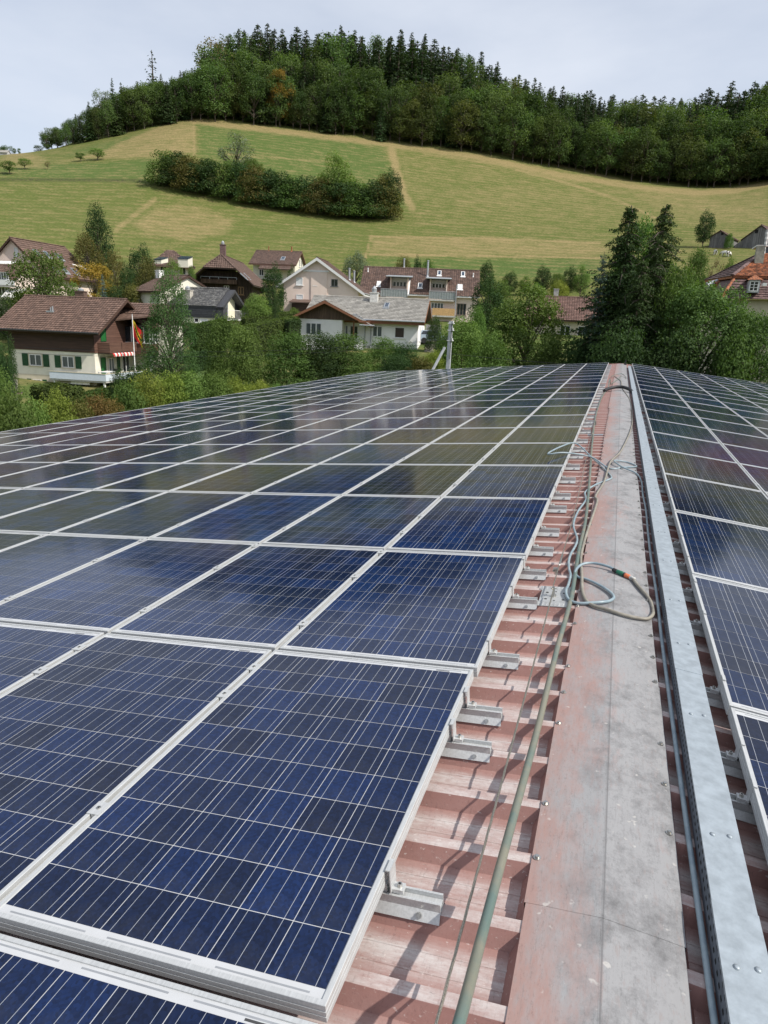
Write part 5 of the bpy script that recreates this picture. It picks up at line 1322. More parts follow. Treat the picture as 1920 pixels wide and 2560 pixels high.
mb = MB(); mb.box(O[0] - .8, min(A[1], B[1]), z0, O[0], max(A[1], B[1]), z0 + .1); mb.build('balcony_floor', wood_old, h.root)
mb = MB(); mb.box(O[0] - .86, min(A[1], B[1]), z1 + .28, O[0] - .80, max(A[1], B[1]), z1 + .34)
for k in range(5): ya = A[1] + (B[1] - A[1]) * k / 4; mb.box(O[0] - .85, ya - .03, z1, O[0] - .81, ya + .03, z1 + .28)
mb.build('balcony_rail', zinc, h.root)
h.win_px('l', 560, 714, 573, 722, mull=1, sash=.08); h.win_px('l', 595, 717, 609, 737, mull=1, pane=wood_dark, fm=pm('ochre_frame', (.25, .15, .07), .6), sash=.09); h.win_px('l', 530, 681, 543, 690, mull=1, pane=glass, fm=wood_dark)
P = h.roof_pt(566, 641); h.chimney((-h.a + .9, -.1), .75, .75, h.zr - .4, h.zr + 1.35, tile_violet, cowl=.6)
for px in (608, 616): h.skylight(px - 3, 686, px + 3, 696, front=True)

# ---- slate house with recessed pale gable
h = House('slate_house', 'grey slate-roofed house with a recessed pale yellow gable balcony', -49.6, 76.0, 1.5, 4.7, 2.96, 3.38, 4.27, 34.8, og=.12, oe=.1, zb=.2)
zslate = h.hit(500, 794, 'f')[2]
h.walls(mat=pl_yellow, z1=zslate, name='plaster_wall'); h.walls(mat=slate_wall, z0=zslate + .002, name='slate_wall', grow=.04)
h.board_wall('f', slate_wall, -h.a, h.a - .1, zslate, h.zroof(h.bf) - .2, .2, .045, name='slate_cladding')
h.roof(tile_slate, under=slate_wall, tw=.3, course=.26, wavy=False, t=.2)
O, U, Nn = h.frame_axes('r')
# pale reveal on the gable
mb = MB(); y0_, y1_ = -1.9, 1.5; zt0 = zslate + .1
mb.extrude([(O[0] + .05, y0_, zt0), (O[0] + .05, y1_, zt0), (O[0] + .05, y1_, h.zr - abs(y1_) * h.t - .35), (O[0] + .05, 0, h.zr - .4), (O[0] + .05, y0_, h.zr - abs(y0_) * h.t - .35)], (.02, 0, 0)); mb.build('gable_recess', pl_yellow, h.root)
mb = MB()
for sg, ye in ((-1, -h.bf + .05), (1, h.bb - .05)):
    mb.extrude([(O[0] + .08, sg * 0, h.zr - .1), (O[0] + .08, ye, h.zr - abs(ye) * h.t - .1), (O[0] + .08, ye, h.zr - abs(ye) * h.t - .45), (O[0] + .08, 0, h.zr - .42)], (.9, 0, 0))
mb.box(O[0] + .08, -h.bf + .05, zslate - .05, O[0] + .98, -1.95, h.zr - h.bf * h.t - .1); mb.box(O[0] + .08, 1.6, zslate - .05, O[0] + .98, h.bb - .05, h.zr - h.bb * h.t - .1); mb.build('gable_surround', slate_wall, h.root)
mb = MB(); mb.box(O[0] + .05, -1.94, zslate - .2, O[0] + 1.0, 1.59, zslate - .02); mb.build('balcony_slab', white_paint, h.root)
mb = MB(); mb.box(O[0] + .93, -1.9, zslate + .95, O[0] + .97, 1.55, zslate + 1.0)
for k in range(12): yy = -1.9 + 3.45 * k / 11; mb.box(O[0] + .94, yy - .012, zslate, O[0] + .96, yy + .012, zslate + .949)
mb.build('balcony_railing', white_paint, h.root)
h.window('r', -.6, zslate + .3, .8, 1.9, mull=0, pane=glass_light, off=.08, sill=False, name='balcony_door')
h.win_px('f', 500, 797, 520, 808, mull=0, pane=blind_w, sash=.05); h.win_px('f', 486, 795, 497, 806, mull=0, sash=.06)
P = h.roof_pt(470, 743); h.chimney((P[0], P[1]), 1.0, .7, P[2] - .5, P[2] + .75, pm('pale_chimney', (.47, .44, .38), .85), cowl=.55)
# lower brown roof behind it
_p = at(438, 689, 93)
h2 = House('low_house', 'low house with a brown roof half hidden behind the slate house', _p[0], _p[1], -18, 2.6, 4.6, 4.0, _p[2], 24, og=.3, oe=.5, zb=1.0)
h2.walls(mat=pl_cream); h2.roof(tile_brown2); 
h2.chimney((-2.2, -0.6), .7, .7, h2.zr - .8, h2.zr + .5, pl_white)

# ---- house with brown roof at the foot of the meadow
h = House('hillside_house', 'cream house with a brown ridge roof and lean-to at the meadow edge', -60.66, 120.70, 12.7, 4.22, 4.94, 4.94, 12.72, 27.8, og=.45, oe=1.3, zb=5.6)
h.walls(mat=pl_cream); h.roof(tile_brown2, under=wood_red); h.fascia(wood_red, .2); h.skylight(703, 643, 713, 650)
mb = MB(); z0 = h.zroof(h.bf) + .2; mb.extrude([(-2.2, -h.bf - 1.0, z0 - 1.2), (h.a - .4, -h.bf - 1.0, z0 - 1.2), (h.a - .4, -h.bf + 1.2, z0 + .1), (-2.2, -h.bf + 1.2, z0 + .1)], (0, 0, .12)); lr_ = mb.build('lean_to_roof', tile_brown2, h.root)
Lx = math.hypot(2.2, 1.3); plane_tiles(lr_, (-2.2, -h.bf - 1.0, z0 - 1.07), (1, 0, 0), np.array([0, 2.2, 1.3]) / Lx, h.a + 1.8, Lx, tile_brown2, .4, .5)
h.win_px('f', 648, 673, 659, 689, mull=1, pane=glass, sash=.08); h.window('r', 0, 4.6, .9, 1.2, mull=1); h.window('r', 1.6, 4.6, .7, 1.2, mull=0)
h.flue(np.array([-h.a * .45, 0, h.zr]), .6, .09, red_cloth if False else tile_orange); h.flue(np.array([h.a * .55, 0, h.zr]), .7, .12, tile_orange)

# ---- big rowhouse far left with six roof windows
h = House('apartment_house', 'pinkish house at the left edge with big brown roof and six skylights', -77.51, 81.61, 97.9, 5.83, 5.06, 7.0, 9.82, 42.1, og=.4, oe=.7, zb=-1.2)
h.walls(mat=pl_pink); h.roof(tile_brown, under=wood_dark, tw=.3, course=.42, amp=.016); h.fascia(wood_dark, .26)
for x0, x1, y0_, y1_ in ((85, 99, 628, 639), (111, 123, 632, 642), (139, 155, 636, 650), (134, 142, 671, 681), (153, 168, 670, 682), (179, 195, 673, 686)): h.skylight(x0, y0_, x1, y1_, pane=glass_light if x0 in (85, 153) else pv_blue)
h.win_px('l', 37, 619, 45, 642, mull=0, pane=blind_w, sash=.06)
h.window('f', 1.5, 2.0, 2.4, 1.9, mull=3, pane=glass_light, sash=.08); h.window('f', -1.8, 2.0, 2.0, 1.9, mull=2, pane=glass, sash=.08); h.window('f', 1.5, .0, 2.4, 1.6, mull=3, pane=glass, sash=.08)
mb = MB(); mb.box(-3.5, -h.bf - .9, 1.3, 3.0, -h.bf - .8, 2.3); mb.build('balcony_parapet', white_paint, h.root); mb = MB(); mb.box(-3.5, -h.bf - .8, 1.2, 3.0, -h.bf + .7, 1.38); mb.build('balcony_slab', conc, h.root)
mb = MB(); P = h.roof_pt(204, 677); mb.extrude([P + (-.9, -.9, .15), P + (1.2, -.9, .15), P + (1.2, .9, .75), P + (-.9, .9, .75)], (0, 0, .1)); mb.build('awning', white_cloth, h.root)
# its lower front wing at the picture edge
w2 = House('apartment_wing', 'front wing of the left apartment house with white balcony and awning', -75.2, 71.2, 97.9 - 90, 5.2, 4.0, 4.0, 6.3, 33, og=.5, oe=.6, zb=-2.4)
w2.walls(mat=pl_pink); w2.roof(tile_brown, tw=.3, course=.42, amp=.016)
w2.win_px('f', -2, 680, 21, 700, mull=3, pane=glass_light, sash=.08); w2.win_px('f', -2, 718, 21, 740, mull=2, pane=glass, sash=.08)
A = w2.hit(-30, 705, 'f', .9); B = w2.hit(36, 705, 'f', .9); z0, z1 = w2.hit(20, 714, 'f', .9)[2], w2.hit(20, 700, 'f', .9)[2]; fy = -(w2.bf - w2.oe)
mb = MB(); mb.box(A[0], fy - .9, z0 - .15, B[0], fy, z0); mb.build('balcony_slab', conc, w2.root); mb = MB(); mb.box(A[0], fy - .9, z0 + .05, B[0], fy - .86, z1); mb.build('balcony_parapet', white_paint, w2.root)
mb = MB(); mb.extrude([(A[0], fy - .02, z1 + 2.1), (B[0], fy - .02, z1 + 2.1), (B[0], fy - 1.2, z1 + 1.75), (A[0], fy - 1.2, z1 + 1.75)], (0, 0, .06)); mb.build('awning', white_cloth, w2.root)
mb = MB(); mb.extrude([(B[0] - 1.5, fy - .02, z0 - .3), (B[0] + .9, fy - .02, z0 - .3), (B[0] + .9, fy - 1.6, z0 - 1.4), (B[0] - 1.5, fy - 1.6, z0 - 1.4)], (0, 0, .05)); mb.build('sunblind', white_cloth, w2.root)

# ---- small hipped house with two collectors on its dormers
h = House('small_house', 'small white house with brown hipped roof and two box dormers carrying collectors', -74.05, 106.98, 37.8, 3.6, 4.64, 5.0, 11.36, 31.2, og=.5, oe=.8, zb=5.2)
h.walls(mat=pl_cream, z1=h.zroof(h.bf) - .1)
a_, bf, bb, zr, ze = h.a, h.bf, h.bb, h.zr, h.zroof(h.bf); zeb = h.zroof(h.bb)
mb = MB(); rid = .5
for pts in ([(-a_, -bf, ze), (a_, -bf, ze), (rid, 0, zr), (-rid, 0, zr)], [(a_, bb, ze), (-a_, bb, ze), (-rid, 0, zr), (rid, 0, zr)], [(a_, -bf, ze), (a_, bb, ze), (rid, 0, zr)], [(-a_, bb, ze), (-a_, -bf, ze), (-rid, 0, zr)]):
    mb.extrude(pts, (0, 0, -.15))
h.rf = mb.build('roof', tile_brown2, h.root)
L = math.hypot(bf, bf * h.t); plane_tiles(h.rf, (-a_, -bf, ze + .01), (1, 0, 0), np.array([0, bf, zr - ze]) / L, 2 * a_, L, tile_brown2, .33, .38, True, lambda u, v: abs(u - a_) < a_ - (a_ - rid) * v / L)
L2 = math.hypot(a_ - rid, zr - ze); plane_tiles(h.rf, (a_, -bf, ze + .01), (0, 1, 0), np.array([-(a_ - rid), 0, zr - ze]) / L2, bf + bb, L2, tile_brown2, .33, .38, True, lambda u, v: abs(u - bf) < (bf + bb) / 2 * (1 - v / L2))
L3 = math.hypot(a_ - rid, zr - ze); plane_tiles(h.rf, (-a_, bb, ze + .01), (0, -1, 0), np.array([(a_ - rid), 0, zr - ze]) / L3, bf + bb, L3, tile_brown2, .33, .38, True, lambda u, v: abs(u - bb) < (bf + bb) / 2 * (1 - v / L3))
for p0, p1, lab in ((386, 403, 'dormer'), (445, 470, 'dormer')):
    A = h.loc(at(p0, 652 if p0 < 400 else 660, 121.5)); B = h.loc(at(p1, 652 if p0 < 400 else 662, 121.0)); zt = h.loc(at((p0 + p1) / 2, 642 if p0 < 400 else 640, 121.2))[2]
    c = (A + B) / 2; dx = (B - A)[:2]; ln_ = np.linalg.norm(dx); dx = dx / ln_; nx = np.array([dx[1], -dx[0]])
    q = lambda u, n, z: np.array([c[0] + dx[0] * u - nx[0] * n, c[1] + dx[1] * u - nx[1] * n, z])
    mb = MB(); mb.hexa([q(-ln_ / 2, 0, min(A[2], B[2]) - .4), q(ln_ / 2, 0, min(A[2], B[2]) - .4), q(ln_ / 2, 2.4, min(A[2], B[2])), q(-ln_ / 2, 2.4, min(A[2], B[2]))], [q(-ln_ / 2, 0, zt - .45), q(ln_ / 2, 0, zt - .45), q(ln_ / 2, 2.4, zt + .05), q(-ln_ / 2, 2.4, zt + .05)]); d_ = mb.build('dormer', pl_cream, h.root)
    zt -= .45
    mb = MB(); mb.hexa([q(-ln_ / 2 - .1, -.1, zt + .03), q(ln_ / 2 + .1, -.1, zt + .03), q(ln_ / 2 + .1, 2.3, zt + .53), q(-ln_ / 2 - .1, 2.3, zt + .53)], [q(-ln_ / 2 - .1, -.1, zt + .12), q(ln_ / 2 + .1, -.1, zt + .12), q(ln_ / 2 + .1, 2.3, zt + .62), q(-ln_ / 2 - .1, 2.3, zt + .62)]); mb.build('solar_collector', pv_blue, d_)
h.window('f', 1.6, 2.2, 1.0, 1.3, mull=1, surround=pl_white); h.window('f', -1.4, 2.2, 1.0, 1.3, mull=1, surround=pl_white); h.window('r', 0, 2.2, 1.0, 1.3, mull=1, surround=pl_white)

# ---- red-roofed house hidden behind the conifers
h = House('red_roof_house', 'low house with reddish brown tiles between the hazel and the conifers', -7.72, 94.83, 5.4, 4.6, 4.97, 5.0, 5.20, 29.9, og=.4, oe=.6, zb=-.6)
h.walls(mat=pl_beige); h.roof(pm('red_brown_tile', (.145, .085, .068), .75, var=.25, island=.25), tw=.3, course=.36)
h.chimney((-1.0, .3), .6, .6, h.zr - .5, h.zr + .9, pl_grey); h.window('f', .5, 1.0, 1.2, 1.3, mull=1); h.window('f', 2.6, 1.0, 1.2, 1.3, mull=1)

# ---- barn and shed up on the hill
h = House('barn', 'large grey board barn with dark hipped roof on the hillside', 28.56, 188.01, 63.5, 5.23, 6.0, 3.88, 25.23, 37.3, og=.3, oe=.5, zb=17.6)
h.walls(mat=wood_grey); h.roof(tile_violet, tw=.4, course=.5); h.board_wall('l', wood_grey, -h.bf + .5, h.bb - .5, 2.2, h.zr - .2, .22, .01, vertical=True, gable=True)
mb = MB(); mb.box(-h.a + .2, -h.bf + .6, 0, -h.a + .28, h.bb - .6, 2.1); mb.build('barn_opening', wood_old, h.root)
P = h.hit(1892, 578, 'l'); h.window('l', P @ h.frame_axes('l')[1], P[2] - .5, .8, .9, mull=0, pane=hole_m, fm=wood_grey, sill=False, off=.04)
h = House('shed', 'small weathered field shed beside the round tree on the hillside', 19.80, 188.95, 69.9, 4.6, 2.3, 2.0, 24.23, 31.5, og=.25, oe=.25, zb=19.2)
h.walls(mat=wood_grey); h.roof(pm('shed_tile', (.20, .14, .11), .8, var=.3, island=.3), tw=.4, course=.5); h.board_wall('l', wood_grey, -h.bf + .25, h.bb - .25, .2, h.zr - .2, .2, .01, vertical=True, gable=True)
P = h.hit(1806, 584, 'l'); h.window('l', P @ h.frame_axes('l')[1], P[2] - .4, .7, .8, mull=0, pane=hole_m, fm=wood_grey, sill=False, off=.04)

# ---- mansard house at the right edge
mz = zg(9, 60) - .5
h = thing('mansard_house', 'large house with orange hipped top roof and brown flared mansard tiles', 'house', (0, 0, 0))
ap = at(1903, 634, 62); e1 = at(1831, 690, 57.5); e0 = at(1763, 701, 67); md = .25
ux = np.array([1.0, -.06, 0]); ux /= np.linalg.norm(ux); WF = 13.0
e1r = e1 + ux * WF; rid1 = ap + ux * 7
top = MB()
top.poly([e1, e1r, rid1, ap]); top.poly([e0, e1, ap]); top.poly([e1 + (0, 0, -.15), e1r + (0, 0, -.15), e1r, e1]); top.poly([e0 + (0, 0, -.15), e1 + (0, 0, -.15), e1, e0])
back = e0 + ux * (WF + 3); top.poly([e0, ap, rid1, back]); top.poly([e1r, back, rid1])
tr_ = top.build('upper_roof', tile_orange, h)
Vt = ap - e1; Vt = Vt - ux * (Vt @ ux); Lt = np.linalg.norm(Vt); Vt /= Lt; sh = (ap - e1) @ ux
plane_tiles(tr_, e1 + (0, 0, .02), ux, Vt, WF, Lt, tile_orange, .22, .26, False, lambda u, v: u > sh * v / Lt and u < WF)
ul = (e1 - e0) / np.linalg.norm(e1 - e0); Vl_ = ap - e0; shl = Vl_ @ ul; Vl_ = Vl_ - ul * shl; Ll_ = np.linalg.norm(Vl_); Vl_ /= Ll_; LL = np.linalg.norm(e1 - e0)
plane_tiles(tr_, e0 + (0, 0, .02), ul, Vl_, LL, Ll_, tile_violet, .24, .3, False, lambda u, v: shl * v / Ll_ - .1 < u < LL - (LL - shl) * v / Ll_ + .1)
ridge_tiles(tr_, e1 + (0, 0, .05), ap + (0, 0, .05), tile_violet, .14); ridge_tiles(tr_, e0 + (0, 0, .05), ap + (0, 0, .05), tile_violet, .12)
# flared lower roof
m0 = e1 + ux * .15 + np.array([0, .1, -.2]); m1 = at(1821, 718, 56.9); m2 = at(1806, 746, 55.9)
def dirs(k): return [m0, m1, m2][k]
lowb = np.array([0, 0, 0])
nrm = np.array([-ux[1], ux[0], 0])
def row(k):
    p = dirs(k); return p, p + ux * (WF + .3 * k)
for k in range(2):
    a0_, a1_ = row(k + 1); b0_, b1_ = row(k)
    mb = MB(); mb.poly([a0_, a1_, b1_, b0_]); sl = mb.build('mansard_slope', tile_violet, h)
    Vm = (b0_ - a0_); s_ = Vm @ ux; Vm = Vm - ux * s_; Lm = np.linalg.norm(Vm); Vm /= Lm
    plane_tiles(sl, a0_ + (0, -.01, .01), ux, Vm, WF, Lm, tile_violet, .24, .27, False, lambda u, v, s_=s_, Lm=Lm: u > s_ * v / Lm)
# side mansard
s0a = e0 + np.array([.15, .1, -.2]); s2a = s0a + np.array([-.7, -.1, -1.9])
mb = MB(); mb.poly([s2a, m2, m1, m0, s0a]); mb.poly([s2a, m2, m0, s0a]); mb.build('mansard_side', tile_violet, h)
mb = MB(); w0 = m2 + ux * .5 + nrm * .5; wb = s2a + ux * .6 - nrm * .4
mb.hexa([np.array([p[0], p[1], mz]) for p in (w0, w0 + ux * (WF - .4), wb + ux * (WF + 2), wb)], [np.array([p[0], p[1], z_]) for p, z_ in ((w0, m2[2]), (w0 + ux * (WF - .4), m2[2]), (wb + ux * (WF + 2), m2[2]), (wb, m2[2]))]); mb.build('wall', pl_beige, h)
ridge_tiles(h, m2 + (0, 0, .05), m1 + (0, 0, .05), tile_orange, .1); ridge_tiles(h, m1 + (0, 0, .05), m0 + (0, 0, .05), tile_orange, .1)
# dormer in the front mansard
dc = at(1882, 732, 55.9); dw, dh = .36, .84
D = lambda u, n, z: dc + ux * u - nrm * n + np.array([0, 0, z])
mb = MB(); mb.hexa([D(-dw, .0, 0), D(dw, .0, 0), D(dw, -2.2, 0), D(-dw, -2.2, 0)], [D(-dw, .0, dh), D(dw, .0, dh), D(dw, -2.2, dh), D(-dw, -2.2, dh)]); d_ = mb.build('dormer', zinc, h)
mb = MB(); mb.poly([D(-dw - .15, .15, dh), D(dw + .15, .15, dh), D(0, -.35, dh + .36)]); mb.poly([D(dw + .15, .15, dh), D(dw + .15, -2.0, dh), D(0, -1.9, dh + .36), D(0, -.35, dh + .36)]); mb.poly([D(-dw - .15, -2.0, dh), D(-dw - .15, .15, dh), D(0, -.35, dh + .36), D(0, -1.9, dh + .36)]); mb.build('dormer_roof', tile_orange, d_)
mb = MB(); w_ = .29
for u0, u1, z0, z1 in ((-w_, -w_ + .07, .08, .78), (w_ - .07, w_, .08, .78), (-w_ + .071, w_ - .071, .08, .15), (-w_ + .071, w_ - .071, .71, .78), (-.025, .025, .151, .709), (-w_ + .071, -.026, .33, .36), (.026, w_ - .071, .33, .36), (-w_ + .071, -.026, .52, .55), (.026, w_ - .071, .52, .55)):
    mb.hexa([D(u0, .002, z0), D(u1, .002, z0), D(u1, .05, z0), D(u0, .05, z0)], [D(u0, .002, z1), D(u1, .002, z1), D(u1, .05, z1), D(u0, .05, z1)])
mb.build('window', white_paint, d_)
mb = MB(); mb.hexa([D(-w_ + .05, .002, .12), D(w_ - .05, .002, .12), D(w_ - .05, .02, .12), D(-w_ + .05, .02, .12)], [D(-w_ + .05, .002, .74), D(w_ - .05, .002, .74), D(w_ - .05, .02, .74), D(-w_ + .05, .02, .74)]); mb.build('pane', glass, d_)
mb = MB(); s_ = at(1912, 712, 56); mb.box(s_[0] - .12, s_[1] - .1, s_[2] - .08, s_[0] + .12, s_[1] + .6, s_[2] + .12); mb.build('roof_hatch', white_paint, h)
# left-side dormers with zinc cheeks
for px, py, mt in ((1783, 707, zinc), (1803, 706, tile_orange)):
    c = at(px, py, 61.5); mb = MB(); mb.tube([c + (-.35, .3, -.25), c + (.6, .6, .2)], [.30, .22], 8); mb.build('side_dormer', mt, h)
# chimney, terrace canopy and striped mast
c = at(1896, 655, 60.2); mb = MB(); mb.box(c[0] - .28, c[1] - .28, c[2] - .9, c[0] + .28, c[1] + .28, c[2] + 1.1); mb.build('chimney', pm('grey_green_chimney', (.30, .30, .25), .8), h)
c = at(1908, 622, 63); mb = MB(); mb.box(c[0] - .5, c[1] - .2, c[2] + .15, c[0] + 4, c[1] + 2.0, c[2] + .25); mb.build('canopy', white_paint, h); mb = MB(); mb.box(c[0] - .1, c[1], c[2] - .9, c[0] + 4, c[1] + 1.9, c[2] + .145); mb.build('roof_lantern', glass, h)
c0, c1 = at(1911, 634, 60), at(1919, 574, 60); mb = MB()
for k in range(10): mb.tube([c0 + (c1 - c0) * k / 10, c0 + (c1 - c0) * (k + .98) / 10], .10 if k > 2 else .05, 8, m=0 if k % 2 else 1)
tag(mb.build('antenna_mast', [pm('mast_grey', (.45, .45, .45), .6), white_paint], None), 'grey and white banded mast above the orange roof', 'mast')
# ------------------------------------------------------------------ plants
bark = pm('grey_brown_bark', (.105, .085, .068), .9, var=.3, scale=4, stretch=(3, 3, .6), bump=.3, bscale=20)
def leafmat(name, c1, c2, c3=None, trans=.28, objrand=.14, rough=.7):
    c1, c2, c3 = ([x * 1.4 for x in c] if c else None for c in (c1, c2, c3))
    m, nt, b = nodes(name); N = nt.nodes
    g = N.new('ShaderNodeNewGeometry'); oi = N.new('ShaderNodeObjectInfo')
    tc = N.new('ShaderNodeTexCoord'); nz = N.new('ShaderNodeTexNoise'); nz.inputs['Scale'].default_value = 2.2; nz.inputs['Detail'].default_value = 3
    lnk(nt, tc.outputs['Object'], nz.inputs['Vector'])
    a = N.new('ShaderNodeMath'); a.operation = 'MULTIPLY_ADD'; lnk(nt, nz.outputs['Fac'], a.inputs[0]); a.inputs[1].default_value = 1.1; a.inputs[2].default_value = -.3
    a2 = N.new('ShaderNodeMath'); a2.operation = 'MULTIPLY_ADD'; lnk(nt, g.outputs['Random Per Island'], a2.inputs[0]); a2.inputs[1].default_value = .38; lnk(nt, a.outputs[0], a2.inputs[2])
    r = N.new('ShaderNodeValToRGB'); e = r.color_ramp.elements
    e[0].position = .1; e[0].color = (*c1, 1); e[1].position = .75; e[1].color = (*c2, 1)
    if c3: x = e.new(.97); x.color = (*c3, 1)
    lnk(nt, a2.outputs[0], r.inputs[0])
    hs = N.new('ShaderNodeHueSaturation'); v = N.new('ShaderNodeMapRange'); v.inputs[3].default_value = 1 - objrand; v.inputs[4].default_value = 1 + objrand
    lnk(nt, oi.outputs['Random'], v.inputs[0]); lnk(nt, v.outputs[0], hs.inputs['Value']); lnk(nt, r.outputs[0], hs.inputs['Color'])
    h2 = N.new('ShaderNodeMapRange'); h2.inputs[3].default_value = .485; h2.inputs[4].default_value = .515
    mm = N.new('ShaderNodeMath'); mm.operation = 'FRACT'; m3 = N.new('ShaderNodeMath'); m3.operation = 'MULTIPLY'; m3.inputs[1].default_value = 7.31
    lnk(nt, oi.outputs['Random'], m3.inputs[0]); lnk(nt, m3.outputs[0], mm.inputs[0]); lnk(nt, mm.outputs[0], h2.inputs[0]); lnk(nt, h2.outputs[0], hs.inputs['Hue'])
    lnk(nt, hs.outputs[0], b.inputs['Base Color']); b.inputs['Roughness'].default_value = rough; b.inputs['Specular IOR Level'].default_value = .18
    tr = N.new('ShaderNodeBsdfTranslucent'); t2 = N.new('ShaderNodeMix'); t2.data_type = 'RGBA'; t2.blend_type = 'MULTIPLY'; t2.inputs[0].default_value = 1
    lnk(nt, hs.outputs[0], t2.inputs[6]); t2.inputs[7].default_value = (1.5, 1.7, .6, 1); lnk(nt, t2.outputs[2], tr.inputs['Color'])
    mix = N.new('ShaderNodeMixShader'); mix.inputs[0].default_value = trans
    lnk(nt, b.outputs[0], mix.inputs[1]); lnk(nt, tr.outputs[0], mix.inputs[2]); lnk(nt, mix.outputs[0], nt.nodes['Material Output'].inputs[0])
    MATS[name] = m; return m
L_mid = leafmat('mid_green_leaves', (.036, .064, .016), (.092, .140, .034), (.16, .20, .06))
L_dark = leafmat('dark_green_leaves', (.016, .034, .012), (.045, .078, .024), (.085, .125, .045))
L_yel = leafmat('yellow_green_leaves', (.072, .10, .018), (.18, .21, .04), (.27, .28, .07))
L_lite = leafmat('fresh_green_leaves', (.052, .094, .022), (.120, .182, .046), (.18, .23, .07))
L_pine = leafmat('soft_green_needles', (.028, .058, .020), (.072, .125, .042), (.13, .19, .07))
L_olive = leafmat('olive_brown_leaves', (.048, .050, .014), (.105, .095, .028), (.16, .12, .04))
L_orange = leafmat('autumn_orange_leaves', (.10, .09, .02), (.26, .145, .03), (.36, .15, .03))
L_rust = leafmat('rusty_leaves', (.055, .055, .016), (.14, .085, .030), (.20, .10, .04))
L_blue = leafmat('blue_spruce_needles', (.055, .085, .080), (.14, .20, .19), (.24, .31, .29))
L_spr = leafmat('spruce_needles', (.017, .033, .013), (.042, .068, .024), (.070, .10, .035), trans=.15)
L_sprl = leafmat('light_spruce_needles', (.018, .034, .012), (.050, .078, .022), (.10, .135, .035), trans=.2)
L_grey = leafmat('grey_willow_leaves', (.070, .090, .055), (.150, .175, .115), (.22, .24, .17))
L_bare = leafmat('thin_brown_leaves', (.09, .075, .04), (.17, .13, .07), None)
L_forest = leafmat('forest_beech_leaves', (.028, .053, .017), (.082, .116, .034), (.14, .165, .05), objrand=.38)
L_forest2 = leafmat('forest_olive_leaves', (.032, .044, .014), (.085, .098, .028), (.14, .13, .04), objrand=.25)
L_hedge = leafmat('hedge_leaves', (.026, .046, .012), (.070, .098, .024), (.13, .15, .04))

def leaf_quads(P, Nrm, size, rg, aspect=.62, droop=0.):
    """one bent leaf (two faces sharing an edge) per point"""
    n = len(P); t = rg.normal(size=(n, 3)); t -= Nrm * np.sum(t * Nrm, 1, keepdims=True)
    if droop: t[:, 2] -= droop
    t /= np.linalg.norm(t, axis=1, keepdims=True) + 1e-9
    bt = np.cross(Nrm, t); s = size * rg.uniform(.65, 1.35, (n, 1))
    a = P - t * s * .5; c = P + t * s * .5; b1 = P + bt * s * aspect * .5 + Nrm * s * .10; b2 = P - bt * s * aspect * .5 + Nrm * s * .10
    V = np.stack([a, b1, c, b2], 1).reshape(-1, 3); F = np.arange(4 * n).reshape(n, 4)
    return V, F
def unit(v): return v / (np.linalg.norm(v, axis=-1, keepdims=True) + 1e-9)
def crown(seed, n, leaf, lobes=16, z0=.2, z1=1., rad=.5, shape='round', lobe_r=(.16, .26), fill=.22, flat=1., up=.35, gap=0.):
    """leaf cloud in a 1-high, about 1-wide box; returns arrays"""
    rg = np.random.default_rng(seed); C = []; Rr = []
    for k in range(lobes):
        for _ in range(30):
            u = rg.uniform(0, 1); z = z0 + (z1 - z0) * u
            if shape == 'round': rr = rad * math.sqrt(max(0, 1 - (2 * u - 1) ** 2)) * .95 + .02
            elif shape == 'column': rr = rad * min(1, 1.25 * (1 - u) ** .5 + .1) * min(1, (u + .15) * 4)
            elif shape == 'cone': rr = rad * (1 - u) ** .85 + .03
            elif shape == 'dome': rr = rad * math.sqrt(max(0, 1 - u ** 2)) + .01
            elif shape == 'spire': rr = rad * min(1, (u * 7 + .25)) * (1 - u) ** .62 * 1.02 + .03
            elif shape == 'egg': rr = rad * math.sin(math.pi * (u * .88 + .1)) ** .7 * (1.08 - .35 * u)
            else: rr = rad
            q = rr * math.sqrt(rg.uniform(.35, 1)) ; a = rg.uniform(0, 2 * math.pi)
            lr = rg.uniform(*lobe_r)
            q = max(0, min(q, rr - lr * .62)); c = np.array([q * math.cos(a), q * math.sin(a), min(max(z, z0 + lr * .6), z1 - lr * .8)])
            if all(np.linalg.norm(c - d) > .5 * (lr + r_) * .9 for d, r_ in zip(C, Rr)): break
        C.append(c); Rr.append(lr)
    C = np.array(C); Rr = np.array(Rr); w = Rr ** 2; w /= w.sum()
    k = rg.choice(len(C), n, p=w); d = unit(rg.normal(size=(n, 3))); d[:, 2] = np.where(d[:, 2] < -.35, -d[:, 2] * .6, d[:, 2]); d = unit(d)
    rr = np.where(rg.uniform(size=n) < fill, rg.uniform(.3, .85, n), rg.normal(.97, .09, n))
    # lumpy lobes
    rr = rr * (1 + .16 * np.sin(d[:, 0] * 6 + k * 1.7) * np.sin(d[:, 1] * 7 + k) + .10 * np.sin(d[:, 2] * 9 + k * 2.3))
    P = C[k] + d * (Rr[k] * rr)[:, None] * np.array([1, 1, flat])
    Nn = unit(d * .75 + rg.normal(size=(n, 3)) * .55 + np.array([0, 0, up]))
    V, F = leaf_quads(P, Nn, leaf, rg)
    return V, F, C
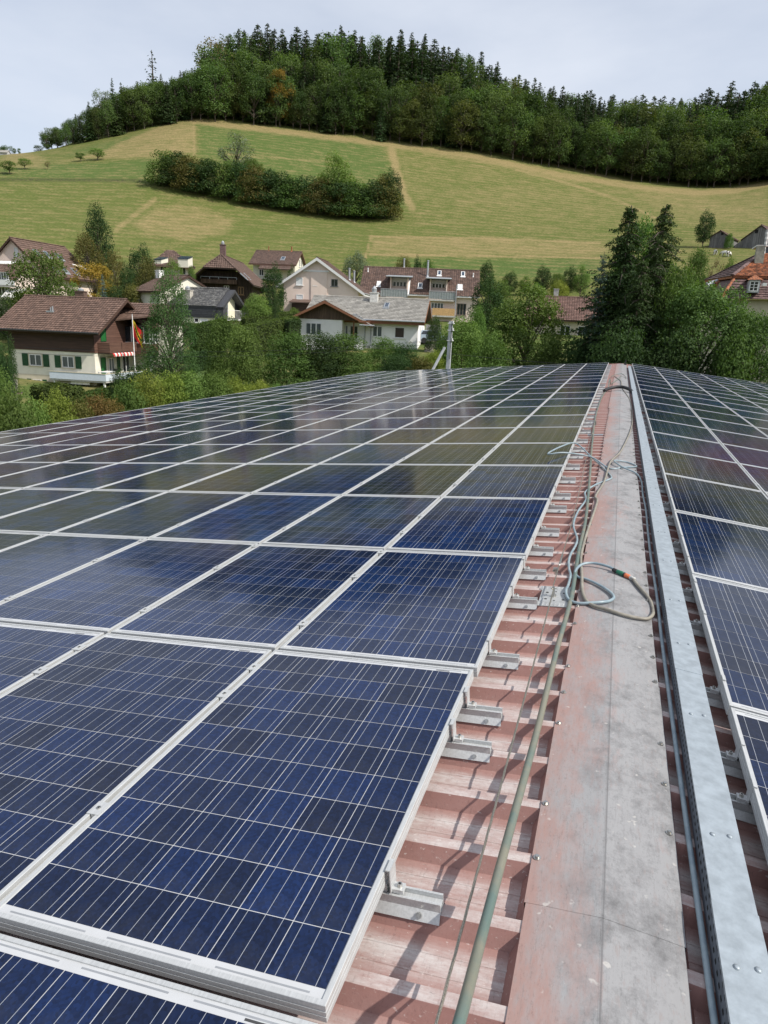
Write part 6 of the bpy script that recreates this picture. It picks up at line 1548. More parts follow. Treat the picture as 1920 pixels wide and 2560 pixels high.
def limbs(C, seed, r=.02, base=.0):
    rg = np.random.default_rng(seed); mb = MB(); top = C[:, 2].max() * .8
    trunk = [np.array([0, 0, -.02]), np.array([rg.normal(0, .008), rg.normal(0, .008), .2 * top]), np.array([rg.normal(0, .02), rg.normal(0, .02), .55 * top]), np.array([rg.normal(0, .03), rg.normal(0, .03), top])]
    mb.tube(smooth_path(trunk, 3), list(np.linspace(r, r * .25, 10)), 7)
    for c in C:
        t = min(.85, max(.12, (c[2] / top) * .62)); s = trunk[1] * (1 - t) + trunk[3] * t; s[2] = t * top
        mid = (s + c) / 2 + np.array([0, 0, .03]); mb.tube([s, mid, c], [r * .42, r * .28, r * .08], 5)
    return mb
KIND = {}
def make_kind(name, seed, n, leaf, mat, trunk_r=.022, zr=None, **kw):
    V, F, C = crown(seed, n, leaf, **kw)
    # plants are set taller than wide: keep the single leaves from being drawn out
    zr = zr or (.62 if kw.get('shape') in ('egg', 'round', 'spire', 'column') else .8 if kw.get('shape') == 'dome' else .5)
    Q = V.reshape(-1, 4, 3); c_ = Q.mean(1, keepdims=True); V = (c_ + (Q - c_) * np.array([1, 1, zr])).reshape(-1, 3)
    KIND[name] = (limbs(C, seed, trunk_r).mesh('trunk', bark, True), np_mesh('crown', V, F, [mat]))
def conifer(name, seed, levels, per, mat, rad=.2, seg=5, z0=.06, droop=.30, leaf=.05, spray=9, irregular=.25, top_r=.01):
    """whorls of drooping branches carrying flat sprays, 1 high"""
    rg = np.random.default_rng(seed); PV = []; NV = []; mb = MB(); SZ = []
    mb.tube([(0, 0, -.02), (0, 0, .5), (0, 0, .99)], [.018, .011, .002], 6)
    for l in range(levels):
        u = (l + rg.uniform(-.3, .3)) / levels; z = z0 + (1 - z0) * u
        R_ = rad * ((1 - u) ** .72) * rg.uniform(1 - irregular, 1 + irregular * .4) + top_r
        nb = max(4, int(per * (1 - .45 * u))); a0 = rg.uniform(0, 6.28); zl = z
        for k in range(nb):
            z = zl + rg.uniform(-.6, .5) / levels; a = a0 + 6.283 * k / nb + rg.uniform(-.3, .3); L = R_ * rg.uniform(.72, 1.12); dr = droop * rg.uniform(.6, 1.3)
            dirv = np.array([math.cos(a), math.sin(a), 0.])
            m_ = max(3, int(spray * (.4 + .6 * (1 - u))))
            t = np.sort(rg.uniform(.12, 1, m_))
            zz = z + L * (.18 * t - dr * t ** 1.6 * 1.25 + .10 * np.maximum(0, t - .8) * 3)
            side = rg.normal(0, .30, m_) * L * (1.05 - t * .8)
            P = dirv * (t * L)[:, None] + np.array([-dirv[1], dirv[0], 0]) * side[:, None]; P[:, 2] = zz - np.abs(side) * .35 - rg.uniform(0, .012, m_)
            SZ.append(np.full((m_, 1), .35 + .65 * (1 - u) ** .8)); PV.append(P); nn = unit(np.array([0, 0, 1.]) + dirv * .45 + rg.normal(size=(m_, 3)) * .45); NV.append(nn)
            if l % 2 == 0 and k % 2 == 0: mb.tube([(0, 0, z), dirv * L * .55 + np.array([0, 0, z - dr * L * .25]), dirv * L * .95 + np.array([0, 0, z - dr * L * .9])], [.004, .0025, .001], 4)
    P = np.concatenate(PV); Nn = np.concatenate(NV)
    V, F = leaf_quads(P, Nn, leaf * np.concatenate(SZ), rg, .5, .45)
    KIND[name] = (mb.mesh('trunk', bark), np_mesh('crown', V, F, [mat]))
def plant(kind, name, label, cat, px, d, py_top, wpx, group=None, dz=0., rz=None, zb=None, sq=1.):
    """set a plant at photo column px and distance d; its top and width are as surveyed"""
    p = at(px, py_top, d); z0 = zg(p[0], p[1]) if zb is None else zb; H = p[2] - z0 + dz
    k = np.linalg.norm(p - CAM) * (FPX / ((p - CAM) @ _fw) / FPX) if False else abs((p - CAM) @ _fw) / FPX
    W = wpx * k
    return plant_at(kind, name, label, cat, (p[0], p[1], z0 - .05), max(.3, H), W, group, rz, sq)
def plant_at(kind, name, label, cat, loc, H, W, group=None, rz=None, sq=1.):
    tr, cr_ = KIND[kind]
    o = put(name, None, None, loc, (0, 0, random.uniform(0, 6.28) if rz is None else rz), (W, W * sq, H)); o.empty_display_size = .2
    tag(o, label, cat, group)
    put('trunk', tr, o); put('crown', cr_, o)
    return o

# near and middle-distance kinds
make_kind('bush_a', 1, 17000, .032, L_mid, .012, lobes=22, z0=.0, shape='dome', lobe_r=(.17, .28), rad=.52)
make_kind('bush_b', 2, 17000, .032, L_mid, .012, lobes=26, z0=.0, shape='dome', lobe_r=(.17, .28), rad=.52)
make_kind('bush_dark', 3, 17000, .032, L_dark, .012, lobes=22, z0=.0, shape='dome', lobe_r=(.17, .28), rad=.52)
make_kind('bush_yellow', 4, 17000, .032, L_yel, .012, lobes=24, z0=.0, shape='dome', lobe_r=(.17, .28), rad=.52)
make_kind('bush_lite', 5, 17000, .032, L_lite, .012, lobes=24, z0=.0, shape='dome', lobe_r=(.17, .28), rad=.52)
make_kind('bush_rust', 6, 17000, .032, L_rust, .012, lobes=24, z0=.0, shape='dome', lobe_r=(.17, .28), rad=.52)
make_kind('bush_olive', 7, 7000, .040, L_olive, .012, lobes=22, z0=.0, shape='dome', lobe_r=(.13, .23), rad=.52)
make_kind('tree_round', 8, 11000, .034, L_mid, .028, lobes=34, z0=.16, lobe_r=(.10, .19), shape='round', fill=.15)
make_kind('tree_dark', 9, 10000, .036, L_dark, .028, lobes=32, z0=.10, lobe_r=(.11, .20), shape='egg')
make_kind('tree_lite', 10, 9000, .036, L_lite, .028, lobes=32, z0=.12, lobe_r=(.10, .19), shape='egg')
make_kind('hornbeam', 11, 24000, .027, L_lite, .028, lobes=42, z0=.04, lobe_r=(.09, .18), shape='egg', fill=.12)
L_maple = leafmat('maple_leaves', (.034, .064, .020), (.095, .145, .040), (.17, .22, .07))
make_kind('maple', 12, 32000, .026, L_maple, .03, lobes=46, z0=.03, lobe_r=(.09, .17), shape='round', fill=.12, rad=.52)
make_kind('column_tree', 13, 9000, .040, L_dark, .03, lobes=30, z0=.05, lobe_r=(.14, .24), shape='column', rad=.5)
make_kind('olive_tree', 14, 9000, .036, L_olive, .028, lobes=30, z0=.08, lobe_r=(.11, .20), shape='egg')
make_kind('orange_tree', 15, 7000, .036, L_orange, .026, lobes=26, z0=.12, lobe_r=(.10, .18), shape='round', fill=.15)
make_kind('willow', 16, 8000, .034, L_grey, .026, lobes=26, z0=.06, lobe_r=(.12, .2), shape='egg', up=-.1)
make_kind('soft_pine', 17, 24000, .020, L_pine, .026, lobes=56, z0=.17, lobe_r=(.08, .16), shape='spire', rad=.54, flat=1.25, up=.1, fill=.2)
make_kind('thuja', 18, 7000, .040, L_dark, .02, lobes=26, z0=.0, lobe_r=(.16, .26), shape='cone', flat=2.0, rad=.46)
make_kind('cypress', 19, 5000, .045, L_dark, .02, lobes=24, z0=.0, lobe_r=(.2, .32), shape='column', flat=1.6, rad=.48)
make_kind('sparse_tree', 20, 1500, .050, L_bare, .022, lobes=22, z0=.25, lobe_r=(.10, .18), shape='round', fill=.3)
make_kind('orchard', 21, 2200, .060, L_mid, .03, lobes=16, z0=.30, lobe_r=(.14, .22), shape='round')
make_kind('orchard_b', 22, 2000, .060, L_lite, .03, lobes=14, z0=.28, lobe_r=(.14, .22), shape='round')
make_kind('hedgerow_dark', 23, 4500, .046, L_dark, .016, lobes=24, z0=.0, shape='dome', lobe_r=(.14, .24), rad=.52)
make_kind('hedgerow_olive', 24, 4500, .046, L_olive, .016, lobes=24, z0=.0, shape='dome', lobe_r=(.14, .24), rad=.52)
make_kind('hedgerow_mid', 27, 4500, .046, L_mid, .016, lobes=24, z0=.0, shape='dome', lobe_r=(.14, .24), rad=.52)
make_kind('ash', 25, 3600, .040, L_grey, .028, lobes=30, z0=.28, lobe_r=(.08, .15), shape='round', fill=.2)
L_spr_near = leafmat('near_spruce_needles', (.016, .031, .010), (.042, .066, .018), (.078, .108, .030), trans=.18)
conifer('big_spruce', 31, 50, 16, L_spr_near, rad=.30, leaf=.021, spray=120, irregular=.42, droop=.35, z0=.03)
conifer('big_spruce_lit', 32, 48, 16, L_sprl, rad=.28, leaf=.021, spray=110, irregular=.45, droop=.42, z0=.03)  # sunlit look put into the colour: lighter needles than the dark spruce
conifer('blue_spruce', 33, 30, 11, L_blue, rad=.27, leaf=.030, spray=55, irregular=.25, droop=.15, z0=.03)
conifer('spruce_a', 34, 28, 11, L_spr, rad=.20, leaf=.046, spray=20, irregular=.25)
conifer('spruce_b', 35, 30, 10, L_spr, rad=.165, leaf=.042, spray=18, irregular=.3)
conifer('spruce_c', 36, 26, 11, L_spr, rad=.22, leaf=.048, spray=20, irregular=.3, z0=.10)
conifer('spruce_d', 37, 28, 11, L_sprl, rad=.20, leaf=.046, spray=20, irregular=.3)
conifer('thin_fir', 38, 18, 6, L_spr, rad=.16, leaf=.05, spray=4, irregular=.5, z0=.2, droop=.2)
for i in range(6):
    make_kind('beech_%d' % i, 40 + i, 4200, .044, L_forest if i < 5 else L_forest2, .022, lobes=26, z0=.10, lobe_r=(.11, .2), shape='egg' if i % 2 else 'round', rad=.5)

# ---- garden belt below the roof's left eaves and round the chalet
B = 'bush'
plant('soft_pine', 'pine_tree', 'tall soft-needled tree beside the chalet, with its trunk showing at the foot', 'tree', 420, 58, 688, 150)
for px, d, top, w, kd, lab in (
    (20, 33, 985, 150, 'bush_b', 'leafy green bush at the left picture edge above the solar roof'),
    (75, 35, 1010, 130, 'bush_lite', 'small-leaved shrub between the left edge bush and the rusty bushes'),
    (130, 37, 985, 120, 'bush_yellow', 'yellowish shrub below the water barrels'),
    (190, 38, 1005, 120, 'bush_olive', 'olive shrub in front of the clipped thuja hedge'),
    (235, 39.5, 990, 120, 'bush_rust', 'rust-brown bush standing above the solar roof edge'),
    (275, 41, 1000, 95, 'bush_rust', 'smaller brownish bush right of the rust-brown one'),
    (315, 42, 965, 110, 'bush_a', 'dark green shrub right of the brownish bushes'),
    (345, 50, 902, 95, 'tree_dark', 'loose dark tree in front of the chalet balcony corner'),
    (300, 51, 925, 60, 'bush_dark', 'small dark shrub at the foot of the chalet balcony'),
    (365, 43, 940, 110, 'bush_yellow', 'yellow-green bush below the soft-needled tree'),
    (425, 44, 938, 120, 'bush_yellow', 'broad yellow-green bush under the tree trunk'),
    (480, 44.5, 935, 105, 'bush_lite', 'fresh green bush left of the clipped garden hedge'),
    (535, 44.5, 940, 105, 'bush_b', 'leafy bush in front of the sloping garden hedge'),
    (590, 45, 948, 90, 'bush_yellow', 'yellowish bush near the dry grass strip'),
    (645, 45.5, 955, 80, 'bush_yellow', 'lowest yellowish bush at the dry grass strip'),
    (690, 45.5, 962, 60, 'bush_lite', 'last low shrub before the bare dry grass'),
    (5, 47, 870, 60, 'bush_dark', 'shrub at the left edge below the cypresses'),
    (-10, 44, 925, 90, 'bush_lite', 'pale shrub at the left picture edge beside the barrels'),
    ): plant(kd, 'bush' if 'tree' not in kd else 'small_tree', lab, B if 'tree' not in kd else 'tree', px, d, top, w)
plant('cypress', 'cypress', 'slim dark cypress at the left corner of the chalet', 'cypress', 27, 66, 862, 22); plant('cypress', 'cypress', 'dark cypress cut by the left picture edge', 'cypress', 2, 66, 885, 26)
# laurels and hedges before the bungalow
for px, d, top, w, kd, lab in (
    (605, 53, 826, 115, 'bush_a', 'broad bright laurel at the left end of the laurel row'),
    (570, 60, 794, 112, 'bush_b', 'tall rounded shrub left of the big clipped hedge'),
    (720, 54, 838, 135, 'bush_a', 'second laurel from the left, below the bungalow window'),
    (805, 55, 832, 120, 'bush_dark', 'dark laurel in front of the bungalow terrace'),
    (870, 55.5, 840, 130, 'bush_a', 'wide laurel in front of the bungalow downpipe'),
    (965, 58, 846, 95, 'bush_b', 'loose shrub under the bungalow right window'),
    (1015, 57, 858, 80, 'bush_dark', 'small dark shrub by the bungalow plinth'),
    (990, 52, 885, 90, 'bush_dark', 'low dark bush left of the utility pole brace'),
    (1050, 51, 892, 90, 'bush_olive', 'low olive bush behind the utility pole brace'),
    (1085, 54, 878, 60, 'bush_yellow', 'small yellowish bush beside the concrete pole'),
    (640, 86, 738, 75, 'bush_lite', 'light green bush in front of the timber farmhouse'),
    (735, 92, 770, 34, 'bush_lite', 'flowering bush at the corner of the pink house'),
    (1160, 56, 800, 130, 'bush_lite', 'big rounded hazel right of the bungalow'),
    (1120, 62, 840, 70, 'bush_dark', 'dark shrub behind the concrete pole'),
    (1222, 84, 690, 90, 'tree_dark', 'dark slender tree right of the row house'),
    (1195, 66, 770, 55, 'bush_lite', 'bright creeper-covered bush at the row house corner'),
    (1088, 74, 792, 40, 'bush_dark', 'small dark bush at the right end of the bungalow'),
    ): plant(kd, 'bush' if 'tree' not in kd else 'small_tree', lab, B if 'tree' not in kd else 'tree', px, d, top, w)
plant('hornbeam', 'hazel_tree', 'large spreading hazel between the bungalow and the conifers', 'tree', 1330, 50, 712, 225)
plant('bush_lite', 'bush', 'low leafy bush right of the utility pole under the big hazel', B, 1230, 46, 838, 120)
plant('bush_a', 'bush', 'dark leafy bush at the foot of the big hazel', B, 1370, 46, 850, 150)
plant('bush_dark', 'bush', 'dark undergrowth bush left of the conifers', B, 1460, 45, 840, 120)
plant('thuja', 'thuja', 'narrow clipped thuja between the hedges and the pink house', 'thuja', 688, 82, 742, 24); plant('tree_dark', 'laurel_tree', 'tall dark cherry laurel left of the pink house', 'tree', 684, 93, 660, 66); plant('tree_dark', 'round_tree', 'round dark clipped tree top in front of the cream house', 'tree', 729, 99, 664, 28)
plant('willow', 'willow', 'grey green willow behind the pink house', 'tree', 893, 116, 630, 78)
for px, d, top, w, kd, lab in (
    (1008, 122, 642, 58, 'olive_tree', 'olive round tree behind the row house chimney'), (1045, 123, 640, 26, 'tree_dark', 'small dark tree behind the row house flue'), (1072, 122, 650, 40, 'bush_lite', 'light bush behind the row house ridge'),
    (1218, 125, 652, 46, 'tree_dark', 'first dark tree of the row at the meadow foot, beside the row house'), (1278, 127, 678, 44, 'tree_dark', 'low dark tree second in the row at the meadow foot'), (1315, 127, 690, 34, 'tree_lite', 'thin light tree third in the row at the meadow foot'),
    (1360, 127, 664, 48, 'tree_dark', 'dark round tree fourth in the row at the meadow foot'), (1395, 126, 684, 36, 'tree_round', 'mid green tree fifth in the row at the meadow foot'), (1428, 127, 666, 42, 'tree_dark', 'tall dark tree sixth in the row at the meadow foot'), (1458, 126, 664, 44, 'tree_lite', 'pale tree at the end of the row beside the conifers'),
    (1400, 104, 704, 60, 'bush_yellow', 'bright yellow-green bush above the red-roofed house'), (1345, 104, 712, 50, 'bush_lite', 'green bush left above the red-roofed house'), (1250, 104, 704, 70, 'bush_b', 'bush between the row house and the red-roofed house'),
    ): plant(kd, 'small_tree' if 'bush' not in kd else 'bush', lab, 'tree' if 'bush' not in kd else B, px, d, top, w)
# conifers and maples beyond the roof's far end
plant('big_spruce', 'spruce_tree', 'tall dark spruce with the left pointed top beyond the ridge', 'spruce', 1580, 46, 505, 620)
plant('big_spruce_lit', 'spruce_tree', 'tall spruce with the right pointed top and drooping sunlit branches', 'spruce', 1668, 47.5, 503, 620)
plant('hornbeam', 'small_tree', 'green rounded treetop between the two spruce tops', 'tree', 1612, 50, 552, 190)
plant('blue_spruce', 'blue_spruce', 'blue grey spruce on the left flank of the tall conifers', 'spruce', 1512, 45.5, 622, 250)
plant('big_spruce', 'spruce_tree', 'shorter dark spruce before the two tall ones', 'spruce', 1610, 43, 640, 470); 
plant('big_spruce_lit', 'spruce_tree', 'lower sunlit spruce between and before the two pointed tops', 'spruce', 1650, 44, 590, 440)
plant('maple', 'maple_tree', 'broad sunlit maple right of the conifers', 'tree', 1772, 43, 728, 240); plant('maple', 'maple_tree', 'maple at the right picture edge before the mansard house', 'tree', 1895, 42, 790, 190)
plant('tree_round', 'small_tree', 'mid green tree between the conifers and the broad maple', 'tree', 1700, 44, 668, 110); plant('bush_dark', 'bush', 'dark bush behind the far end of the ridge', B, 1560, 41, 820, 170); plant('bush_dark', 'bush', 'dark bush at the foot of the broad maple', B, 1700, 41, 835, 190); plant('bush_a', 'bush', 'lower bush at the right edge beyond the panels', B, 1850, 40.5, 850, 160)
plant('bush_a', 'round_bush', 'big round bush on the slope left of the mansard roof', B, 1747, 106, 630, 72); plant('sparse_tree', 'bare_tree', 'small bare fruit tree beside the grazing cows', 'tree', 1798, 104, 645, 40); plant('bush_lite', 'bush', 'airy green shrub just left of the orange roof', B, 1830, 102, 650, 44); plant('bush_dark', 'bush', 'shrub on the slope behind the maple crown', B, 1700, 88, 690, 60)
plant('tree_dark', 'round_tree', 'dark round tree beside the field shed', 'tree', 1770, 186, 526, 50); plant('bush_lite', 'bush', 'small bush against the field shed wall', B, 1826, 184, 584, 20)
# left village trees
for px, d, top, w, kd, nm, lab in (
    (95, 84, 630, 145, 'tree_round', 'walnut_tree', 'large round tree in front of the pinkish apartment house'), (240, 119, 515, 66, 'column_tree', 'hornbeam_tree', 'tall dark upright tree standing out against the meadow'), (215, 115, 586, 82, 'olive_tree', 'beech_tree', 'brownish green round tree beside the upright one'),
    (230, 94, 662, 110, 'orange_tree', 'maple_tree', 'orange autumn tree above the chalet chimney'), (255, 88, 680, 84, 'blue_spruce', 'blue_spruce', 'small blue spruce above the chalet ridge'), (285, 106, 628, 62, 'olive_tree', 'small_tree', 'yellow-green tree right of the orange one'),
    (350, 112, 612, 78, 'tree_dark', 'small_tree', 'dark tree left of the small house with box dormers'), (365, 96, 648, 70, 'olive_tree', 'small_tree', 'olive birch above the soft-needled tree'), (432, 108, 650, 62, 'tree_lite', 'small_tree', 'light green tree before the small hipped house'), (315, 100, 660, 50, 'tree_dark', 'small_tree', 'dark narrow tree between the orange and the olive ones'),
    (60, 92, 722, 70, 'bush_yellow', 'bush', 'yellow-green bush behind the chalet roof at the left'), (10, 92, 735, 60, 'bush_dark', 'bush', 'dark bush at the left edge behind the chalet'), (120, 92, 724, 60, 'bush_lite', 'bush', 'light bush behind the chalet ridge'), (330, 92, 712, 70, 'bush_olive', 'bush', 'olive bush behind the right end of the chalet'), (285, 92, 716, 60, 'bush_dark', 'bush', 'dark bush beside the small blue spruce'),
    (478, 108, 668, 24, 'bush_lite', 'bush', 'tiny bush at the corner of the small hipped house'), (180, 86, 712, 50, 'bush_lite', 'bush', 'pale shrub between the walnut tree and the orange tree'),
    ): plant(kd, nm, lab, B if 'bush' in nm else 'tree', px, d, top, w)

# clipped hedges: leafy boxes
hedge_core = pm('hedge_inside', (.030, .042, .016), .95, var=.4, scale=4)  # dark fill behind the leaves, the hedge's inner shade put into its colour
def hedge(label, P0, P1, w, h, mat=None, n=5200, leaf=.15, zb=None, steps=10):
    P0, P1 = np.array(P0, float), np.array(P1, float); L = np.linalg.norm((P1 - P0)[:2]); u = (P1 - P0) / L; u[2] = 0; u /= np.linalg.norm(u); s = np.array([-u[1], u[0], 0]); rg = np.random.default_rng(int(L * 100) + n)
    o = thing('hedge', label, 'hedge', P0); mb = MB()
    g = lambda p: zg(p[0], p[1]) - P0[2]
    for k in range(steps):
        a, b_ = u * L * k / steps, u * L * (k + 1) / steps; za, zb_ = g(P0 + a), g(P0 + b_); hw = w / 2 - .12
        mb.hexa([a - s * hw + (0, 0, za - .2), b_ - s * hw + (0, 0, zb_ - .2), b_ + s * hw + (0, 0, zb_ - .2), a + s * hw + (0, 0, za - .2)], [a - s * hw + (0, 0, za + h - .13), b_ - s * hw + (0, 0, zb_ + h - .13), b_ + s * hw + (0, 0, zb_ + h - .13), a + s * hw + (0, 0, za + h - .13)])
    mb.build('dark_core', hedge_core, o)
    n = int(n * 1.7)
    areas = np.array([L * w, L * h, L * h, w * h, w * h]); f = rg.choice(5, n, p=areas / areas.sum())
    a, b_ = rg.uniform(size=n), rg.uniform(size=n); P = np.zeros((n, 3)); Nn = np.zeros((n, 3)); j = rg.normal(0, .05, n) + .05 * np.sin(a * L * 3.1) * np.sin(b_ * 7)
    for k in range(5):
        m_ = f == k
        if k == 0: P[m_] = u * (a[m_] * L)[:, None] + s * ((b_[m_] - .5) * w)[:, None] + np.array([0, 0, h]) + np.array([0, 0, 1.]) * j[m_][:, None]; Nn[m_] = (0, 0, 1)
        elif k < 3: sg = 1 if k == 1 else -1; P[m_] = u * (a[m_] * L)[:, None] + s * sg * (w / 2 + j[m_])[:, None] + np.array([0, 0, 1.]) * (b_[m_] * h)[:, None]; Nn[m_] = s * sg
        else: sg = 0 if k == 3 else 1; P[m_] = u * (L * sg + (j[m_] if sg else -j[m_]))[:, None] + s * ((a[m_] - .5) * w)[:, None] + np.array([0, 0, 1.]) * (b_[m_] * h)[:, None]; Nn[m_] = u * (1 if sg else -1)
    gz = np.array([g(P0 + p) for p in P]); P[:, 2] += gz
    V, F = leaf_quads(P, unit(Nn * .8 + rg.normal(size=(n, 3)) * .5 + (0, 0, .2)), leaf, rg)
    put('foliage', np_mesh('foliage', V, F, [mat or L_hedge]), o)
    return o
def gp(px, py, d):
    p = at(px, py, d); return np.array([p[0], p[1], zg(p[0], p[1])])
def hh(px, py, d): p = at(px, py, d); return p[2] - zg(p[0], p[1])
hedge('clipped thuja hedge in front of the chalet, leftmost and tallest block', gp(92, 1000, 47.5), gp(163, 1000, 48.5), 1.2, hh(130, 965, 48), n=6500)
hedge('clipped thuja block in the middle of the chalet hedge', gp(166, 1000, 49), gp(196, 1000, 49.6), 1.0, hh(180, 973, 49), n=3200)
hedge('lower clipped thuja hedge below the chalet awning', gp(198, 1000, 49.8), gp(275, 1000, 51.5), 1.0, hh(236, 980, 50.5), n=5200)
hedge('small square hedge right of the tree trunk', gp(430, 960, 55), gp(462, 955, 56), 1.1, hh(446, 934, 55.5), n=2600)
hedge('long low hedge climbing beside the garden lawn', gp(470, 950, 53), gp(548, 905, 67), 1.2, 1.0, n=6500)
hedge('dark hedge across the back of the garden lawn', gp(480, 905, 70), gp(548, 905, 71.5), 1.0, hh(510, 880, 70.5), n=4200, mat=L_dark)
hedge('brownish hedge below the slate house', gp(484, 880, 74), gp(556, 880, 76), 1.2, hh(520, 806, 75), n=6500)
hedge('tall clipped hedge left of the bungalow', gp(600, 850, 69), gp(735, 850, 74), 1.4, hh(670, 802, 72), n=8500)
hedge('long clipped hedge in front of the pink house', gp(608, 790, 84), gp(735, 800, 87), 1.1, hh(670, 786, 85.5), n=6000)
hedge('dark hedge beside the bungalow wall', gp(712, 850, 72), gp(740, 850, 73), 1.4, hh(728, 800, 72.5), n=2500, mat=L_dark)

# ---- hedgerow crossing the hillside meadow
HR = [(402, 385, 470, 70), (432, 388, 476, 70), (465, 400, 484, 72), (498, 405, 490, 66), (530, 410, 498, 70), (562, 412, 504, 66), (595, 415, 510, 66), (628, 425, 516, 66), (660, 432, 522, 66), (692, 440, 527, 66), (724, 452, 532, 66), (757, 450, 537, 66), (790, 455, 542, 66), (822, 458, 546, 68), (855, 462, 549, 68), (890, 462, 551, 72), (925, 458, 553, 70), (955, 448, 553, 66), (420, 410, 470, 50), (480, 430, 488, 50), (610, 445, 515, 50), (700, 470, 530, 50), (840, 480, 548, 50), (905, 480, 552, 50)]
for k, (px, top, base, w) in enumerate(HR):
    p = on_ground(px, base, 150); d = math.hypot(p[0] - CAM[0], p[1]); kk = abs((p - CAM) @ _fw) / FPX
    nm = ORD[k + 1] if k < 18 else None
    lab = ('%s shrub from the left in the hedgerow on the meadow' % nm) if nm else '%s low shrub along the lower edge of the meadow hedgerow' % ORD[k - 17]
    t_ = at(px, top, d + 3); plant_at(('hedgerow_mid', 'hedgerow_dark', 'hedgerow_olive', 'hedgerow_dark', 'hedgerow_dark')[k % 5], 'hedgerow_shrub', lab, 'shrub', (p[0], p[1] + 2, zg(p[0], p[1] + 2) - .3), max(3, t_[2] - p[2]), w * kk * 1.3, 'shrubs of the hedgerow across the meadow')
for px, top, base, w, kd, lab in ((577, 348, 480, 92, 'ash', 'airy grey green tree rising from the hedgerow'), (828, 398, 540, 100, 'tree_lite', 'light green tree rising from the right half of the hedgerow'), (967, 434, 553, 62, 'tree_dark', 'dark round tree at the right end of the hedgerow'), (620, 410, 505, 60, 'tree_round', 'mid green small tree right of the airy one')):
    p = on_ground(px, base, 150); d = math.hypot(p[0] - CAM[0], p[1]); kk = abs((p - CAM) @ _fw) / FPX
    t_ = at(px, top, d + 4); plant_at(kd, 'hedgerow_tree', lab, 'tree', (p[0], p[1] + 3, zg(p[0], p[1] + 3) - .3), t_[2] - p[2], w * kk)
for px, top, base, w, kd, lab in ((25, 403, 437, 42, 'orchard', 'small orchard tree with rusty top, lowest on the left meadow'), (63, 396, 424, 34, 'orchard_b', 'second small orchard tree from the left edge'), (120, 403, 424, 16, 'sparse_tree', 'tiny bare tree on the left meadow'), (202, 382, 404, 26, 'orchard', 'small brownish orchard tree on the upper left meadow'), (244, 372, 402, 40, 'orchard_b', 'bright green orchard tree on the upper left meadow')):
    p = on_ground(px, base, 150); d = math.hypot(p[0] - CAM[0], p[1]); kk = abs((p - CAM) @ _fw) / FPX; t_ = at(px, top, d)
    plant_at(kd, 'orchard_tree', lab, 'tree', (p[0], p[1], p[2] - .1), t_[2] - p[2], w * kk)

# ---- the wood on the hill
rg = random.Random(5)
SKY = [(100, 400), (118, 352), (130, 330), (165, 312), (210, 288), (240, 274), (290, 246), (330, 224), (372, 212), (405, 204), (470, 195), (500, 172), (530, 140), (560, 108), (600, 82), (650, 78), (700, 72), (760, 90), (800, 96), (850, 70), (900, 92), (960, 88), (1010, 86), (1060, 112), (1120, 132), (1180, 150), (1240, 182), (1300, 212), (1380, 232), (1450, 246), (1520, 250), (1590, 254), (1640, 262), (1680, 262), (1720, 245), (1780, 225), (1840, 216), (1920, 218), (2000, 215)]
def skyline(px): return float(np.interp(px, [a for a, _ in SKY], [b_ for _, b_ in SKY]))
EDGE = [(110, 388), (130, 385), (300, 345), (400, 312), (480, 296), (700, 320), (960, 352), (1200, 386), (1400, 428), (1600, 461), (1750, 475), (1840, 468), (1920, 450), (2050, 430)]
def edge(px): return float(np.interp(px, [a for a, _ in EDGE], [b_ for _, b_ in EDGE]))
kinds = {'b': ['beech_0', 'beech_1', 'beech_2', 'beech_3', 'beech_4', 'beech_5'], 's': ['spruce_a', 'spruce_b', 'spruce_c', 'spruce_d', 'spruce_a', 'spruce_b']}
n_forest = 0; n_edge = {}
def nth(n):
    if n <= 20: return ORD[n]
    t, u = ('twenty', 'thirty', 'forty', 'fifty', 'sixty', 'seventy', 'eighty', 'ninety')[n // 10 - 2], n % 10
    return t + '-' + ORD[u] if u else t[:-1] + 'ieth'
def forest_tree(px, d, Hh, W, broad, edge_tree):
    global n_forest
    az = math.atan2(*(ray(px, 500)[:2])); x, y = CAM[0] + math.sin(az) * d, math.cos(az) * d
    kd = rg.choice(kinds['b' if broad else 's'])
    if broad: nm, cat = 'beech_tree', 'broadleaf tree'
    else: nm, cat = 'spruce_tree', 'spruce'
    if edge_tree:
        n_edge[broad] = n_edge.get(broad, 0) + 1; k_ = nth(n_edge[broad])
        lab, grp = (k_ + ' broadleaf tree from the left in the front row of the hill wood', 'broadleaf trees along the edge of the wood') if broad else (k_ + ' dark spruce from the left in the front row of the hill wood', 'spruces along the edge of the wood')
    else: lab, grp = ('broadleaf crown among the spruces higher in the hill wood', 'broadleaf trees inside the hill wood') if broad else ('dark spruce crown rising inside the hill wood', 'spruces of the hill wood')
    plant_at(kd, nm, lab, cat, (x, y, zg(x, y) - .4), Hh, W, grp); n_forest += 1
rows = [(313, .94, 14, 20.5, 22), (321, .50, 17, 25, 23), (330, .28, 20, 28, 25), (342, .16, 22, 30, 26), (355, .08, 23, 31, 27), (368, .04, 23, 31, 27), (382, .03, 23, 31, 27)]
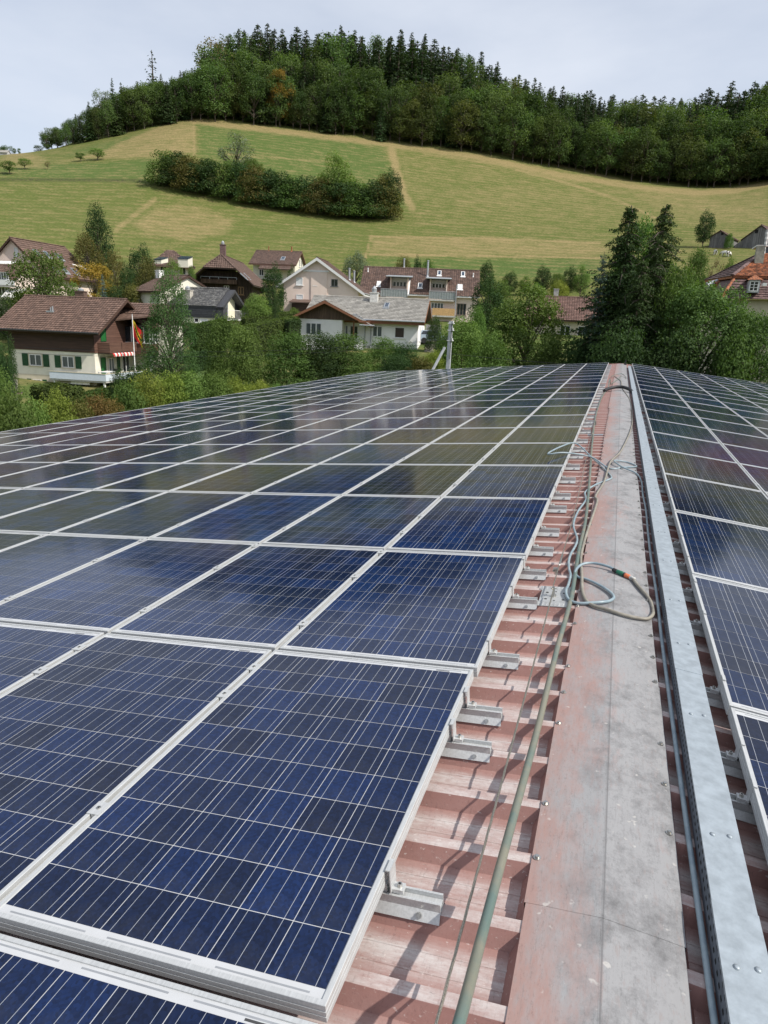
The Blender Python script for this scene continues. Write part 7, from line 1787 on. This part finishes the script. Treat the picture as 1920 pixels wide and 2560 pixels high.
for ri, (d, pb_, h0, h1, step) in enumerate(rows):
    px = 118 + rg.uniform(0, 15) if ri < 3 else (250 if ri == 3 else 470)
    while px < 2060:
        dd = d + rg.uniform(-4, 4); left = px < 480
        az = math.atan2(*(ray(px, 500)[:2])); x, y = CAM[0] + math.sin(az) * dd, math.cos(az) * dd
        broad = rg.random() < (max(pb_, .85) if left and ri < 3 else pb_)
        if px > 1300 and ri in (1, 2): broad = rg.random() < (.55 if ri == 1 else .25)
        H_ = rg.uniform(h0, h1)
        # nothing may stand above the surveyed skyline
        lim = at(px, skyline(px) - rg.uniform(-14, 26) * (0 if broad else 1) , dd)[2] - zg(x, y)
        if ri >= 3: H_ = min(max(H_, lim - rg.uniform(0, 5)), 34, lim) if lim > 6 else 0
        else: H_ = min(H_, lim)
        if H_ > 5:
            W = H_ * (rg.uniform(.58, .80) if broad else rg.uniform(.85, 1.1) * 1.05)
            if not broad: W = H_ * rg.uniform(1.1, 1.4) * (1.2 if ri >= 4 else 1)
            forest_tree(px, dd, H_, W, broad, ri == 0)
        px += step * rg.uniform(.75, 1.3)
print('FOREST', n_forest)
for px, d, top, w, kd, lab in ((395, 330, 122, 90, 'thin_fir', 'lone thin spruce standing clear above the left shoulder of the wood'), (296, 322, 192, 42, 'spruce_b', 'slender dark fir pair on the left shoulder, the left one'), (317, 324, 203, 38, 'spruce_a', 'slender dark fir pair on the left shoulder, the right one'), (548, 345, 96, 90, 'sparse_tree', 'thinly leaved brown tree on the skyline left of the crest'), (605, 352, 68, 46, 'thin_fir', 'dead-topped thin spruce on the skyline'), (843, 368, 56, 60, 'spruce_c', 'tallest spruce on the crest of the hill'), (140, 318, 322, 48, 'ash', 'pale leafy tree at the left end of the wood'), (275, 318, 226, 50, 'ash', 'thin pale tree below the slender fir pair'), (700, 314, 178, 64, 'orange_tree', 'yellowing maple in the middle of the wood edge'), (1335, 314, 350, 50, 'beech_4', 'brownish beech at the right of the wood edge')):
    az = math.atan2(*(ray(px, 500)[:2])); x, y = CAM[0] + math.sin(az) * d, math.cos(az) * d; z = zg(x, y); H_ = at(px, top, d)[2] - z; kk = d / FPX
    plant_at(kd, 'spruce_tree' if 'fir' in kd or 'spruce' in kd else 'tall_tree', lab, 'spruce' if 'fir' in kd or 'spruce' in kd else 'tree', (x, y, z - .4), H_, w * kk * (2.2 if 'fir' in kd or 'spruce' in kd else 1))
# far hilltop at the left with its farm and trees
for px, top, base, w, kd, lab in ((22, 332, 354, 26, 'beech_0', 'dark tree group left of the farm on the far hilltop'), (8, 338, 356, 20, 'beech_1', 'tree at the left picture edge on the far hilltop'), (70, 342, 360, 22, 'beech_2', 'dark tree right of the farm on the far hilltop'), (52, 340, 358, 16, 'beech_3', 'tree beside the far hilltop farm'), (38, 378, 388, 6, 'orchard', 'tiny tree on the far meadow, left'), (50, 378, 388, 6, 'orchard', 'tiny tree on the far meadow, right'), (98, 374, 388, 16, 'beech_4', 'rusty bush on the far meadow')):
    d = 742; az = math.atan2(*(ray(px, 400)[:2])); x, y = CAM[0] + math.sin(az) * d, math.cos(az) * d; z = zg(x, y); kk = d * 1.1 / FPX
    if top > 370: d = 650; x, y = CAM[0] + math.sin(az) * d, math.cos(az) * d; z = at(px, base, d)[2]
    plant_at(kd, 'far_tree', lab, 'tree', (x, y, z - .5), (base - top) * kk * 1.1, w * kk)
for px, lab, w_, r_ in ((40, 'tiny pale farmhouse on the far hilltop', 9, tile_grey), (10, 'low grey shed at the left edge of the far hilltop', 9, tile_grey)):
    d = 738; az = math.atan2(*(ray(px, 400)[:2])); x, y = CAM[0] + math.sin(az) * d, math.cos(az) * d
    hs_ = House('far_farmhouse', lab, x, y, 20, w_ / 2 + .5, 3.5, 3.5, zg(x, y) + 7, 35, zb=zg(x, y) - .5); hs_.walls(mat=pl_grey); hs_.roof(r_, tiles=False, under=r_)
# ------------------------------------------------------------------ pole, wires, fence posts, cows, garden bits
p0 = at(1120, 924, 43.5); zb = zg(p0[0], p0[1]); pt = at(1127, 803, 43.5); hz = pt[2] - zb
pole = thing('utility_pole', 'pale concrete utility pole with a slanting brace behind the solar roof', 'utility pole', (p0[0], p0[1], zb))
off = pt - np.array([p0[0], p0[1], pt[2]])
mb = MB(); mb.hexa([(-.15, -.13, 0), (.15, -.13, 0), (.15, .13, 0), (-.15, .13, 0)], [(-.10, -.09, hz), (.10, -.09, hz), (.10, .09, hz), (-.10, .09, hz)]); mb.build('post', pm('grey_post_concrete', (.46, .48, .50), .85, var=.12, scale=4), pole)
bb0 = at(1078, 932, 43.2); bt_ = at(1112, 868, 43.4); mb = MB(); a_ = np.array([bb0[0] - p0[0], bb0[1] - p0[1], bb0[2] - zb]); b_ = np.array([bt_[0] - p0[0], bt_[1] - p0[1], bt_[2] - zb]); d_ = (a_ - b_) * 1.4
mb.tube([b_, b_ + d_], .085, 6); mb.build('brace', MATS['grey_post_concrete'], pole)
mb = MB()
for z_ in (hz - .15, hz - .55, hz - 1.15): mb.box(-.16, -.13, z_, .2, .13, z_ + .05); mb.tube([(.16, -.1, z_ + .05), (.16, -.1, z_ + .17)], .045, 8)
mb.build('insulator', white_paint, pole)
mb = MB(); mb.tube([(.10, -.13, hz - 2.2), (.10, -.13, hz - .1)], .02, 6); mb.build('earth_wire', rubber, pole)
mb = MB()
for k in range(6): mb.box(-.155 + .006 * k, -.145 + .004 * k, .6 + k * .42, .155 - .006 * k, -.135 + .006 * k, .63 + k * .42)
mb.build('step_band', conc, pole)
def wire(label, A, B, sag, r=.012, mat=None):
    A, B = np.array(A), np.array(B); mb = MB(); mb.tube([A + (B - A) * t + np.array([0, 0, -sag * 4 * t * (1 - t)]) for t in np.linspace(0, 1, 16)], r, 5)
    return tag(mb.build('overhead_wire', mat or rubber), label, 'wire')
top = np.array([p0[0], p0[1], zb + hz])
wire('upper thin overhead wire crossing before the bungalow', top + (-.1, 0, -1.05), at(60, 868, 50), .5, .008); wire('lower thin overhead wire crossing before the bungalow', top + (-.1, 0, -1.25), at(40, 882, 50), .5, .008)
wire('overhead wire running right from the utility pole', top + (.15, 0, -1.9), at(2000, 925, 43), .3, .012)
# fence posts along the laurels
fg = 'slim posts of the meadow fence before the laurels'
for k, (px, py) in enumerate(((558, 942), (594, 944), (650, 946), (732, 948), (815, 944), (866, 940), (548, 945))):
    p = at(px, py, 50); z = zg(p[0], p[1]); mb = MB(); mb.tube([(0, 0, -.2), (0, 0, 1.05)], .035, 6)
    o = mb.build('fence_post', wood_red if k in (0, 5, 6) else wood_old, None, loc=(p[0], p[1], z)); tag(o, ('reddish wooden fence post, ' if k in (0, 5, 6) else 'dark slim fence post, ') + ('%s from the left before the laurel row' % ORD[sorted([548, 558, 594, 650, 732, 815, 866]).index(px) + 1]), 'fence post', fg)
# cows on the slope
cow_w = pm('cow_hide', (.70, .68, .64), .85, col2=(.025, .022, .02), scale=1.5, lo=.50, hi=.52, detail=1); cow_t = pm('pale_brown_hide', (.55, .42, .30), .85, var=.1)
def cow(label, px, py, rz, mat, lying=False, grazing=True):
    p = on_ground(px, py, 120)
    c = thing('cow', label, 'cow', p, rz, 'cows grazing on the slope'); c.scale = (.85, .85, .85)
    me = bpy.data.meshes.new('body'); bm = bmesh.new(); lay = bm.verts.layers.skin.verify(); VS = []
    def v(x, y, z, r, r2=None):
        q_ = bm.verts.new((x, y, z)); q_[lay].radius = (r, r2 or r); VS.append(q_); return q_
    def chain(*a):
        for s_, t_ in zip(a[:-1], a[1:]): bm.edges.new((s_, t_))
    zb_ = .55 if lying else 1.08
    rump = v(-.75, 0, zb_ + .06, .30, .33); mid_ = v(-.1, 0, zb_ - .02, .36, .38); sh = v(.55, 0, zb_ + .02, .30, .36)
    nk = v(.95, 0, zb_ + (-.02 if grazing else .3), .18, .22); hd = v(1.25, 0, zb_ + (-.45 if grazing else .42), .14, .16); mz_ = v(1.45 if not grazing else 1.36, 0, zb_ + (-.80 if grazing else .30), .08, .09)
    chain(rump, mid_, sh, nk, hd, mz_)
    for sy in (-1, 1):
        if not lying:
            a1 = v(.58, sy * .22, .72, .13); a2 = v(.58, sy * .22, .42, .075); a3 = v(.56, sy * .22, .03, .06); chain(sh, a1, a2, a3)
            b1 = v(-.72, sy * .24, .78, .16); b2 = v(-.86, sy * .24, .48, .085); b3 = v(-.80, sy * .24, .03, .065); chain(rump, b1, b2, b3)
    tl_ = v(-1.08, 0, zb_ + .05, .04); t2 = v(-1.14, 0, zb_ - .5, .025); chain(rump, tl_, t2)
    VS[0][lay].use_root = True
    bm.to_mesh(me); bm.free()
    o = put('body', me, c); o.data.materials.append(mat)
    md = o.modifiers.new('skin', 'SKIN'); md.use_smooth_shade = True; o.modifiers.new('sub', 'SUBSURF').levels = 1; o.modifiers['sub'].render_levels = 1
    mb = MB()
    for sy in (-1, 1): mb.hexa([(1.16, sy * .12, hd.co.z + .08 if False else zb_ + (-.36 if grazing else .52)), (1.22, sy * .12, zb_ + (-.36 if grazing else .52)), (1.2, sy * .3, zb_ + (-.40 if grazing else .48))], [(1.16, sy * .12, zb_ + (-.32 if grazing else .56)), (1.22, sy * .12, zb_ + (-.32 if grazing else .56)), (1.2, sy * .3, zb_ + (-.37 if grazing else .51))])
    mb.build('ear', rubber, c)
cow('white cow standing alone left of the other grazing cows', 1787, 638, R(95), cow_w); cow('black and white cow facing left in the right pair', 1812, 641, R(150), cow_w); cow('black and white cow grazing at the right of the pair', 1821, 643, R(60), cow_w); cow('pale brown cow lying beside the field shed', 1828, 613, R(175), cow_t, True, False)
# lawn, path and bits in the chalet garden
lawn = MB(); a = [gp(488, 925, 66), gp(528, 925, 67), gp(535, 915, 71), gp(495, 910, 70)]
def sheet_on(name, pts, mat, lift, lab, n=8):
    V = []; F = []
    for i in range(n + 1):
        for j in range(n + 1):
            u, v = i / n, j / n; p = pts[0] * (1 - u) * (1 - v) + pts[1] * u * (1 - v) + pts[2] * u * v + pts[3] * (1 - u) * v; V.append((p[0], p[1], zg(p[0], p[1]) + lift))
    for i in range(n):
        for j in range(n): F.append((i * (n + 1) + j, (i + 1) * (n + 1) + j, (i + 1) * (n + 1) + j + 1, i * (n + 1) + j + 1))
    return tag(put(name, np_mesh(name, V, F, [mat])), lab, kind='structure')
sheet_on('lawn', a, pm('mown_lawn', (.085, .135, .03), .95, var=.2, scale=3), .03, 'small mown lawn between the garden hedges')
sheet_on('path', [gp(372, 985, 55), gp(384, 988, 54), gp(452, 905, 72), gp(440, 903, 72)], gravel_m, .03, 'pale garden path climbing beside the tree trunk')
sheet_on('yard', [gp(-20, 1000, 62), gp(45, 1000, 66), gp(45, 960, 74), gp(-20, 955, 74)], gravel_m, .03, 'gravel yard beside the chalet')
sheet_on('terrace', [gp(1060, 880, 74), gp(1110, 880, 72), gp(1120, 850, 82), gp(1070, 850, 82)], gravel_m, .03, 'paved yard at the right end of the bungalow')
# garden wall and parked car at the bungalow's right end
mb = MB(); a_, b_ = gp(1063, 840, 86), gp(1100, 840, 86); mb.hexa([a_ + (0, 0, -.5), b_ + (0, 0, -.5), b_ + (0, .25, -.5), a_ + (0, .25, -.5)], [a_ + (0, 0, 1.3), b_ + (0, 0, 1.3), b_ + (0, .25, 1.3), a_ + (0, .25, 1.3)]); tag(mb.build('garden_wall', pl_grey), 'low pale garden wall behind the right end of the bungalow', 'wall')
cp = gp(1086, 858, 80)
car = thing('parked_car', 'pale blue car parked beyond the right end of the bungalow', 'car', cp, R(20))
car_paint = pm('car_paint', (.34, .42, .50), .25, var=.03)
mb = MB(); side = [(-2.0, .35), (2.0, .35), (2.05, .75), (1.15, .92), (-1.95, .95), (-2.05, .7)]
mb.extrude([(x, -.82, z_) for x, z_ in side], (0, 1.64, 0)); mb.hexa([(-1.75, -.74, .951), (.95, -.74, .93), (.95, .74, .93), (-1.75, .74, .951)], [(-1.45, -.6, 1.42), (.25, -.6, 1.42), (.25, .6, 1.42), (-1.45, .6, 1.42)]); mb.build('body', car_paint, car)
mb = MB(); mb.hexa([(-1.60, -.745, .99), (.80, -.745, .97), (.80, -.72, .97), (-1.60, -.72, .99)], [(-1.38, -.63, 1.36), (.24, -.63, 1.36), (.24, -.6, 1.36), (-1.38, -.6, 1.36)]); mb.hexa([(.93, -.6, .96), (.93, .6, .96), (.90, .6, .96), (.90, -.6, .96)], [(.33, -.5, 1.38), (.33, .5, 1.38), (.30, .5, 1.38), (.30, -.5, 1.38)]); mb.build('window', glass, car)
for wx in (-1.25, 1.3):
    for wy in (-.84, .66):
        mb = MB(); mb.tube([(wx, wy, .32), (wx, wy + .18, .32)], .32, 14); mb.build('wheel', rubber, car)
for wy in (-.6, .6): mb = MB(); mb.box(2.03, wy - .15, .58, 2.07, wy + .15, .72); mb.build('headlight', white_paint, car)
# dry tall grass on the strip between roof and laurels
rgn = np.random.default_rng(3); n = 26000
px = rgn.uniform(540, 1000, n); dd = rgn.uniform(39.5, 52.5, n)
Pg = np.array([(CAM[0] + math.sin(a) * d, math.cos(a) * d) for a, d in zip([math.atan2(*(ray(x, 940)[:2])) for x in px], dd)])
z = np.array([zg(*p) for p in Pg]); h_ = rgn.uniform(.25, .75, n); lean = rgn.normal(0, .16, (n, 2)); w_ = rgn.uniform(.015, .035, n); an = rgn.uniform(0, 3.14, n)
A_ = np.stack([Pg[:, 0] - np.cos(an) * w_, Pg[:, 1] - np.sin(an) * w_, z], 1); B_ = np.stack([Pg[:, 0] + np.cos(an) * w_, Pg[:, 1] + np.sin(an) * w_, z], 1); T_ = np.stack([Pg[:, 0] + lean[:, 0], Pg[:, 1] + lean[:, 1], z + h_], 1)
V = np.stack([A_, B_, T_], 1).reshape(-1, 3); gm = leafmat('dry_grass_blades', (.12, .13, .03), (.26, .22, .08), (.34, .26, .12))
tag(put('meadow_grass', np_mesh('meadow_grass', V, np.arange(3 * n).reshape(n, 3), [gm])), 'tall dry grass strip between the laurels and the roof', kind='stuff')
